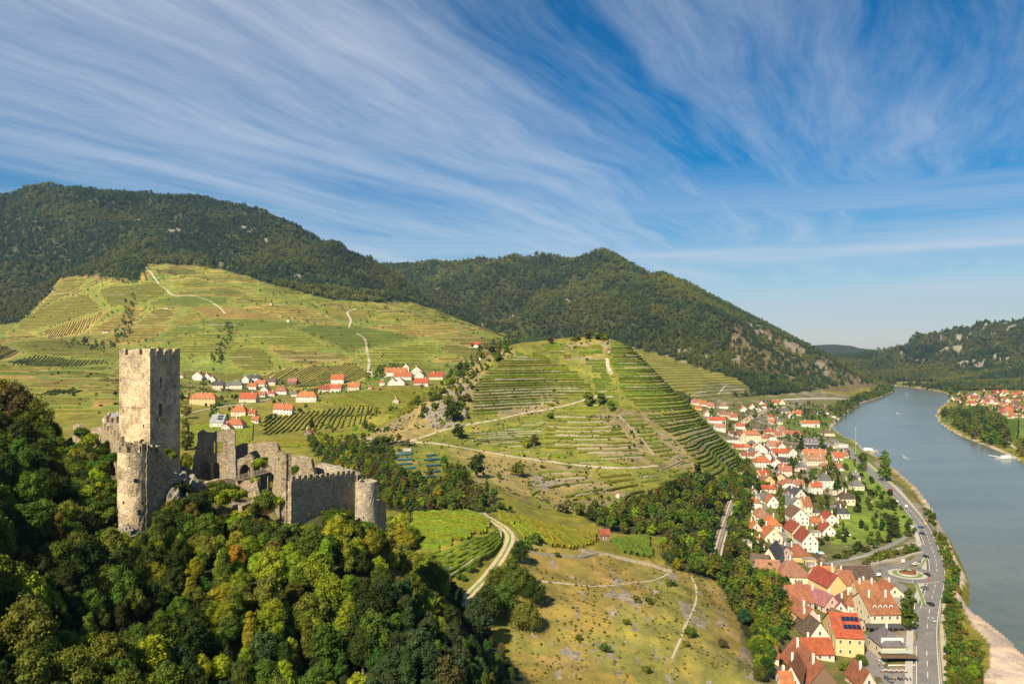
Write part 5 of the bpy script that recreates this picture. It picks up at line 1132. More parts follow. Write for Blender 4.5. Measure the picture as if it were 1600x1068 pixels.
for i, (p0, p1, lb) in enumerate([((366, 716, 205), (380, 714, 206), 'timber railing on the terrace above the pointed arch'), ((284, 724, 202), (297, 745, 203), 'dark timber handrail running down from the keep to the palace arches')]):
    a_, b_ = pt(*p0), pt(*p1); e = link('handrail', None, loc=a_); dv = b_-a_
    for k in range(4): v, f = box((0, 0, -.6), .12, .12, 1.7); link('post', mesh('post', v, f, [M_wood]), e, loc=dv*(k/3))
    v = [q+Vector((0, y_, 1.+z_)) for q in (Vector(), dv) for y_, z_ in ((-.06, -.06), (.06, -.06), (.06, .06), (-.06, .06))]; link('rail', mesh('rail', v, [(0, 1, 5, 4), (1, 2, 6, 5), (2, 3, 7, 6), (3, 0, 4, 7)], [M_wood]), e); tag(e, lb, 'handrail')
ICO3 = ico(4)
def boulder(px, y, D, wd, label, sq=.7, m_=M_rock, z=None, cat='rock', seed=0):
    c = pt(px, y, D) if D else ground(px, y); v, f = ICO3; v2 = v*(1+.7*fbm(v[:, 0]*2+px, v[:, 1]*2+v[:, 2]*3, 1.3, 3)+.5*np.abs(fbm(v[:, 2]*2+px, v[:, 0]*2, .6, 3)))[:, None]*[wd, wd*.8, wd*sq]; r = np.random.default_rng(int(px))
    e = link('rock', mesh('rock', v2, [tuple(q) for q in f], [m_]), loc=c, rot=r.uniform(0, 6)); return tag(e, label, cat, 'bare rocks')
for a_ in [(284, 775, 187, 3.2, 'grey rock under the crumbling wall right of the corner tower', 1.3), (296, 790, 184, 2.6, 'rock at the left end of the low castle wall', 1.2), (272, 790, 181, 3., 'pale rock face among bushes below the corner tower', 1.4), (300, 765, 196, 1.8, 'boulder left of the palace arches', .8),
           (200, 835, 168, 2., 'rock at the foot of the corner tower', .9)]: boulder(*a_)
# people on the castle terrace
M_skin = mat('skin', (.55, .36, .26), .6); 
def person(loc, rot, col, legs, label, walk=.25):
    me = bpy.data.meshes.new('body')
    J = [(0, 0, .92), (0, 0, 1.2), (0, 0, 1.42), (0, 0, 1.52), (0, 0, 1.66), (.11, walk*.3, .5), (.11, walk*.5, .06), (.11, walk*.5+.14, .03), (-.11, -walk*.3, .5), (-.11, -walk*.6, .08), (-.11, -walk*.6+.14, .03), (.21, 0, 1.38), (.26, -.08, 1.1), (.25, .06, .86), (-.21, 0, 1.38), (-.26, .08, 1.1), (-.25, .2, .88)]
    E = [(0, 1), (1, 2), (2, 3), (3, 4), (0, 5), (5, 6), (6, 7), (0, 8), (8, 9), (9, 10), (2, 11), (11, 12), (12, 13), (2, 14), (14, 15), (15, 16)]
    Rr = [.14, .13, .15, .055, .10, .08, .05, .04, .08, .05, .04, .06, .045, .035, .06, .045, .035]
    me.from_pydata(J, E, []); o = bpy.data.objects.new('body', me); COL.objects.link(o); o.modifiers.new('s', 'SKIN')
    for q, r in zip(me.skin_vertices[0].data, Rr): q.radius = (r, r)
    me.skin_vertices[0].data[0].use_root = True; o.modifiers.new('u', 'SUBSURF').levels = 1
    dg = bpy.context.evaluated_depsgraph_get(); m2 = bpy.data.meshes.new_from_object(o.evaluated_get(dg)); bpy.data.objects.remove(o)
    for q in (mat('cloth_'+label[:12].replace(' ', '_'), col, .9), mat('trousers_'+label[:12].replace(' ', '_'), legs, .9), M_skin): m2.materials.append(q)
    for p in m2.polygons: z = p.center.z; p.material_index = 2 if z > 1.5 else 0 if z > .92 else 1
    m2.name = 'person'; o = link('person', m2, loc=loc, rot=rot); return tag(o, label, 'person')
person(pt(367.5, 716, 205.5)+Vector((0, 0, .0)), 2.5, (.45, .05, .04), (.04, .05, .09), 'person in a red top standing on the ruin terrace')
person(pt(376.5, 714, 206), .5, (.25, .4, .6), (.1, .1, .1), 'person in a light blue top standing on the ruin terrace')
person(pt(214, 705, 189)+Vector((0, 0, -.4)), 1., (.05, .09, .2), (.1, .1, .1), 'person in dark blue beside the opening at the foot of the keep')
# ------------------------------------------------------------------ houses
M_plaster = mat('plaster', rough=.9, noise=.5, amt=.10, objcol=True)
M_roof = mat('roof_tiles', rough=.85, noise=.55, amt=.5, objcol=True, bump=.8)
t = NT(M_roof.node_tree); b = t.n['Principled BSDF']; old = b.inputs['Base Color'].links[0].from_socket
tc_ = t.add('ShaderNodeTexCoord').outputs['Object']; wv_ = t.add('ShaderNodeTexWave', wave_type='BANDS', bands_direction='Z'); wv_.inputs['Scale'].default_value = 2.2; wv_.inputs['Distortion'].default_value = .6; wv_.inputs['Detail'].default_value = 1; t.put(wv_.inputs['Vector'], tc_)
sp_ = t.noise(tc_, 3.2, 2, .8); c_ = t.mix(t.mapr(wv_.outputs[0], .2, .6, .28, 0), old, t.mix(1., old, (.45, .42, .42, 1), 'MULTIPLY'))
c_ = t.mix(t.mapr(sp_, .52, .66, 0, .5), c_, t.mix(1., c_, (.62, .62, .66, 1), 'MULTIPLY')); t.put(b.inputs['Base Color'], c_)
M_frame = mat('window_frame', (.62, .60, .55), .6); M_glass = mat('window_glass', (.03, .035, .045), .12)
M_chim = mat('chimney_plaster', (.62, .58, .50), .9, 2., .2); M_brown = mat('brown_timber', (.12, .075, .045), .85, 2., .3); M_solar = mat('solar_glass', (.012, .018, .05), .1)
RC0 = {'orange': (.37, .128, .05), 'bright': (.36, .088, .036), 'red': (.27, .065, .036), 'brick': (.26, .105, .05), 'tan': (.30, .145, .085), 'brown': (.13, .08, .052), 'dbrown': (.095, .065, .048), 'grey': (.13, .125, .12), 'dgrey': (.065, .065, .07), 'pink': (.32, .135, .09), 'mauve': (.28, .11, .115), 'lgrey': (.28, .28, .28), 'beige': (.36, .31, .25)}
RC = {k_: tuple((.90*c_+.01*sum(v_)/3) for c_ in v_) for k_, v_ in RC0.items()}
RW_ = {'orange': 'orange-tiled', 'bright': 'bright orange-red', 'red': 'red-tiled', 'brick': 'brick-red', 'tan': 'faded orange', 'brown': 'brown', 'dbrown': 'dark brown', 'grey': 'grey', 'dgrey': 'dark grey', 'pink': 'pale pink-brown', 'mauve': 'mauve-red', 'lgrey': 'pale metal', 'beige': 'beige flat'}
WC = {'white': (.58, .55, .48), 'cream': (.55, .48, .33), 'yellow': (.55, .41, .18), 'pink': (.62, .42, .34), 'orange': (.62, .34, .14), 'stone': (.42, .37, .29), 'beige': (.58, .50, .38), 'wood': (.17, .11, .07)}
def slab(rect_lo, ridge, th=.22):
    pass
def roof_mesh(Lx, Wy, rise, hip, ov=.45, th=.22, half=False, flat=False):
    """ridge along x; hip = how far the ends slope in (0 for a gable)"""
    k = rise/(Wy/2); a, b = Lx/2+(.35 if hip == 0 else ov), Wy/2+ov; ze = -ov*k
    if flat:
        v, f = box((0, 0, 0), Lx+.3, Wy+.3, .3); return v, f
    r = max(.05, a-(hip+ov if hip else 0))
    top = [(-a, -b, ze), (a, -b, ze), (a, b, ze), (-a, b, ze), (-r, 0, rise), (r, 0, rise)]
    if half and hip:       # half hips: the gable carries on up and is cut off near the ridge
        zc_ = rise*.45; yc = b*(1-(zc_-ze)/(rise-ze)); r = a-hip*.55
        top = [(-a, -b, ze), (a, -b, ze), (a, b, ze), (-a, b, ze), (-r, 0, rise), (r, 0, rise), (a, -yc, zc_), (a, yc, zc_), (-a, -yc, zc_), (-a, yc, zc_)]
        F = [(0, 1, 6, 5, 4, 8), (2, 3, 9, 4, 5, 7), (6, 7, 5), (9, 8, 4)]; rim = [(0, 1), (1, 6), (6, 7), (7, 2), (2, 3), (3, 9), (9, 8), (8, 0)]
    elif hip: F = [(0, 1, 5, 4), (2, 3, 4, 5), (1, 2, 5), (3, 0, 4)]; rim = [(0, 1), (1, 2), (2, 3), (3, 0)]
    else: F = [(0, 1, 5, 4), (2, 3, 4, 5)]; rim = [(0, 1), (1, 5), (5, 2), (2, 3), (3, 4), (4, 0)]
    n_ = len(top); V = [(x, y, z+th) for x, y, z in top]+[(x, y, z) for x, y, z in top]
    F2 = list(F)+[tuple(n_+q for q in reversed(p)) for p in F]
    for i, j in rim: F2.append((j, i, n_+i, n_+j))
    return V, F2
def wall_mesh(Lx, Wy, hh, rise, hip, half=False):
    a, b = Lx/2, Wy/2; z0_ = -2.5
    V = [(-a, -b, z0_), (a, -b, z0_), (a, b, z0_), (-a, b, z0_), (-a, -b, hh), (a, -b, hh), (a, b, hh), (-a, b, hh)]; F = [(0, 1, 5, 4), (2, 3, 7, 6)]
    if hip == 0 and rise > 0: V += [(-a, 0, hh+rise-.02), (a, 0, hh+rise-.02)]; F += [(1, 2, 6, 9, 5), (3, 0, 4, 8, 7)]
    elif half and rise > 0:
        t_ = .42; V += [(-a, -b*(1-t_), hh+rise*t_), (-a, b*(1-t_), hh+rise*t_), (a, -b*(1-t_), hh+rise*t_), (a, b*(1-t_), hh+rise*t_)]; F += [(1, 2, 6, 11, 10, 5), (3, 0, 4, 8, 9, 7)]
    else: F += [(1, 2, 6, 5), (3, 0, 4, 7)]
    return V, F
_w = {}
def window_mesh(wd, ht):
    k = (wd, ht)
    if k not in _w:
        v1, f1 = box((0, 0, 0), wd+.3, .10, ht+.3, 0, False); fr = mesh('frame', v1, f1, [M_frame])
        V, F = [], []
        for sx in (-1, 1):
            v2, f2 = box((sx*wd/4, -.06, 0), wd/2-.07, .05, ht, 0, False); F += [tuple(q+len(V) for q in p) for p in f2]; V += v2
        _w[k] = (fr, mesh('pane', V, F, [M_glass]))
    return _w[k]
def put_window(e, x, y, z, rot, wd=.95, ht=1.35, pane=True):
    fr, pn = window_mesh(wd, ht); o = link('window', fr, e, loc=(x, y, z), rot=rot)
    if pane: link('pane', pn, o)
    return o
NH = [0]
def fit(*c_):
    for q in c_:
        if len(q.split()) <= 16: return q
    return ' '.join(c_[-1].split()[:16])
def house(px, y, wpx, hpx, kindr, roof, wall, place, dep=None, rot=0., rise=None, dorm=0, chim=1, solar=0, z=None, win=True, Dmin=230, cat='house', name='house', label=None, half=False, group='houses of the riverside town', far_=False):
    g = ground(px, y, Dmin); D = g.y; W = wpx*D/FPX; hh = max(2.2, hpx*D/FPX); NH[0] += 1
    dep = dep or W*random.uniform(.95, 1.25); gable_front = kindr[0] == 'g'
    Lx, Wy = (dep, W) if gable_front else (W, dep)
    if kindr[0] == 'e' and not dep: Wy = min(dep, W)
    if rise and rise > 4: rise = 1.6+rise*.52
    if dep >= 13 and kindr[0] in 'eh' and 'dep' : dep *= .82
    rise = 0 if kindr[0] == 'f' else (rise if rise is not None else min(6.5, Wy*.46)); hip = 0
    if kindr[0] == 'h': Lx, Wy = (max(W, dep), min(W, dep)); gable_front = dep > W; hip = Wy*.42; rise = min(rise, Wy*.5)
    if half: hip = Wy*.3
    r = math.radians(rot); fwd = Vector((-math.sin(r), math.cos(r), 0)); c = Vector((g.x, g.y, 0))+fwd*dep/2
    zz = min(h(c.x, c.y), g.z) if z is None else z
    e = link(name, None, loc=(c.x, c.y, zz), rot=r+(math.pi/2 if gable_front else 0))
    v, f = wall_mesh(Lx, Wy, hh, rise, hip, half); o = link('wall', mesh('wall', v, f, [M_plaster]), e); cc = WC[wall]; g_ = random.uniform(.92, 1.06); o.color = (cc[0]*g_, cc[1]*g_, cc[2]*g_, 1)
    v, f = roof_mesh(Lx, Wy, rise, hip, flat=kindr[0] == 'f', half=half, ov=.45 if D < 800 else .5); ro = link('roof', mesh('roof', v, f, [M_roof]), e, loc=(0, 0, hh)); cc = RC[roof]; g_ = random.uniform(.85, 1.15); ro.color = (min(1, cc[0]*g_), cc[1]*g_*random.uniform(.92, 1.1), cc[2]*g_, 1)
    if D < 1500 and chim and kindr[0] != 'f':
        for k in range(chim):
            x_ = random.uniform(-.3, .3)*Lx if chim == 1 else Lx*(-.28+.56*k/(chim-1)); yy = random.choice((-1, 1))*Wy*.12; v, f = box((0, 0, 0), .7, .7, rise*.36+1.3)
            link('chimney', mesh('chimney', v, f, [M_chim]), ro, loc=(x_, yy, rise*.72))
    if D < 1300 and win:
        ns = max(1, int((hh-.4)/2.6)); side_axes = [('x', -1), ('x', 1), ('y', -1), ('y', 1)]
        vis = []
        for ax, sg in side_axes:
            nrm = Vector((0, sg, 0)) if ax == 'y' else Vector((sg, 0, 0)); nw = Matrix.Rotation(r+(math.pi/2 if gable_front else 0), 3, 'Z')@nrm
            if nw.dot(Vector((c.x, c.y, 0))) < -20: vis.append((ax, sg))
        for ax, sg in vis:
            Lw = Lx if ax == 'y' else Wy; n_ = max(1, int(Lw/2.9)); n_ = min(n_, 7)
            for s in range(ns):
                for k in range(n_):
                    if random.random() < .12: continue
                    q = -Lw/2+Lw*(k+.5)/n_; zt = hh*(s+.55)/ns
                    if ax == 'y': put_window(e, q, sg*(Wy/2+.02), zt, 0 if sg < 0 else math.pi, pane=True)
                    else: put_window(e, sg*(Lx/2+.02), q, zt, math.pi/2 if sg > 0 else -math.pi/2)
            if ax == 'x' and hip == 0 and rise > 3: put_window(e, sg*(Lx/2+.02), 0, hh+rise*.3, math.pi/2 if sg > 0 else -math.pi/2)
            if D < 620 and ax == vis[0][0] and sg == vis[0][1]:
                v, f = box((0, 0, 0), 1.2, .12, 2.1); q = Lw*.5-1.2
                link('door', mesh('door', v, f, [M_brown]), e, loc=(q, sg*(Wy/2+.03), 0) if ax == 'y' else (sg*(Lx/2+.03), q*.7, 0), rot=0 if ax == 'y' else math.pi/2)
    nearside = -1 if not gable_front else (-1 if Matrix.Rotation(r+math.pi/2, 3, 'Z')@Vector((0, -1, 0))@Vector((c.x, c.y, 0)) < 0 else 1)
    for k in range(dorm):
        q = -Lx*.36+Lx*.72*(k+.5)/dorm; v = [(-.75, 0, 0), (.75, 0, 0), (.75, 0, 1.3), (0, 0, 1.9), (-.75, 0, 1.3)]; yb = 1.9; V = v+[(x, yb, z_) for x, _, z_ in v]
        F = [(0, 1, 2, 3, 4), (1, 6, 7, 2), (4, 9, 5, 0)]; d = link('dormer', mesh('dormer', V, F, [M_plaster]), ro, loc=(q, nearside*Wy*.36, rise*.24), rot=0 if nearside < 0 else math.pi); d.color = (.75, .72, .66, 1)
        V = [(-1., -.2, 1.12), (0, -.2, 2.05), (1., -.2, 1.12), (-1., yb, 1.12), (0, yb, 2.05), (1., yb, 1.12)]
        m_ = mesh('dormer_roof', V, [(0, 1, 4, 3), (1, 2, 5, 4)], [M_roof]); d2 = link('dormer_roof', m_, ro, loc=d.location, rot=d.rotation_euler.z); d2.color = ro.color
        v, f = box((0, -.05, .7), .8, .06, .9, 0, False); link('dormer_window', mesh('dormer_window', v, f, [M_glass]), ro, loc=d.location, rot=d.rotation_euler.z)
    if solar:
        sl_ = math.atan2(rise, Wy/2)
        for k in range(solar):
            for j in range(2):
                v, f = box((0, 0, .1), 1.5, 2.1, .08, 0, False); o = link('solar_panel', mesh('solar_panel', v, f, [M_solar]), ro, loc=((k-solar/2+.5)*1.65+Lx*.18, nearside*Wy*(.14+.16*j), rise*(1-2*(.14+.16*j))+.3)); o.rotation_euler = (-nearside*sl_, 0, 0)
    kw = {'g': 'gabled', 'e': 'long-eaved', 'h': 'hip-roofed', 'f': 'flat-topped'}[kindr[0]]
    short = {'g': 'gabled', 'e': 'eaved', 'h': 'hipped', 'f': 'flat'}[kindr[0]]
    wl = {'white': 'white', 'cream': 'cream', 'yellow': 'yellow', 'pink': 'pink', 'orange': 'orange-washed', 'stone': 'stone', 'beige': 'beige', 'wood': 'wooden'}[wall]
    tag(e, label or fit(f'{wl} {kw} house with {RW_[roof]} roof, {place}', f'{wl} house, {RW_[roof]} roof, {place}', f'{wl} house, {place}', place), cat, group); e['w'] = 0; del e['w']; return e, ro, (Lx, Wy, hh, rise, c, r, gable_front)
T_ = 'houses of the riverside town'
HOUSES = [
 # near end of the town, by the roundabout
 (1250, 878, 34, 10, 'h', 'brick', 'yellow', 'directly behind the great hall roof', dict(dep=12)), (1268, 884, 15, 10, 'f', 'beige', 'yellow', 'with parapet right of the brick hip roof', dict(dep=5)),
 (1202, 902, 36, 9, 'e', 'tan', 'cream', 'forming the left wing of the great hall', dict(dep=14, rot=-8, rise=6, chim=0)),
 (1243, 914, 50, 14, 'h', 'tan', 'cream', 'the great white hall at the foot of the street', dict(dep=19, rise=8.5, win=True, chim=1, rot=-4)),
 (1255, 937, 30, 8, 'g', 'tan', 'white', 'with a weathered triangular roof before the great hall', dict(dep=10, rot=-10)),
 (1252, 948, 38, 9, 'e', 'brick', 'stone', 'with long mossy roof beside the wood', dict(dep=13, rot=4, chim=0)),
 (1269, 990, 27, 24, 'g', 'brick', 'pink', 'tall bare side wall facing the camera above the dark roof', dict(dep=20, rise=5, rot=6, win=False)),
 (1283, 916, 20, 14, 'e', 'orange', 'white', 'behind the yellow gable', dict(dep=9)), (1297, 912, 26, 12, 'e', 'orange', 'cream', 'with several chimneys behind the yellow gable', dict(dep=9, chim=2)),
 (1308, 938, 32, 22, 'g', 'red', 'yellow', 'with the tall plain yellow gable', dict(dep=17, rise=7.5, rot=10, win=False, chim=1)),
 (1327, 925, 22, 12, 'e', 'brick', 'cream', 'joining the yellow gable to the barn', dict(dep=12)),
 (1350, 918, 42, 7, 'e', 'dbrown', 'wood', 'the big dark barn by the roundabout', dict(dep=18, rise=10, chim=0, win=False, rot=3, cat='barn', name='barn')),
 (1300, 957, 30, 12, 'g', 'mauve', 'pink', 'with twin mauve roofs in the middle of the lane', dict(dep=15, rise=6, chim=2, rot=18)), (1314, 962, 22, 8, 'g', 'mauve', 'pink', 'with the smaller mauve gable by the lane', dict(dep=12, rise=5, rot=-20)),
 (1335, 959, 31, 14, 'h', 'brick', 'cream', 'with a brown door, left of the big dormered house', dict(dep=12, rise=6)),
 (1358, 934, 34, 8, 'e', 'brick', 'cream', 'low range of chimneys behind the dormered house', dict(dep=10, chim=3)),
 (1381, 980, 48, 23, 'e', 'brick', 'cream', 'the biggest one, with three dormers and tall chimneys', dict(dep=20, rise=9.5, dorm=4, chim=2, rot=2)),
 (1398, 936, 30, 8, 'g', 'brick', 'cream', 'low hip behind the big dormered one', dict(dep=12, rise=5)),
 (1416, 952, 27, 9, 'f', 'beige', 'cream', 'low flat one beside the road at the roundabout', dict(dep=9)),
 (1326, 1023, 42, 30, 'e', 'bright', 'yellow', 'the yellow inn with solar panels', dict(dep=20, rise=9.5, solar=4, chim=1, rot=-8)),
 (1281, 1010, 36, 14, 'g', 'dbrown', 'beige', 'steep and dark between the pink wall and the inn', dict(dep=16, rise=9, chim=2, rot=2)),
 (1281, 1030, 46, 9, 'e', 'bright', 'beige', 'orange cross roof below the dark steep roof', dict(dep=10, rise=5.5, chim=1)),
 (1287, 1078, 50, 14, 'g', 'brick', 'wood', 'long brick-red roof with pale verges at the bottom edge', dict(dep=26, rise=10, chim=2, win=False)),
 (1236, 1066, 26, 12, 'g', 'brick', 'white', 'with a bright white gable at the bottom of the wood', dict(dep=14, rise=6, rot=-28, win=False)),
 (1247, 1036, 26, 6, 'f', 'dbrown', 'beige', 'glazed veranda under a dark flat roof', dict(dep=8, chim=0)), (1209, 1036, 16, 5, 'e', 'brick', 'beige', 'small shed roof above the terrace wall', dict(dep=6, chim=0)),
 (1358, 1080, 28, 10, 'g', 'brick', 'pink', 'brick-red pyramid roof at the bottom edge by the lane', dict(dep=12, rise=7)), (1233, 1085, 20, 8, 'e', 'orange', 'cream', 'low orange roof in the bottom corner of the wood', dict(dep=8)),
 (1345, 985, 22, 5, 'g', 'brown', 'beige', 'low outbuilding roof between inn and dormered house', dict(dep=16, rot=25, rise=3, chim=0)),
 # main street, right side going away
 (1266, 862, 25, 17, 'g', 'red', 'white', 'tall white gable at the foot of the street', dict(dep=15, rise=8)), (1249, 844, 22, 13, 'g', 'red', 'cream', 'cream gable next up the street', dict(dep=16, rise=7, chim=0)),
 (1251, 820, 27, 13, 'g', 'brown', 'white', 'broad white gable half way up the street', dict(dep=18, rise=7.5)), (1247, 800, 25, 11, 'g', 'grey', 'white', 'long grey roof on the street', dict(dep=24, rise=7, rot=8)),
 (1263, 806, 13, 16, 'e', 'brick', 'cream', 'narrow one right of the grey street roof', dict(dep=12)), (1251, 783, 24, 8, 'g', 'dgrey', 'white', 'bright white gable with grey roof beside the chapel shrine', dict(dep=15, rise=8, rot=12)),
 (1279, 806, 19, 5, 'f', 'grey', 'beige', 'open carport with a grey roof', dict(dep=8, rise=2)), (1280, 822, 23, 6, 'e', 'orange', 'white', 'low and wide with an orange roof behind the street', dict(dep=9, rise=2.5)),
 (1300, 821, 21, 10, 'g', 'red', 'white', 'white one behind the pool garden', dict(dep=12, rise=4)), (1296, 837, 20, 8, 'g', 'red', 'white', 'with a balcony gable above the swimming pool', dict(dep=12, rise=5)),
 (1275, 838, 15, 6, 'f', 'beige', 'white', 'flat white annex with terrace', dict(dep=7)), (1283, 878, 14, 5, 'g', 'dbrown', 'wood', 'garden hut at the end of the orchard road', dict(dep=6, rise=2, chim=0)), (1272, 888, 12, 5, 'f', 'beige', 'white', 'small white annex by the garden wall', dict(dep=6)),
 # main street, left side
 (1193, 818, 28, 11, 'h', 'tan', 'white', 'tan hip roof left of the street trees', dict(dep=16, rise=6)), (1209, 829, 25, 9, 'h', 'orange', 'cream', 'orange hip roof just below the street trees', dict(dep=14, rise=7)),
 (1175, 815, 12, 8, 'g', 'brown', 'beige', 'small and brown at the edge of the wooded slope', {}), (1182, 836, 20, 9, 'g', 'orange', 'pink', 'pink gable at the edge of the wooded slope', dict(dep=13, rise=6)),
 (1209, 848, 27, 10, 'g', 'orange', 'cream', 'wide orange-brown roof on the left street side', dict(dep=16, rise=7, rot=-4)), (1168, 858, 14, 10, 'f', 'beige', 'cream', 'cream cube with a flat roof', dict(dep=8)),
 (1180, 856, 11, 10, 'g', 'orange', 'white', 'slim white gable beside the cream cube', dict(dep=10)), (1188, 856, 14, 6, 'e', 'orange', 'cream', 'small orange roof behind the grey one', dict(dep=8)),
 (1210, 872, 18, 9, 'e', 'dgrey', 'pink', 'dark grey roof along the left of the street', dict(dep=14, rise=6, rot=-60)), (1201, 882, 22, 11, 'g', 'dgrey', 'cream', 'steep grey roof with cream gable by the wood', dict(dep=20, rise=8.5, rot=-30)),
 (1184, 889, 27, 6, 'e', 'dbrown', 'beige', 'brown roof leaning on the grey one', dict(dep=12, rise=6, rot=-30, chim=0)),
 (1182, 797, 17, 7, 'g', 'orange', 'white', 'round-gabled white one alone by the slope', dict(dep=10, rise=6, half=True)), (1208, 793, 17, 9, 'g', 'orange', 'white', 'with twin-pointed roof left of the tree row', dict(dep=13, rise=6)), (1196, 786, 14, 6, 'e', 'grey', 'white', 'with a grey ridge left of the tree row', dict(dep=9)),
 (1201, 768, 22, 5, 'e', 'bright', 'cream', 'bright strip of roof above the tree row', dict(dep=7, rise=2.5)), (1202, 759, 18, 8, 'g', 'tan', 'orange', 'orange gable at the top of the tree row', dict(dep=14, rise=6)),
 (1188, 757, 11, 6, 'e', 'brown', 'white', 'white shed by the rail ledge', {}), (1195, 747, 15, 6, 'e', 'bright', 'cream', 'bright red roof above the orange gable', dict(rot=20)),
 (1179, 772, 9, 5, 'g', 'brown', 'stone', 'ruined looking shed by the rail ledge', {}),
 (1233, 767, 22, 9, 'g', 'pink', 'white', 'white with a round-topped gable by the little shrine', dict(dep=13, rise=6, half=True)), (1250, 762, 15, 5, 'e', 'pink', 'white', 'pale wing right of the round-topped gable', dict(dep=9, rise=4)),
 (1220, 755, 18, 8, 'g', 'brick', 'yellow', 'narrow yellow front on the upper street', dict(dep=13, rise=5, rot=-20)), (1227, 744, 20, 9, 'e', 'pink', 'pink', 'salmon pink roof on the upper street', dict(dep=10, rise=5, rot=-15)),
 (1214, 733, 16, 9, 'g', 'orange', 'white', 'slim white row front on the upper street', dict(dep=14, rot=-20)), (1224, 735, 12, 4, 'e', 'red', 'white', 'little red roof beside the salmon one', {}),
 (1193, 730, 24, 9, 'h', 'orange', 'white', 'large orange hip roof with white chimneys', dict(dep=15, rise=8, chim=3)), (1222, 727, 24, 6, 'h', 'dgrey', 'white', 'flat dark hip roof below the red one', dict(dep=15, rise=4)),
 (1220, 713, 22, 6, 'e', 'bright', 'white', 'wide red-orange roof above the dark hip', dict(dep=11, rise=5)), (1239, 715, 13, 9, 'g', 'brick', 'white', 'tall white gable between two big trees', dict(dep=12)),
 (1251, 736, 17, 7, 'h', 'grey', 'pink', 'pink villa with a grey pyramid roof', dict(dep=9, rise=4)), (1277, 771, 17, 11, 'e', 'bright', 'white', 'white cube under a vivid red roof', dict(dep=8, rise=3.5)),
 (1293, 763, 21, 12, 'f', 'grey', 'white', 'white stepped modern one with terraces', dict(dep=9)), (1291, 752, 14, 6, 'h', 'grey', 'white', 'grey tent roof behind the stepped one', {}), (1309, 773, 16, 7, 'f', 'beige', 'cream', 'low beige annex beside the tall dark roof', dict(dep=7)),
 (1326, 789, 21, 11, 'h', 'dbrown', 'cream', 'tall one with very steep dark roof and two chimneys', dict(dep=13, rise=9, chim=2)), (1318, 810, 20, 9, 'h', 'dgrey', 'white', 'white villa with dark hip roof by the orchard', dict(dep=11, rise=5)), (1316, 793, 14, 5, 'h', 'brown', 'white', 'small brown hip between villa and tall roof', dict(rise=3)),
 (1342, 766, 18, 8, 'h', 'grey', 'cream', 'grey hip roof nearest the river road', dict(dep=10, rise=5)), (1338, 752, 19, 8, 'h', 'grey', 'white', 'two-storey white one with grey roof by the river road', dict(dep=11, rise=5, dorm=2)),
 (1360, 784, 6, 3, 'h', 'brown', 'cream', 'tiny summer house in the orchard', dict(chim=0, win=False)), (1292, 733, 15, 5, 'h', 'tan', 'white', 'low orange roof left of a cypress', dict(rise=3.5)), (1312, 735, 22, 5, 'h', 'tan', 'white', 'long orange roof right of a cypress', dict(rise=4)),
 (1311, 719, 13, 5, 'e', 'bright', 'white', 'little white one with red roof near the landing', {}), (1321, 715, 10, 4, 'e', 'tan', 'cream', 'small low one near the landing', {}),
 (1276, 727, 30, 8, 'e', 'tan', 'cream', 'long apartment row with white dormers, front part', dict(dep=12, rise=6, dorm=4, chim=2)), (1274, 716, 32, 7, 'e', 'orange', 'cream', 'long apartment row with white dormers, rear part', dict(dep=12, rise=6, dorm=4, chim=3)),
 (1277, 704, 34, 4, 'e', 'dgrey', 'white', 'broad slate-blue roof behind the apartment row', dict(dep=12, rise=4)), (1269, 697, 25, 6, 'e', 'grey', 'white', 'long grey roof with white front by the big trees', dict(dep=12, rise=6, dorm=3)), (1264, 702, 8, 4, 'e', 'orange', 'white', 'orange annex left of the long grey roof', {}),
 (1296, 681, 17, 5, 'h', 'brown', 'cream', 'brown roofed one closest to the water', dict(rise=5)), (1318, 699, 15, 5, 'f', 'beige', 'white', 'white pavilion at the landing car park', {}), (1301, 700, 13, 4, 'f', 'beige', 'cream', 'low terrace building at the landing', {}),
 # upper part of the town
 (1239, 684, 25, 6, 'e', 'orange', 'white', 'wide orange roof left of the big green field', dict(dep=12, rise=4)), (1222, 676, 11, 4, 'e', 'pink', 'cream', 'grey pink one near the tracks', {}), (1217, 684, 11, 5, 'e', 'brick', 'cream', 'brick roof on the bend above the square', {}),
 (1205, 678, 17, 4, 'h', 'bright', 'cream', 'red hip roof right of the school', dict(rise=4)), (1196, 690, 9, 6, 'e', 'brick', 'cream', 'steep brick roof beside the school', {}), (1207, 690, 14, 5, 'g', 'brick', 'white', 'rounded white gable on the square', dict(half=True)),
 (1212, 702, 20, 6, 'e', 'tan', 'white', 'wide tan roof on the square', dict(dep=11)), (1222, 704, 12, 7, 'g', 'brick', 'white', 'white end gable beside the tan roof', {}), (1192, 707, 14, 5, 'g', 'tan', 'white', 'tan roof in the narrow street', dict(rot=-30)),
 (1175, 692, 29, 13, 'h', 'orange', 'cream', 'the large school with arcaded front and dormers', dict(dep=14, rise=6.5, dorm=4, chim=2)), (1162, 695, 9, 15, 'g', 'orange', 'cream', 'stair gable at the left end of the school', dict(dep=12, rise=5)),
 (1150, 682, 19, 5, 'e', 'brown', 'white', 'brown roof beside the level crossing', dict(dep=9, rise=4)), (1147, 692, 22, 5, 'f', 'grey', 'white', 'flat white block under the terraces', dict(dep=9)), (1157, 670, 14, 5, 'e', 'bright', 'white', 'white box with red roof at the station', dict(rise=3)),
 (1156, 702, 20, 4, 'e', 'bright', 'cream', 'long red roof at the foot of the vines', dict(dep=8, rise=3)), (1172, 703, 16, 5, 'e', 'orange', 'white', 'orange roof with blue panels at the foot of the vines', dict(dep=8, rise=3, solar=2)),
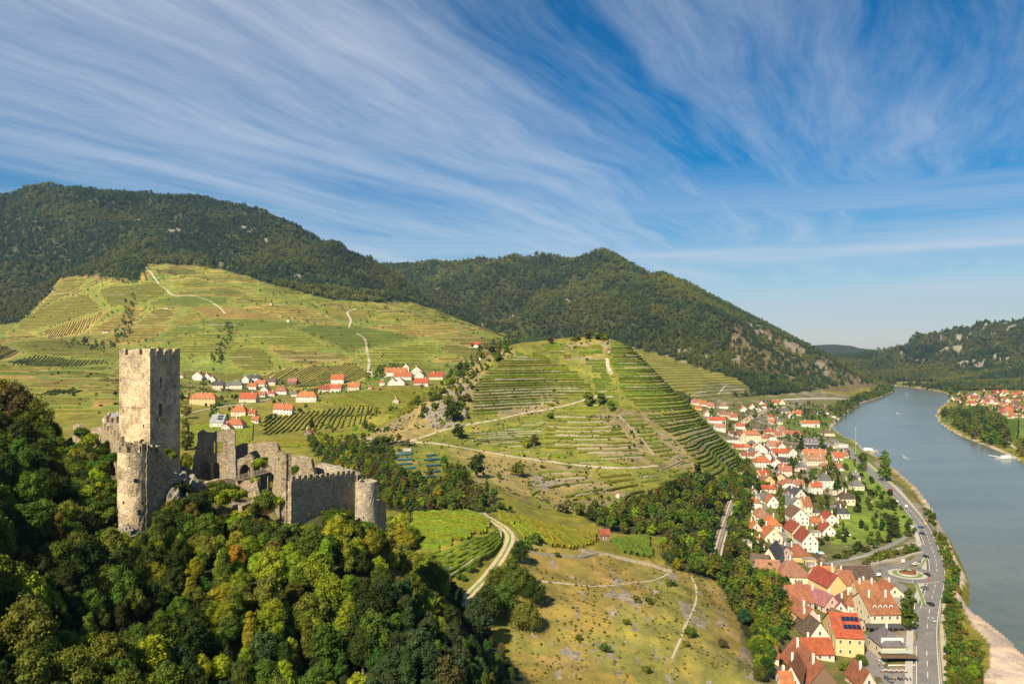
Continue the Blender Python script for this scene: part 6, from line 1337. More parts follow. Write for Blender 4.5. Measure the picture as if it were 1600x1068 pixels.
 (1176, 697, 10, 5, 'h', 'grey', 'white', 'small grey tent roof before the school', {}), (1187, 704, 14, 6, 'g', 'dbrown', 'white', 'dark brown roof before the school', dict(rot=-20)), (1177, 711, 14, 5, 'h', 'grey', 'cream', 'pale grey roof with cream front by the rail ledge', {}),
 (1168, 715, 18, 4, 'e', 'brick', 'beige', 'brick-red roof tucked against the cliff', dict(rise=3)), (1185, 716, 12, 6, 'g', 'orange', 'white', 'white gable left of the large orange hip', {}), (1200, 718, 10, 6, 'g', 'tan', 'white', 'narrow white one right of the large orange hip', dict(rot=-25)),
 (1121, 662, 26, 6, 'e', 'bright', 'white', 'big bright orange roof right beside the vineyard flank', dict(dep=12, rise=5)), (1126, 674, 15, 7, 'e', 'tan', 'white', 'lower tan wing beside the vineyard flank', dict(rise=4)), (1105, 650, 7, 5, 'g', 'orange', 'white', 'slim white gable above the vineyard flank', {}),
 (1136, 651, 22, 4, 'e', 'brick', 'cream', 'long low brick roof above the crossing', dict(rise=4, dorm=4)), (1147, 656, 12, 5, 'e', 'brick', 'beige', 'brick roof by the parking place', {}), (1131, 638, 14, 4, 'h', 'pink', 'white', 'red-pink hip roof below the rocky knoll', dict(rise=4)),
 (1088, 632, 12, 3, 'e', 'pink', 'white', 'far left end of the hill street', {}), (1099, 634, 13, 3, 'e', 'orange', 'white', 'orange roof on the hill street', {}), (1111, 637, 10, 3, 'e', 'pink', 'cream', 'pink roof on the hill street', {}), (1092, 640, 9, 3, 'e', 'orange', 'orange', 'orange-fronted below the hill street', {}),
 (1163, 643, 10, 4, 'g', 'orange', 'white', 'peaked orange roof near the crossing', {}), (1176, 639, 8, 4, 'g', 'orange', 'white', 'white gable left of the far tracks', {}), (1184, 642, 9, 4, 'f', 'beige', 'white', 'flat white one beside the far tracks', {}), (1197, 638, 8, 4, 'h', 'bright', 'white', 'square white one with red pyramid roof', dict(rise=4)),
 (1190, 632, 6, 3, 'g', 'orange', 'white', 'tiny white one behind the red pyramid roof', {}), (1211, 632, 9, 3, 'e', 'orange', 'cream', 'far orange roof left of the road bridge', {}), (1222, 632, 10, 3, 'g', 'orange', 'cream', 'far cream gable under the road bridge', {}),
 (1205, 657, 7, 6, 'e', 'bright', 'white', 'tower-like white one with red roof', dict(rise=3)), (1208, 662, 9, 3, 'e', 'orange', 'cream', 'low orange one at the foot of the tower-like one', {}), (1218, 663, 10, 5, 'h', 'grey', 'cream', 'cream one with grey roof in the gardens', {}),
 (1229, 646, 14, 4, 'h', 'grey', 'cream', 'grey and cream villa in the far gardens', {}), (1236, 653, 10, 4, 'g', 'orange', 'white', 'white gable in the far gardens', {}), (1248, 649, 13, 2.5, 'e', 'orange', 'cream', 'low orange roof in the far gardens', {}), (1267, 667, 28, 6, 'e', 'orange', 'white', 'long white one alone above the green field', dict(dep=11, rise=4)),
 (1292, 647, 7, 2, 'f', 'beige', 'white', 'low white one by the far shore', {}), (1302, 652, 8, 2, 'f', 'beige', 'white', 'low white one in the far shore gardens', {}), (1282, 648, 6, 2, 'e', 'grey', 'white', 'small grey roof in the far shore gardens', {}),
]
for (px_, y_, w_, h_, kr, ro_, wa_, pl_, kw_) in HOUSES:
    house(px_, y_, w_, h_, kr, ro_, wa_, pl_, **kw_)
G2_ = 'houses of the valley hamlet'
HAM = [(308, 594, 16, 7, 'g', 'orange', 'white', 'at the left end of the hamlet'), (323, 593, 11, 5, 'g', 'bright', 'white', 'second from the left end'), (331, 597, 10, 5, 'g', 'orange', 'white', 'leaning on the dark roofed one'), (340, 609, 16, 8, 'e', 'dgrey', 'cream', 'dark roofed in the left row'), (351, 608, 11, 6, 'e', 'grey', 'cream', 'low link in the left row'), (367, 609, 22, 8, 'h', 'grey', 'cream', 'right end of the left row'),
 (383, 600, 11, 8, 'g', 'lgrey', 'white', 'tall white gable behind the row'), (396, 596, 15, 6, 'e', 'dgrey', 'white', 'slate roof at the back of the hamlet'), (393, 608, 14, 5, 'e', 'orange', 'white', 'orange roof with green front garden'), (406, 604, 15, 5, 'e', 'orange', 'white', 'orange roof in the centre of the hamlet'), (422, 602, 16, 6, 'e', 'brown', 'cream', 'brown roof in the centre of the hamlet'),
 (412, 615, 13, 6, 'g', 'brick', 'white', 'gable to the valley in the hamlet centre'), (424, 618, 9, 4, 'e', 'bright', 'white', 'small bright one in the hamlet centre'), (438, 618, 19, 8, 'h', 'brick', 'white', 'with three roof windows'), (408, 620, 12, 4, 'e', 'brick', 'beige', 'low veranda one'), (456, 601, 14, 5, 'e', 'pink', 'wood', 'detached barn on the slope'),
 (387, 628, 26, 6, 'e', 'bright', 'cream', 'long bright winery in front of the hamlet'), (316, 633, 40, 11, 'h', 'orange', 'yellow', 'wide yellow inn on the lane'), (478, 628, 32, 9, 'h', 'orange', 'white', 'broad winery at the bend of the lane'), (460, 619, 10, 4, 'h', 'grey', 'white', 'small grey roof beside the broad winery'), (506, 612, 17, 4, 'e', 'red', 'white', 'low red roof right of the broad winery'),
 (434, 647, 15, 9, 'e', 'orange', 'white', 'left half of the pair in the striped field'), (449, 648, 14, 9, 'e', 'orange', 'white', 'right half of the pair in the striped field'), (372, 650, 23, 8, 'h', 'orange', 'cream', 'with a dark dormer, highest of the lower group'), (393, 650, 11, 5, 'e', 'bright', 'cream', 'small wing right of the dark dormer'), (398, 661, 11, 5, 'e', 'orange', 'white', 'little square one in the lower group'),
 (339, 668, 21, 9, 'e', 'lgrey', 'white', 'pale roof with solar panels'), (365, 670, 28, 7, 'h', 'orange', 'white', 'largest roof of the lower group'), (352, 672, 14, 4, 'g', 'orange', 'white', 'small gable before the largest lower roof'), (480, 680, 13, 4, 'g', 'orange', 'wood', 'lone wooden hut in the field'), (282, 590, 8, 4, 'e', 'brick', 'white', 'half hidden behind the keep'),
 (527, 600, 20, 8, 'e', 'bright', 'white', 'tall orange roof between lane and vines'), (524, 612, 17, 6, 'e', 'bright', 'white', 'below the tall orange roof'), (552, 610, 18, 6, 'e', 'orange', 'cream', 'detached to the right of the tall orange roof'),
 (618, 587, 34, 6, 'e', 'orange', 'white', 'long rear wing of the farmstead'), (634, 581, 10, 8, 'g', 'bright', 'white', 'tower-like gable of the farmstead'), (651, 586, 17, 7, 'g', 'red', 'white', 'dark red gable behind the farmstead'), (629, 594, 28, 6, 'e', 'orange', 'white', 'middle wing of the farmstead'), (655, 593, 14, 7, 'g', 'brick', 'white', 'white gable right in the farmstead'),
 (597, 602, 8, 5, 'h', 'orange', 'white', 'little corner turret of the farmstead'), (613, 602, 14, 5, 'g', 'orange', 'white', 'left front gable of the farmstead'), (625, 602, 14, 5, 'g', 'orange', 'white', 'middle front gable of the farmstead'), (658, 603, 22, 5, 'e', 'bright', 'white', 'right front wing of the farmstead'), (681, 593, 22, 5, 'e', 'bright', 'cream', 'bright pair standing right of the farmstead'),
 (578, 607, 6, 2, 'e', 'brick', 'beige', 'tiny shed left of the farmstead'), (618, 630, 10, 4, 'g', 'tan', 'stone', 'stone hut in the vines'), (742, 543, 15, 5, 'e', 'bright', 'white', 'lone white one high in the side valley'), (753, 560, 9, 3, 'e', 'bright', 'white', 'small bright one by the ridge in the side valley')]
for (px_, y_, w_, h_, kr, ro_, wa_, pl_) in HAM:
    house(px_, y_, w_, h_, kr, ro_, wa_, pl_, Dmin=560, group=G2_, solar=3 if 'solar' in pl_ else 0, dorm=3 if 'roof windows' in pl_ else (2 if 'yellow inn' in pl_ else 0), rise=None, dep=min(14, w_*.9*.8) if kr != 'g' else None)
for x_, wd in ((166, 12), (178, 13)):
    house(x_, 664, wd, 11, 'g' if x_ < 170 else 'e', 'lgrey', 'white', ('left' if x_ < 170 else 'right')+' half of the modern pair behind the ivy wall', Dmin=300, group=G2_, dep=9)
# huts on the vine slopes
for (px_, y_, w_, h_, ro_, wa_, lb) in [(945, 845, 15, 11, 'red', 'wood', 'small hut with a red roof between two vine plots'), (636, 709, 11, 5, 'beige', 'wood', 'small wooden hut above the blue nets'), (965, 777, 6, 4, 'pink', 'beige', 'tiny stone hut among the lower terraces'), (951, 552, 5, 2, 'bright', 'stone', 'tiny hut with a bright roof near the hilltop'),
       (165, 520, 11, 3, 'dbrown', 'stone', 'dark hut at the foot of the far gully'), (259, 483, 8, 3, 'brick', 'stone', 'hut by the pale lane on the far slope'), (306, 414, 8, 2, 'bright', 'stone', 'red roofed hut at the edge of the mountain forest'), (450, 503, 4, 3, 'grey', 'white', 'white hut on the far terraces'), (423, 477, 4, 3, 'dbrown', 'stone', 'dark hut high on the far terraces')]:
    house(px_, y_, w_, h_, 'e' if w_ > 7 else 'g', ro_, wa_, '', Dmin=280, group='huts in the vineyards', label=lb, cat='hut', name='hut', chim=0, win=w_ > 12, dep=w_*.3 if w_ > 7 else None)
# village on the far bank
random.seed(33)
fb = []
for poly, n_ in [([(1478, 628), (1500, 630), (1600, 645), (1600, 625), (1540, 622), (1500, 624)], 44), ([(1495, 614), (1600, 612), (1600, 622), (1500, 622)], 13), ([(1545, 650), (1600, 655), (1600, 640), (1540, 640)], 16)]:
    k = 0
    while k < n_:
        p = random.uniform(1478, 1600), random.uniform(610, 656)
        if inpoly(np.array([p[0]]), np.array([p[1]]), poly)[0]: fb.append(p); k += 1
for i, (p, q) in enumerate(fb):
    side_ = 'left end' if p < 1510 else 'middle' if p < 1560 else 'right end'; rw = 'back' if q < 624 else 'front' if q > 640 else 'central'
    house(p, q, random.uniform(5, 10), random.uniform(2, 4), random.choice('geeh'), random.choice(['orange', 'tan', 'red', 'brick', 'pink', 'grey', 'bright', 'brown']), random.choice(['white', 'white', 'cream', 'yellow']), f'in the {rw} rows at the {side_} of the far bank village', Dmin=900, group='houses on the far bank', rot=random.uniform(-25, 25), win=False, chim=0, z=None)
print('houses', NH[0], 'T', time.time()-T0)
# ------------------------------------------------------------------ roads of the town
ZR = 6.
def FL(pp, step=3, z=ZR): return resample(flat_pts(pp, z), step)
road('main_road', MAINROAD, 8.2, M_asph, .30, 1.)
ring = [(RB[0]+12.6*math.cos(a_), RB[1]+12.6*math.sin(a_)) for a_ in np.linspace(0, 2*math.pi, 61)]
RL = np.array([(x, y, ZR) for x, y in ring]); flatten_along(RL, 7, 6, -.15) if False else None
def disc(name, R0, R1, z0_, z1_, m_, n_=56, parent=None, up=0):
    V, F = [], []
    for i in range(n_):
        a_ = 2*math.pi*i/n_; c_, s_ = math.cos(a_), math.sin(a_); V += [(R0*c_, R0*s_, z1_), (R1*c_, R1*s_, z1_), (R1*c_, R1*s_, z0_)]
    for i in range(n_): j = (i+1) % n_; F += [(i*3, i*3+1, j*3+1, j*3), (i*3+1, i*3+2, j*3+2, j*3+1)]
    if R0 == 0: pass
    return mesh(name, V, F, [m_])
zrb = h(*RB); kind(link('roundabout_road', disc('roundabout_road', 8.5, 16.2, -1, .42, M_asph), loc=(RB[0], RB[1], zrb)), 'structure')
isl = link('roundabout_island', None, loc=(RB[0], RB[1], zrb)); tag(isl, 'oval roundabout island with rusty walled planter, shrubs and a pale kerb ring', 'roundabout island')
link('kerb_ring', disc('kerb_ring', 7.3, 9.6, -.5, .52, M_conc), isl); link('lawn', disc('lawn', 0.01, 7.35, -.5, .60, M_verge), isl)
M_rust = mat('rusty_steel', (.20, .07, .035), .8, 1.5, .35)
link('planter_wall', disc('planter_wall', 4.4, 5.3, -.2, 1.25, M_conc), isl); link('soil', disc('soil', 0.01, 4.45, 0, 1.05, mat('soil', (.12, .09, .06), .95)), isl)
for k in range(16):
    a_ = -math.pi*.9+k*.22; v, f = box((0, 0, 0), 1.0, .12, random.uniform(1.3, 1.9)); link('steel_plate', mesh('steel_plate', v, f, [M_rust]), isl, loc=(3.9*math.cos(a_), 3.9*math.sin(a_), 1.0), rot=a_+math.pi/2)
for k in range(9):
    a_ = k*.7; r_ = random.uniform(.5, 3.); o = link('shrub', LIB['bush', 'near', k % 3][0], isl, loc=(r_*math.cos(a_), r_*math.sin(a_)+.8, .9), scale=.42); o.color = (*TINT[random.choice(['green', 'olive', 'dark'])], 1)
# arms of the roundabout, pavements, lanes
road('side_road', FL([(1310, 897), (1340, 897), (1370, 896), (1392, 900)]), 7, M_asph, .33, .8, wvar=0)
road('side_road', FL([(1335, 914), (1375, 913), (1400, 908)]), 5, M_asph, .33, .8)
road('side_road', FL([(1404, 912), (1420, 930), (1432, 955), (1438, 985), (1441, 1010)]), 4.6, M_asph, .36, .8)
road('side_road', FL([(1396, 886), (1425, 878), (1440, 866), (1446, 852)]), 4.6, M_asph, .36, .8)
road('apron', FL([(1455, 862), (1462, 885), (1463, 905), (1459, 930), (1460, 948)]), 5.5, M_conc, .26, .8, off=0)
v, f = ribbon(MAINROAD[:60], 2.6, .27, .8, off=-6.2); kind(link('roadside_strip', mesh('roadside_strip', v, f, [M_conc])), 'structure')
for pp, w_, m_, nm in [([(1287, 877), (1310, 872), (1345, 864), (1380, 852), (1412, 839), (1434, 826)], 4.2, M_oldasph, 'orchard_road'), ([(1262, 898), (1280, 886), (1296, 884), (1312, 894)], 7, M_oldasph, 'square'), ([(1226, 893), (1220, 868), (1226, 840), (1231, 815), (1234, 790), (1232, 772), (1226, 755), (1216, 735), (1206, 715), (1196, 700)], 6.5, M_oldasph, 'main_street'),
      ([(1233, 893), (1246, 900), (1262, 905), (1276, 922), (1292, 940), (1300, 950)], 6, M_oldasph, 'lane'), ([(1350, 988), (1358, 1015), (1366, 1040), (1377, 1075), (1384, 1100)], 7, M_oldasph, 'lane'), ([(1252, 706), (1256, 720), (1264, 735), (1270, 745)], 6, M_oldasph, 'lane'),
      ([(1340, 718), (1322, 705), (1300, 696), (1290, 690)], 9, M_oldasph, 'landing_road'), ([(1148, 672), (1165, 660), (1180, 651), (1198, 642), (1225, 636)], 12, M_dirt, 'station_yard'), ([(1195, 668), (1180, 657), (1190, 649), (1205, 645), (1225, 642), (1250, 640), (1290, 645)], 7, M_oldasph, 'lane'),
      ([(1210, 625), (1245, 623), (1290, 622), (1330, 623)], 9, M_conc, 'road_bridge'), ([(1472, 1140), (1472, 1068), (1473, 1022), (1472, 959), (1473, 897), (1465, 872), (1458, 850), (1444, 815), (1424, 788), (1404, 765), (1378, 742), (1355, 722)], 2.6, M_path, 'river_path'),
      ([(1360, 1062), (1395, 1060), (1430, 1058)], 14, M_oldasph, 'car_park'), ([(1345, 1000), (1390, 1000), (1420, 1004)], 8, M_oldasph, 'yard'), ([(1551, 663), (1562, 676), (1580, 690), (1596, 700)], 5, M_path, 'bank_lane'), ([(1553, 694), (1572, 702), (1592, 712)], 5, M_path, 'bank_lane')]:
    z_ = 5. if nm == 'bank_lane' else 8. if nm in ('main_street', 'square') else 10 if nm == 'station_yard' else ZR
    L = FL(pp, 3 if nm != 'station_yard' else 6, z_) if nm != 'road_bridge' else path_from_pixels(pp, 900, 8)
    road(nm, L, w_, m_, .22 if nm not in ('lane', 'car_park') else .25, .9)
mk = []
for off, dash in ((0, True), (3.7, False), (-3.7, False)):
    L = MAINROAD
    for i in range(0, len(L)-1):
        if dash and i % 2: continue
        if not dash or True:
            v, f = ribbon(L[i:i+2], .18 if not dash else .2, .315, 0.002, off=off); mk.append((np.array(v), np.array(f)))
v, f = join(mk); kind(link('road_markings', mesh('road_markings', v, f, [M_white])), 'structure')
v, f = ribbon(np.array([(RB[0]+16*math.cos(a_), RB[1]+16*math.sin(a_), ZR) for a_ in np.linspace(.8, 5.4, 40)]), .2, .44, .002); kind(link('road_markings', mesh('road_markings', v, f, [M_white])), 'structure')
for pp, wd in [([(1434, 887), (1441, 881), (1447, 872)], 1.8), ([(1432, 912), (1437, 925), (1444, 945)], 2.0), ([(1380, 904), (1390, 905)], 1.6)]:
    L = FL(pp, 2); v, f = ribbon(L, wd, .55, .5); kind(link('traffic_island', mesh('traffic_island', v, f, [M_conc])), 'structure'); v, f = ribbon(L, wd*.6, .58, .02); kind(link('island_grass', mesh('island_grass', v, f, [M_verge])), 'structure')
def wall_line(name, label, L, th, ht, m_, cat='wall', group=None, down=1.5, off=0.):
    N = normals2(L); V = []; F = []; n_ = len(L)
    for i in range(n_):
        for s, z_ in ((-th/2, -down), (-th/2, ht), (th/2, ht), (th/2, -down)):
            p = L[i][:2]+N[i]*(s+off); V.append((p[0], p[1], h(*(L[i][:2]+N[i]*off))+z_))
    for i in range(n_-1):
        for k in range(3): a_ = i*4+k; F.append((a_, a_+4, a_+5, a_+1))
    F += [(0, 1, 2, 3), ((n_-1)*4+3, (n_-1)*4+2, (n_-1)*4+1, (n_-1)*4)]
    c = np.array(V).mean(0); c[2] = np.array(V)[:, 2].min(); o = link(name, mesh(name, np.array(V)-c, F, [m_]), loc=tuple(c)); return tag(o, label, cat, group)
wall_line('road_wall', 'low dark guard wall along the river side of the main road', MAINROAD[:64], .35, 1.15, mat('guard_rail', (.16, .14, .12), .8), off=-7.6 if False else 4.7)
for pp, lb, ht in [([(1328, 869), (1370, 861), (1405, 854), (1437, 848)], 'pale retaining wall below the orchard road', 1.), ([(1309, 890), (1330, 886), (1352, 882)], 'short pale retaining wall left of the roundabout lawn', 1.2), ([(1362, 879), (1400, 871), (1442, 863)], 'long pale retaining wall above the roundabout lawn', 1.2)]:
    wall_line('retaining_wall', lb, FL(pp, 3), .6, ht, M_conc)
for nm, lb, pp, ht, D_ in [('field_wall', 'curved dry stone wall along the inner side of the farm track', [(700, 905), (730, 885), (760, 868), (776, 855), (783, 840), (780, 828)], 2.0, 235), ('field_wall', 'dry stone wall in front of the golden vine plot', [(822, 862), (860, 868), (905, 872), (935, 866), (975, 874), (1020, 884), (1050, 894)], 1.7, 235),
                           ('field_wall', 'stone retaining wall between the bright green plot and the strips below', [(662, 882), (690, 868), (725, 855), (745, 848)], 1.4, 235), ('field_wall', 'curved wall crowning the terraced hill', [(882, 545), (900, 541), (925, 540), (945, 541), (952, 545)], 2.4, 560), ('field_wall', 'diagonal stone wall at the lower right of the terraced hill', [(1035, 790), (1050, 802), (1065, 815), (1078, 828)], 1.6, 380),
                           ('field_wall', 'straight wall closing the dense plot of the terraced hill', [(1032, 735), (1050, 728), (1066, 720)], 1.6, 450), ('field_wall', 'sunlit terrace wall below the crest of the terraced hill', [(880, 562), (905, 560), (935, 561)], 1.6, 560)]:
    wall_line(nm, lb, path_from_pixels(pp, D_, 3), .8, ht*.6, M_wall, group='stone walls between plots', down=ht)
L = path_from_pixels([(965, 648), (985, 668), (1005, 690), (1022, 712)], 500, 4); road('stone_stair', L, 2.2, M_wall, .35, .6, wvar=.3)
# railway on its ledge
L = TRACKS['rail']; road('track_bed', L, 4.6, mat('ballast', (.38, .33, .26), .95, 2., .3, coord='World'), .25, 1.)
N = normals2(L); sl = []
for i in range(0, len(L)*5):
    t_ = i/5; k = min(int(t_), len(L)-2); fr_ = t_-k; c_ = L[k]*(1-fr_)+L[k+1]*fr_; v, f = box((c_[0], c_[1], h(c_[0], c_[1])+.27), 2.5, .28, .12, math.atan2(N[k][1], N[k][0])); sl.append((np.array(v), np.array(f)))
v, f = join(sl); kind(link('sleepers', mesh('sleepers', v, f, [M_wood])), 'stuff')
M_steel = mat('rail_steel', (.25, .2, .17), .45, metal=.8)
for s in (-.72, .72): v, f = ribbon(L, .12, .52, .15, off=s); kind(link('rail', mesh('rail', v, f, [M_steel])), 'structure')
wall_line('rail_wall', 'stone wall under the outer edge of the railway ledge', L, .8, .3, M_wall, down=5, off=-3.2)
# ------------------------------------------------------------------ vehicles
M_paint = mat('car_paint', rough=.25, objcol=True); M_tyre = mat('tyre', (.02, .02, .02), .8); M_lamp = mat('lamp_glass', (.7, .7, .65), .2); M_red = mat('tail_lamp', (.4, .02, .02), .3)
def car_mesh():
    prof = [(-2.1, .35), (-2.12, .75), (-1.95, .95), (-1.1, 1.0), (-.1, 1.02), (.9, 1.0), (1.9, .85), (2.12, .7), (2.1, .35)]
    V = []; F = []
    for s, k in ((-.86, 1), (.86, 1)):
        for x, z in prof: V.append((x, s*(1 if z < .9 else .95), z))
    n_ = len(prof)
    for i in range(n_): j = (i+1) % n_; F.append((i, j, n_+j, n_+i))
    F += [tuple(reversed(range(n_))), tuple(range(n_, 2*n_))]; b_ = mesh('body', V, F, [M_paint])
    c = [(-1.85, .97), (-1.45, 1.40), (.25, 1.42), (.95, .99)]; V = [(x, s*(.80 if z < 1.2 else .62), z) for s in (-1, 1) for x, z in c]
    cb = mesh('cabin_glass', V, [(0, 1, 5, 4), (1, 2, 6, 5), (2, 3, 7, 6), (3, 2, 1, 0), (4, 5, 6, 7)], [M_glass])
    V = [(x, s*.60, z) for s in (-1, 1) for x, z in [(-1.42, 1.40), (-1.38, 1.46), (.2, 1.47), (.27, 1.41)]]; rf = mesh('car_roof', V, [(0, 1, 5, 4), (1, 2, 6, 5), (2, 3, 7, 6), (3, 2, 1, 0), (4, 5, 6, 7)], [M_paint])
    V, F = [], []
    for s in (-.11, .11):
        for k in range(12): a_ = k*math.pi/6; V.append((.33*math.cos(a_), s, .33*math.sin(a_)))
    for k in range(12): F.append((k, (k+1) % 12, 12+(k+1) % 12, 12+k))
    F += [tuple(reversed(range(12))), tuple(range(12, 24))]; wh = mesh('wheel', V, F, [M_tyre])
    v, f = box((0, 0, 0), .08, .35, .16); hl = mesh('headlight', v, f, [M_lamp]); tl = mesh('tail_light', v, f, [M_red]); return b_, cb, rf, wh, hl, tl
CM_ = car_mesh()
CCOL = {'black': (.015, .015, .018), 'white': (.75, .75, .75), 'silver': (.42, .43, .44), 'blue': (.03, .07, .22), 'dark blue': (.015, .025, .07), 'dark red': (.16, .01, .015), 'red': (.45, .02, .015), 'grey': (.14, .14, .15)}
def car(px, y, ang, col, where, z=ZR, s=1., up=.30):
    x_, y_ = onz(px, y, z+.3); e = link('car', None, loc=(x_, y_, h(x_, y_)+up), rot=math.radians(ang), scale=s); b_, cb, rf, wh, hl, tl = CM_
    for m_ in (b_, rf): o = link(m_.name.split('.')[0], m_, e); o.color = (*CCOL[col], 1)
    link('cabin_glass', cb, e)
    for a_, b2 in ((-1.3, -.8), (-1.3, .8), (1.32, -.8), (1.32, .8)): link('wheel', wh, e, loc=(a_, b2, .33))
    for q in (-.6, .6): link('headlight', hl, e, loc=(2.1, q, .6)); link('tail_light', tl, e, loc=(-2.1, q, .65))
    tag(e, f'{col} car {where}', 'car', 'cars in the town')
for a_ in [(1438.5, 824, 118, 'blue', 'first of two close together at the top of the bend'), (1441.5, 834, -68, 'dark blue', 'second of two close together at the top of the bend'), (1447.5, 870, -86, 'black', 'leaving the roundabout northwards'), (1431.5, 881, 30, 'white', 'entering the roundabout from the upper arm'),
           (1448.5, 898, 95, 'black', 'on the right side of the roundabout ring'), (1445, 919, 105, 'grey', 'waiting below the roundabout beside the grass island'), (1454, 944, 95, 'black', 'alone on the road below the traffic island'), (1456, 969, 92, 'silver', 'lowest one driving on the main road'),
           (1364, 1005, 70, 'dark red', 'parked beside the hotel lane'), (1391, 766, 140, 'red', 'on the river road by the orchard'), (1345, 741, 140, 'black', 'on the river road behind the landing'), (1349, 744, 140, 'grey', 'following on the river road behind the landing')]: car(*a_)
for a_ in [(1224, 817, 95, 'black', 'parked under the street trees'), (1231.5, 821, 95, 'dark blue', 'driving down the main street'), (1225, 826, 95, 'grey', 'parked below the street trees'), (1232, 797, 95, 'white', 'on the main street near the shrine'), (1236, 810, 95, 'black', 'parked at the long grey roof'), (1268.5, 913, -50, 'black', 'parked beside the great hall'), (1288, 929, -50, 'dark blue', 'parked under the yellow gable')]: car(*a_, z=8, up=.24)
for a_ in [(1322, 702, -35, 'red', 'parked at the landing'), (1326, 705, -35, 'black', 'parked beside the red one at the landing'), (1316, 700, -35, 'silver', 'parked at the far end of the landing'), (1389, 1063, 85, 'grey', 'parked in front of the hotel terrace')]: car(*a_)
for k, (p_, q_, c_) in enumerate([(1176, 652, 'white'), (1179, 650, 'black'), (1183, 648, 'silver'), (1187, 646, 'black'), (1172, 655, 'red'), (1168, 657, 'black')]):
    car(p_, q_, 60+k*5, c_, ['parked third in the station yard', 'parked behind the white one in the station yard', 'silver grey among black ones in the station yard', 'rearmost in the station yard', 'the only bright one in the station yard', 'frontmost in the station yard'][k], z=10, up=.3)
# motorcycles in front of the hotel
def motorcycle(px, y, col, label):
    x_, y_ = onz(px, y, ZR+.3); e = link('motorcycle', None, loc=(x_, y_, h(x_, y_)+.27), rot=random.uniform(1.3, 1.8))
    for q in (-.7, .7): link('wheel', CM_[3], e, loc=(q, 0, .33), scale=(1, .6, 1))
    V = [(-.75, .9), (-.1, .78), (.25, .98), (.5, .9), (.45, .55), (.1, .35), (-.35, .4)]; n_ = len(V); vv = [(x, s*.14, z) for s in (-1, 1) for x, z in V]
    F = [(i, (i+1) % n_, n_+(i+1) % n_, n_+i) for i in range(n_)]+[tuple(reversed(range(n_))), tuple(range(n_, 2*n_))]; o = link('body', mesh('body', vv, F, [M_paint]), e); o.color = (*col, 1)
    v, f = box((0, 0, 0), .08, .75, .06); link('handlebar', mesh('handlebar', v, f, [M_tyre]), e, loc=(.5, 0, 1.05)); v, f = box((0, 0, 0), .62, .26, .1); link('saddle', mesh('saddle', v, f, [M_tyre]), e, loc=(-.4, 0, .86)); tag(e, label, 'motorcycle', 'motorcycles in front of the hotel')
for i, (p_, c_, n_) in enumerate([(1382, (.02, .02, .02), 'black'), (1398, (.6, .5, .02), 'yellow'), (1405, (.03, .03, .04), 'dark'), (1410, (.3, .02, .02), 'dark red'), (1416, (.1, .2, .4), 'blue'), (1422, (.5, .5, .5), 'silver')]): motorcycle(p_, 1061, c_, f'{n_} motorcycle in the parked row before the hotel terrace')
# ------------------------------------------------------------------ the hotel with its grey mansard roof and terrace
e, ro, (Lx, Wy, hh, rise, c, r, gf) = house(1397, 1028, 37, 22, 'h', 'grey', 'cream', '', dep=12, rise=7, z=None, chim=1, cat='hotel', name='hotel', label='cream hotel with grey pyramid roof and awning terrace by the main road')
def hb(nm, x, y_, z, sx, sy, sz, m_, rot=0): v, f = box((0, 0, 0), sx, sy, sz); return link(nm, mesh(nm, v, f, [m_]), e, loc=(x, y_, z), rot=rot)
qs = -1
rot90 = e.rotation_euler.z
def L2(x, y_):      # house-front coordinates to the local frame of the hotel (front = towards the camera)
    return (x, y_) if not gf else (y_, -x)
for nm, x, y_, z, sx, sy, sz, m_ in [('balcony', 0, -Wy/2-2., 3.6, Lx*1.02, 3.6, .3, M_conc), ('balcony_rail', 0, -Wy/2-3.7, 3.9, Lx*1.02, .12, 1., mat('pale_green_rail', (.35, .42, .33), .6)), ('awning', 0, -Wy/2-5., 2.9, Lx*1.15, 3.8, .2, M_brown), ('terrace_fence', 0, -Wy/2-8.3, 0, Lx*.95, .15, 1.1, M_white), ('attic_gable', 0, -Wy/2+.2, hh, Lx*.72, .6, 2.6, M_frame), ('terrace_floor', 0, -Wy/2-4.6, .05, Lx*1.2, 8, .3, M_conc)]:
    X_, Y_ = (x, y_); v, f = box((0, 0, 0), sx, sy, sz); o = link(nm, mesh(nm, v, f, [m_]), e, loc=(X_, Y_, z)) if not gf else link(nm, mesh(nm, v, f, [m_]), e, loc=(Y_, -X_, z), rot=-math.pi/2)
for k in range(9):
    x = (k-4)*1.5
    g_ = onz(1397+(k-4)*4.2, 1049-(k % 2)*1.5, ZR+.5); t_ = link('table', None, loc=(g_[0], g_[1], h(*g_)+.35)); v, f = box((0, 0, .7), .8, .8, .06); link('table_top', mesh('table_top', v, f, [M_frame]), t_); v, f = box((0, 0, 0), .08, .08, .7); link('leg', mesh('leg', v, f, [M_steel]), t_)
    for q in (-.8, .8): v, f = box((0, 0, 0), .4, .4, .45); link('seat', mesh('seat', v, f, [M_rust]), t_, loc=(q, 0, 0))
    tag(t_, 'small cafe table with fixed red seats on the hotel terrace', 'table', 'tables on the hotel terrace')
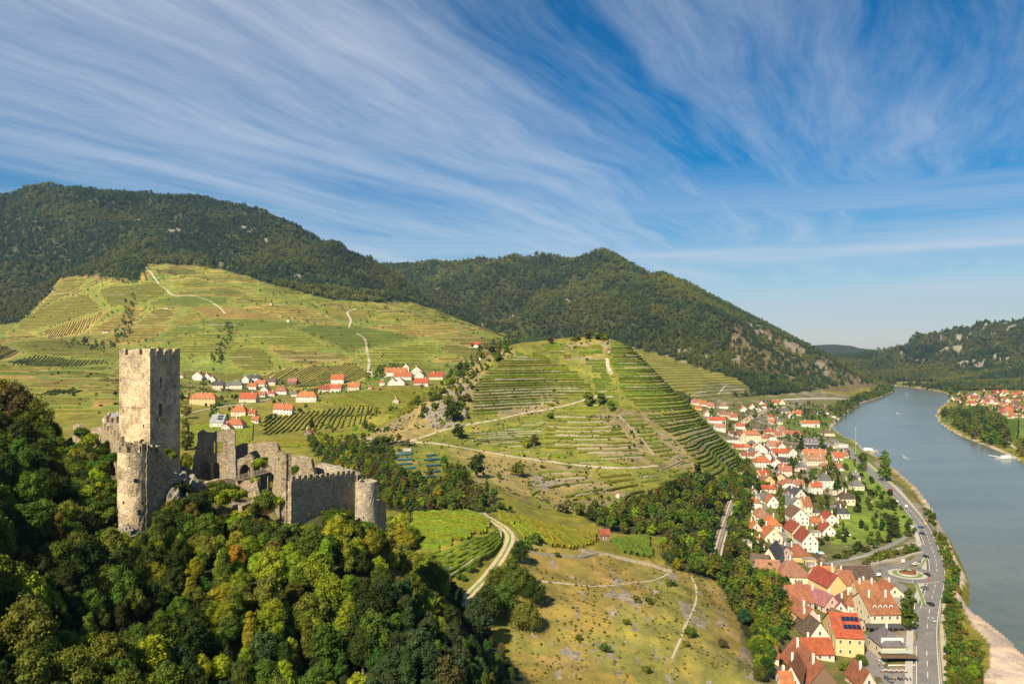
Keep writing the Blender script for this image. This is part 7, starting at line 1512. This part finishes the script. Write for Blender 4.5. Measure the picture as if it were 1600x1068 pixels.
# canopies
for (p_, q_, w_, dp, lb, rt_) in [(1382, 988, 58, 5, 'long dark canopy behind the hotel', 0), (1180, 668, 34, 9, 'brown station canopy roof in front of the school', -12)]:
    g_ = ground(p_, q_, 240); W_ = w_*g_.y/FPX; e = link('canopy', None, loc=g_, rot=math.radians(rt_)); v, f = box((0, 0, 2.9), W_, dp, .3); link('roof', mesh('roof', v, f, [M_brown if dp > 6 else mat('canopy_felt', (.07, .07, .07), .9)]), e)
    for k in range(7):
        for s in (-1, 1): v, f = box((0, 0, 0), .2, .2, 2.9); link('post', mesh('post', v, f, [M_wood]), e, loc=(-W_/2+.3+(W_-.6)*k/6, s*(dp/2-.3), 0))
    tag(e, lb, 'canopy')
# swimming pools
M_pool = mat('pool_water', (.16, .50, .55), .1)
for p_, q_, sx, sy, lb in [(1316, 834, 8, 4, 'turquoise swimming pool in the garden beside the orchard'), (1279, 863, 4, 3, 'small turquoise pool right of the tall white gable')]:
    g_ = ground(p_, q_, 240); e = link('swimming_pool', None, loc=g_+Vector((0, 0, .1))); v, f = box((0, 0, -.3), sx+1.4, sy+1.4, .45); link('surround', mesh('surround', v, f, [M_white]), e); v, f = box((0, 0, -.2), sx, sy, .39); link('water', mesh('water', v, f, [M_pool]), e); tag(e, lb, 'pool')
# wayside shrine
g_ = ground(1231, 778, 300); e = link('shrine', None, loc=g_); v, f = box((0, 0, 0), 2., 2., 4.2); o = link('shaft', mesh('shaft', v, f, [M_plaster]), e); o.color = (.62, .55, .4, 1); V = [(-1.3, -1.3, 4.2), (1.3, -1.3, 4.2), (1.3, 1.3, 4.2), (-1.3, 1.3, 4.2), (0, 0, 6.)]; o = link('roof', mesh('roof', V, [(0, 1, 4), (1, 2, 4), (2, 3, 4), (3, 0, 4)], [M_roof]), e); o.color = (.3, .12, .07, 1)
v, f = box((0, -1.02, 1.2), 1., .1, 2.2); link('niche', mesh('niche', v, f, [M_dark]), e); tag(e, 'small shrine tower with an arched niche at the head of the street', 'shrine')  # niche is a flat box, its recess shade painted near-black
# lamps, signs, poles
def lamp(px, y, ht, label, z=ZR, arm=1.4):
    x_, y_ = onz(px, y, z); e = link('street_lamp', None, loc=(x_, y_, h(x_, y_)))
    v, f = box((0, 0, 0), .16, .16, ht); link('pole', mesh('pole', v, f, [M_steel]), e); v, f = box((0, 0, 0), arm, .1, .1); link('arm', mesh('arm', v, f, [M_steel]), e, loc=(-arm/2, 0, ht-.1)); v, f = box((0, 0, 0), .7, .3, .15); link('lamp_head', mesh('lamp_head', v, f, [M_lamp]), e, loc=(-arm, 0, ht-.25)); tag(e, label, 'street lamp', 'street lamps')
for a_ in [(1375, 897, 8, 'tall street lamp left of the roundabout on the lawn edge'), (1432, 1000, 8, 'street lamp beside the tree behind the hotel'), (1372, 866, 7, 'street lamp halfway along the orchard road'), (1430, 925, 6, 'street lamp in the lawn below the roundabout'), (1478, 960, 4, 'short lamp on the river footpath'), (1476, 1000, 4, 'short lamp low on the river footpath'), (1326, 868, 8, 'white mast at the bend of the orchard road')]: lamp(*a_)
x_, y_ = onz(1337, 712, 4); e = link('signal_mast', None, loc=(x_, y_, h(x_, y_))); v, f = box((0, 0, 0), .35, .35, 32); M_grn = mat('pale_green_paint', (.28, .42, .18), .6); link('pole', mesh('pole', v, f, [M_grn]), e); v, f = box((0, 0, 0), 4.5, .25, .25); link('yard', mesh('yard', v, f, [M_grn]), e, loc=(0, 0, 29)); tag(e, 'tall thin pale green mast at the boat landing', 'mast')
def sign(px, y, w_, hh_, z_, col, label):
    x_, y_ = onz(px, y, ZR); e = link('road_sign', None, loc=(x_, y_, h(x_, y_))); v, f = box((0, 0, 0), .08, .08, z_); link('pole', mesh('pole', v, f, [M_steel]), e); v, f = box((0, -.06, z_-hh_), w_, .05, hh_); link('sign_board', mesh('sign_board', v, f, [mat('sign_'+col, {'white': (.75, .75, .75), 'blue': (.03, .12, .5), 'yellow': (.8, .6, .02), 'red': (.5, .03, .02)}[col], .5)]), e); tag(e, label, 'road sign', 'road signs')
for a_ in [(1431, 912, .7, .7, 2.2, 'blue', 'blue round-about sign on the island edge'), (1443, 930, .7, .7, 2.2, 'blue', 'blue sign on the narrow traffic island'), (1451, 908, .7, 1.2, 2., 'red', 'red and white marker beside the pale apron'), (1446, 824, 1.2, .8, 3.5, 'yellow', 'yellow sign at the top of the road bend'), (1416, 795, 2., 1.6, 3.5, 'white', 'white board beside the orchard on the road bend'), (1402, 787, 1.6, 1., 3., 'white', 'smaller white board among the orchard trees'), (1373, 901, 2., 1.2, 2.4, 'white', 'white direction board at the left arm of the roundabout'), (1411, 878, 1.6, 1.6, 2.6, 'white', 'white board on the lawn above the roundabout')]: sign(*a_)
# ------------------------------------------------------------------ river things
M_hull = mat('white_hull', (.7, .7, .68), .35); M_foam = mat('foam', (.6, .62, .6), .8, 1., .3)
def boat(px, y, ln_, ang, label, wake=True):
    x_, y_ = onz(px, y, 0); e = link('motorboat', None, loc=(x_, y_, 0), rot=math.radians(ang)); V = []
    for t_, w_ in ((-1, .75), (-.4, 1), (.3, .95), (.75, .55), (1, .04)): V += [(t_*ln_/2, -w_*ln_*.16, .9), (t_*ln_/2, 0, -.3), (t_*ln_/2, w_*ln_*.16, .9)]
    F = []
    for i in range(4): a_ = i*3; F += [(a_, a_+1, a_+4, a_+3), (a_+1, a_+2, a_+5, a_+4), (a_+3, a_+5, a_+2, a_)]
    F.append((0, 2, 1)); link('hull', mesh('hull', V, F, [M_hull]), e); v, f = box((-.3, 0, .8), ln_*.34, ln_*.2, 1.); link('cabin', mesh('cabin', v, f, [M_glass]), e); v, f = box((-.3, 0, 1.8), ln_*.38, ln_*.22, .12); link('cabin_roof', mesh('cabin_roof', v, f, [M_hull]), e); tag(e, label, 'boat', 'boats on the river')
    if wake:
        ca_, sa_ = math.cos(math.radians(ang)), math.sin(math.radians(ang)); V, F = [], []
        for s in (-1, 1):
            for k in range(9):
                d_ = ln_*(.2+k*.42); w0 = s*(ln_*.12+d_*.22); th = .5+.5*random.random()
                for q in (w0, w0+s*th): V.append((x_-d_*ca_-q*sa_, y_-d_*sa_+q*ca_, .06+.02*random.random()))
        for s in (0, 1):
            for k in range(8): a_ = s*18+k*2; F.append((a_, a_+1, a_+3, a_+2) if s == 0 else (a_, a_+2, a_+3, a_+1))
        kind(link('wake', mesh('wake', V, F, [M_foam])), 'stuff')
boat(1410, 713, 7, 95, 'small motorboat in mid river trailing a pale wake'); boat(1401, 645, 9, 80, 'white boat upstream in the middle of the river'); boat(1418, 616, 11, 60, 'white boat farthest up the river near the bend'); boat(1405, 647, 5, 80, 'tiny boat just right of the white boat upstream', False)
for px_, y_, c1, c2, lb in [(1374, 1040, (.5, .1, .08), (.05, .05, .08), 'person in red walking down the hotel lane'), (1370, 1030, (.6, .6, .55), (.1, .12, .2), 'person in a white top on the hotel lane'), (1412, 1056, (.1, .15, .3), (.1, .1, .1), 'person in blue beside the parked motorcycles'), (1394, 1053, (.05, .05, .05), (.1, .1, .1), 'person in black before the terrace fence'), (1230, 836, (.5, .45, .3), (.1, .1, .1), 'person in beige on the main street'), (1473, 950, (.6, .55, .1), (.1, .1, .12), 'person in yellow on the river footpath')]:
    q_ = onz(px_, y_, ZR if px_ > 1300 else 8); person((q_[0], q_[1], h(*q_)+.28), random.uniform(0, 6), c1, c2, lb)
def pontoon(px, y, ln_, wd, ang, label, house_=False):
    x_, y_ = onz(px, y, 0); e = link('landing_stage', None, loc=(x_, y_, 0), rot=math.radians(ang)); v, f = box((0, 0, -.5), ln_, wd, 1.5); link('float', mesh('float', v, f, [M_conc]), e)
    for k in range(6):
        for s in (-1, 1): v, f = box((0, 0, 1.), .1, .1, 1.1); link('post', mesh('post', v, f, [M_white]), e, loc=(-ln_/2+.4+(ln_-.8)*k/5, s*(wd/2-.2), 0))
    for s in (-1, 1): v, f = box((0, s*(wd/2-.2), 2.), ln_-.6, .1, .1); link('rail', mesh('rail', v, f, [M_white]), e)
    v, f = box((0, 0, 0), 16, 1.8, .3); o = link('gangway', mesh('gangway', v, f, [M_white]), e, loc=(-ln_*.15, (wd/2+7.5)*(1 if house_ else 1), 1.4)); o.rotation_euler = (.0, 0, math.pi/2)
    if house_: v, f = box((0, 0, 1), ln_*.4, wd*.7, 2.6); link('cabin', mesh('cabin', v, f, [M_hull]), e)
    tag(e, label, 'landing stage', 'landing stages')
pontoon(1357, 704, 24, 6, 115, 'white landing stage with cabin just behind the round tree', True); pontoon(1370, 726, 22, 4, 118, 'white railed pontoon left of the tall poplar'); pontoon(1572, 716, 26, 7, 20, 'grey ferry landing on the far bank', True)
# blue nets over vine rows
M_net = mat('blue_net', (.035, .12, .15), .7, 2., .3)
NL = [(623, 703, 22), (620, 709, 24), (620, 717, 24), (622, 724, 22), (627, 731, 22), (632, 740, 20), (667, 710, 14), (664, 717, 24), (667, 726, 22), (663, 736, 24), (660, 745, 30)]
for i, (p_, q_, w_) in enumerate(NL):
    a_, b_ = ground(p_, q_+3, 400), ground(p_+w_, q_+1, 400); P = np.array([[a_.x+(b_.x-a_.x)*t_, a_.y+(b_.y-a_.y)*t_] for t_ in np.linspace(0, 1, 9)]); v, f = hedge(P, 1.8, 1.5, False, .2); c = v.mean(0); o = link('vine_net', mesh('vine_net', v-c, f, [M_net], True), loc=tuple(c))
    tag(o, ['left column, top', 'left column, second from top', 'left column, third from top', 'left column, fourth from top', 'left column, fifth from top', 'left column, bottom', 'right column, top', 'right column, second from top', 'right column, middle', 'right column, fourth from top', 'right column, bottom'][i]+' blue net over a vine row', 'vine net', 'blue nets over vine rows')
for p0, p1, lb in [((676, 886), (742, 855), 'upper long blue net on the strips below the bright plot'), ((686, 896), (758, 862), 'lower long blue net on the strips below the bright plot')]:
    a_, b_ = ground(*p0, 235), ground(*p1, 235); P = np.array([[a_.x+(b_.x-a_.x)*t_, a_.y+(b_.y-a_.y)*t_+1.5*math.sin(t_*3)] for t_ in np.linspace(0, 1, 30)]); v, f = hedge(P, .9, 1.1, False, .2); c = v.mean(0); o = link('vine_net', mesh('vine_net', v-c, f, [M_net], True), loc=tuple(c)); tag(o, lb, 'vine net', 'blue nets over vine rows')
# rocks on slopes
random.seed(5)
for i in range(46):
    p_, q_ = random.uniform(672, 728), random.uniform(605, 668)
    if q_ < 640-(p_-672)*.75: continue
    g_ = ground(p_, q_, 560); wd = random.uniform(1., 3.2); v, f = ICO2; v2 = v*(1+.55*(np.random.default_rng(i).random(len(v))-.5))[:, None]*[wd, wd*.8, wd*1.3]
    tag(link('rock', mesh('rock', v2, [tuple(q) for q in f], [M_rock]), loc=g_), 'pale rock of the crag on the left shoulder of the terraced hill', 'rock', 'rocks of the crag')
for i in range(60):
    p_, q_ = random.uniform(830, 1060), random.uniform(915, 1060); g_ = ground(p_, q_, 200); wd = random.uniform(.25, .9); v, f = ICO1; v2 = v*(1+.6*(np.random.default_rng(i).random(len(v))-.5))[:, None]*[wd, wd*.7, wd*.5]
    tag(link('rock', mesh('rock', v2, [tuple(q) for q in f], [M_rock]), loc=g_), 'small pale stone lying in the dry grass of the knoll', 'rock', 'stones in the dry grass')
# haze over the valley
hm = bpy.data.materials.new('haze'); hm.use_nodes = True; t = NT(hm.node_tree); t.n.clear(); pv = t.add('ShaderNodeVolumePrincipled'); pv.inputs['Density'].default_value = HAZE; pv.inputs['Color'].default_value = (.38, .64, 1, 1); pv.inputs['Anisotropy'].default_value = .3
om = t.add('ShaderNodeOutputMaterial'); t.l.new(pv.outputs[0], om.inputs['Volume'])
lo = min(float(ZZ.min()), float(BZ.min()))-2; hi = max(float(ZZ.max()), float(BZ.max()), HC)+40
V = [(x, y_, z) for z in (lo, hi) for x, y_ in ((-13000, -5600), (13500, -5600), (13500, 10500), (-13000, 10500))]
kind(link('haze', mesh('haze', V, [(0, 3, 2, 1), (4, 5, 6, 7), (0, 1, 5, 4), (1, 2, 6, 5), (2, 3, 7, 6), (3, 0, 4, 7)], [hm])), 'stuff')
print('done T', time.time()-T0)
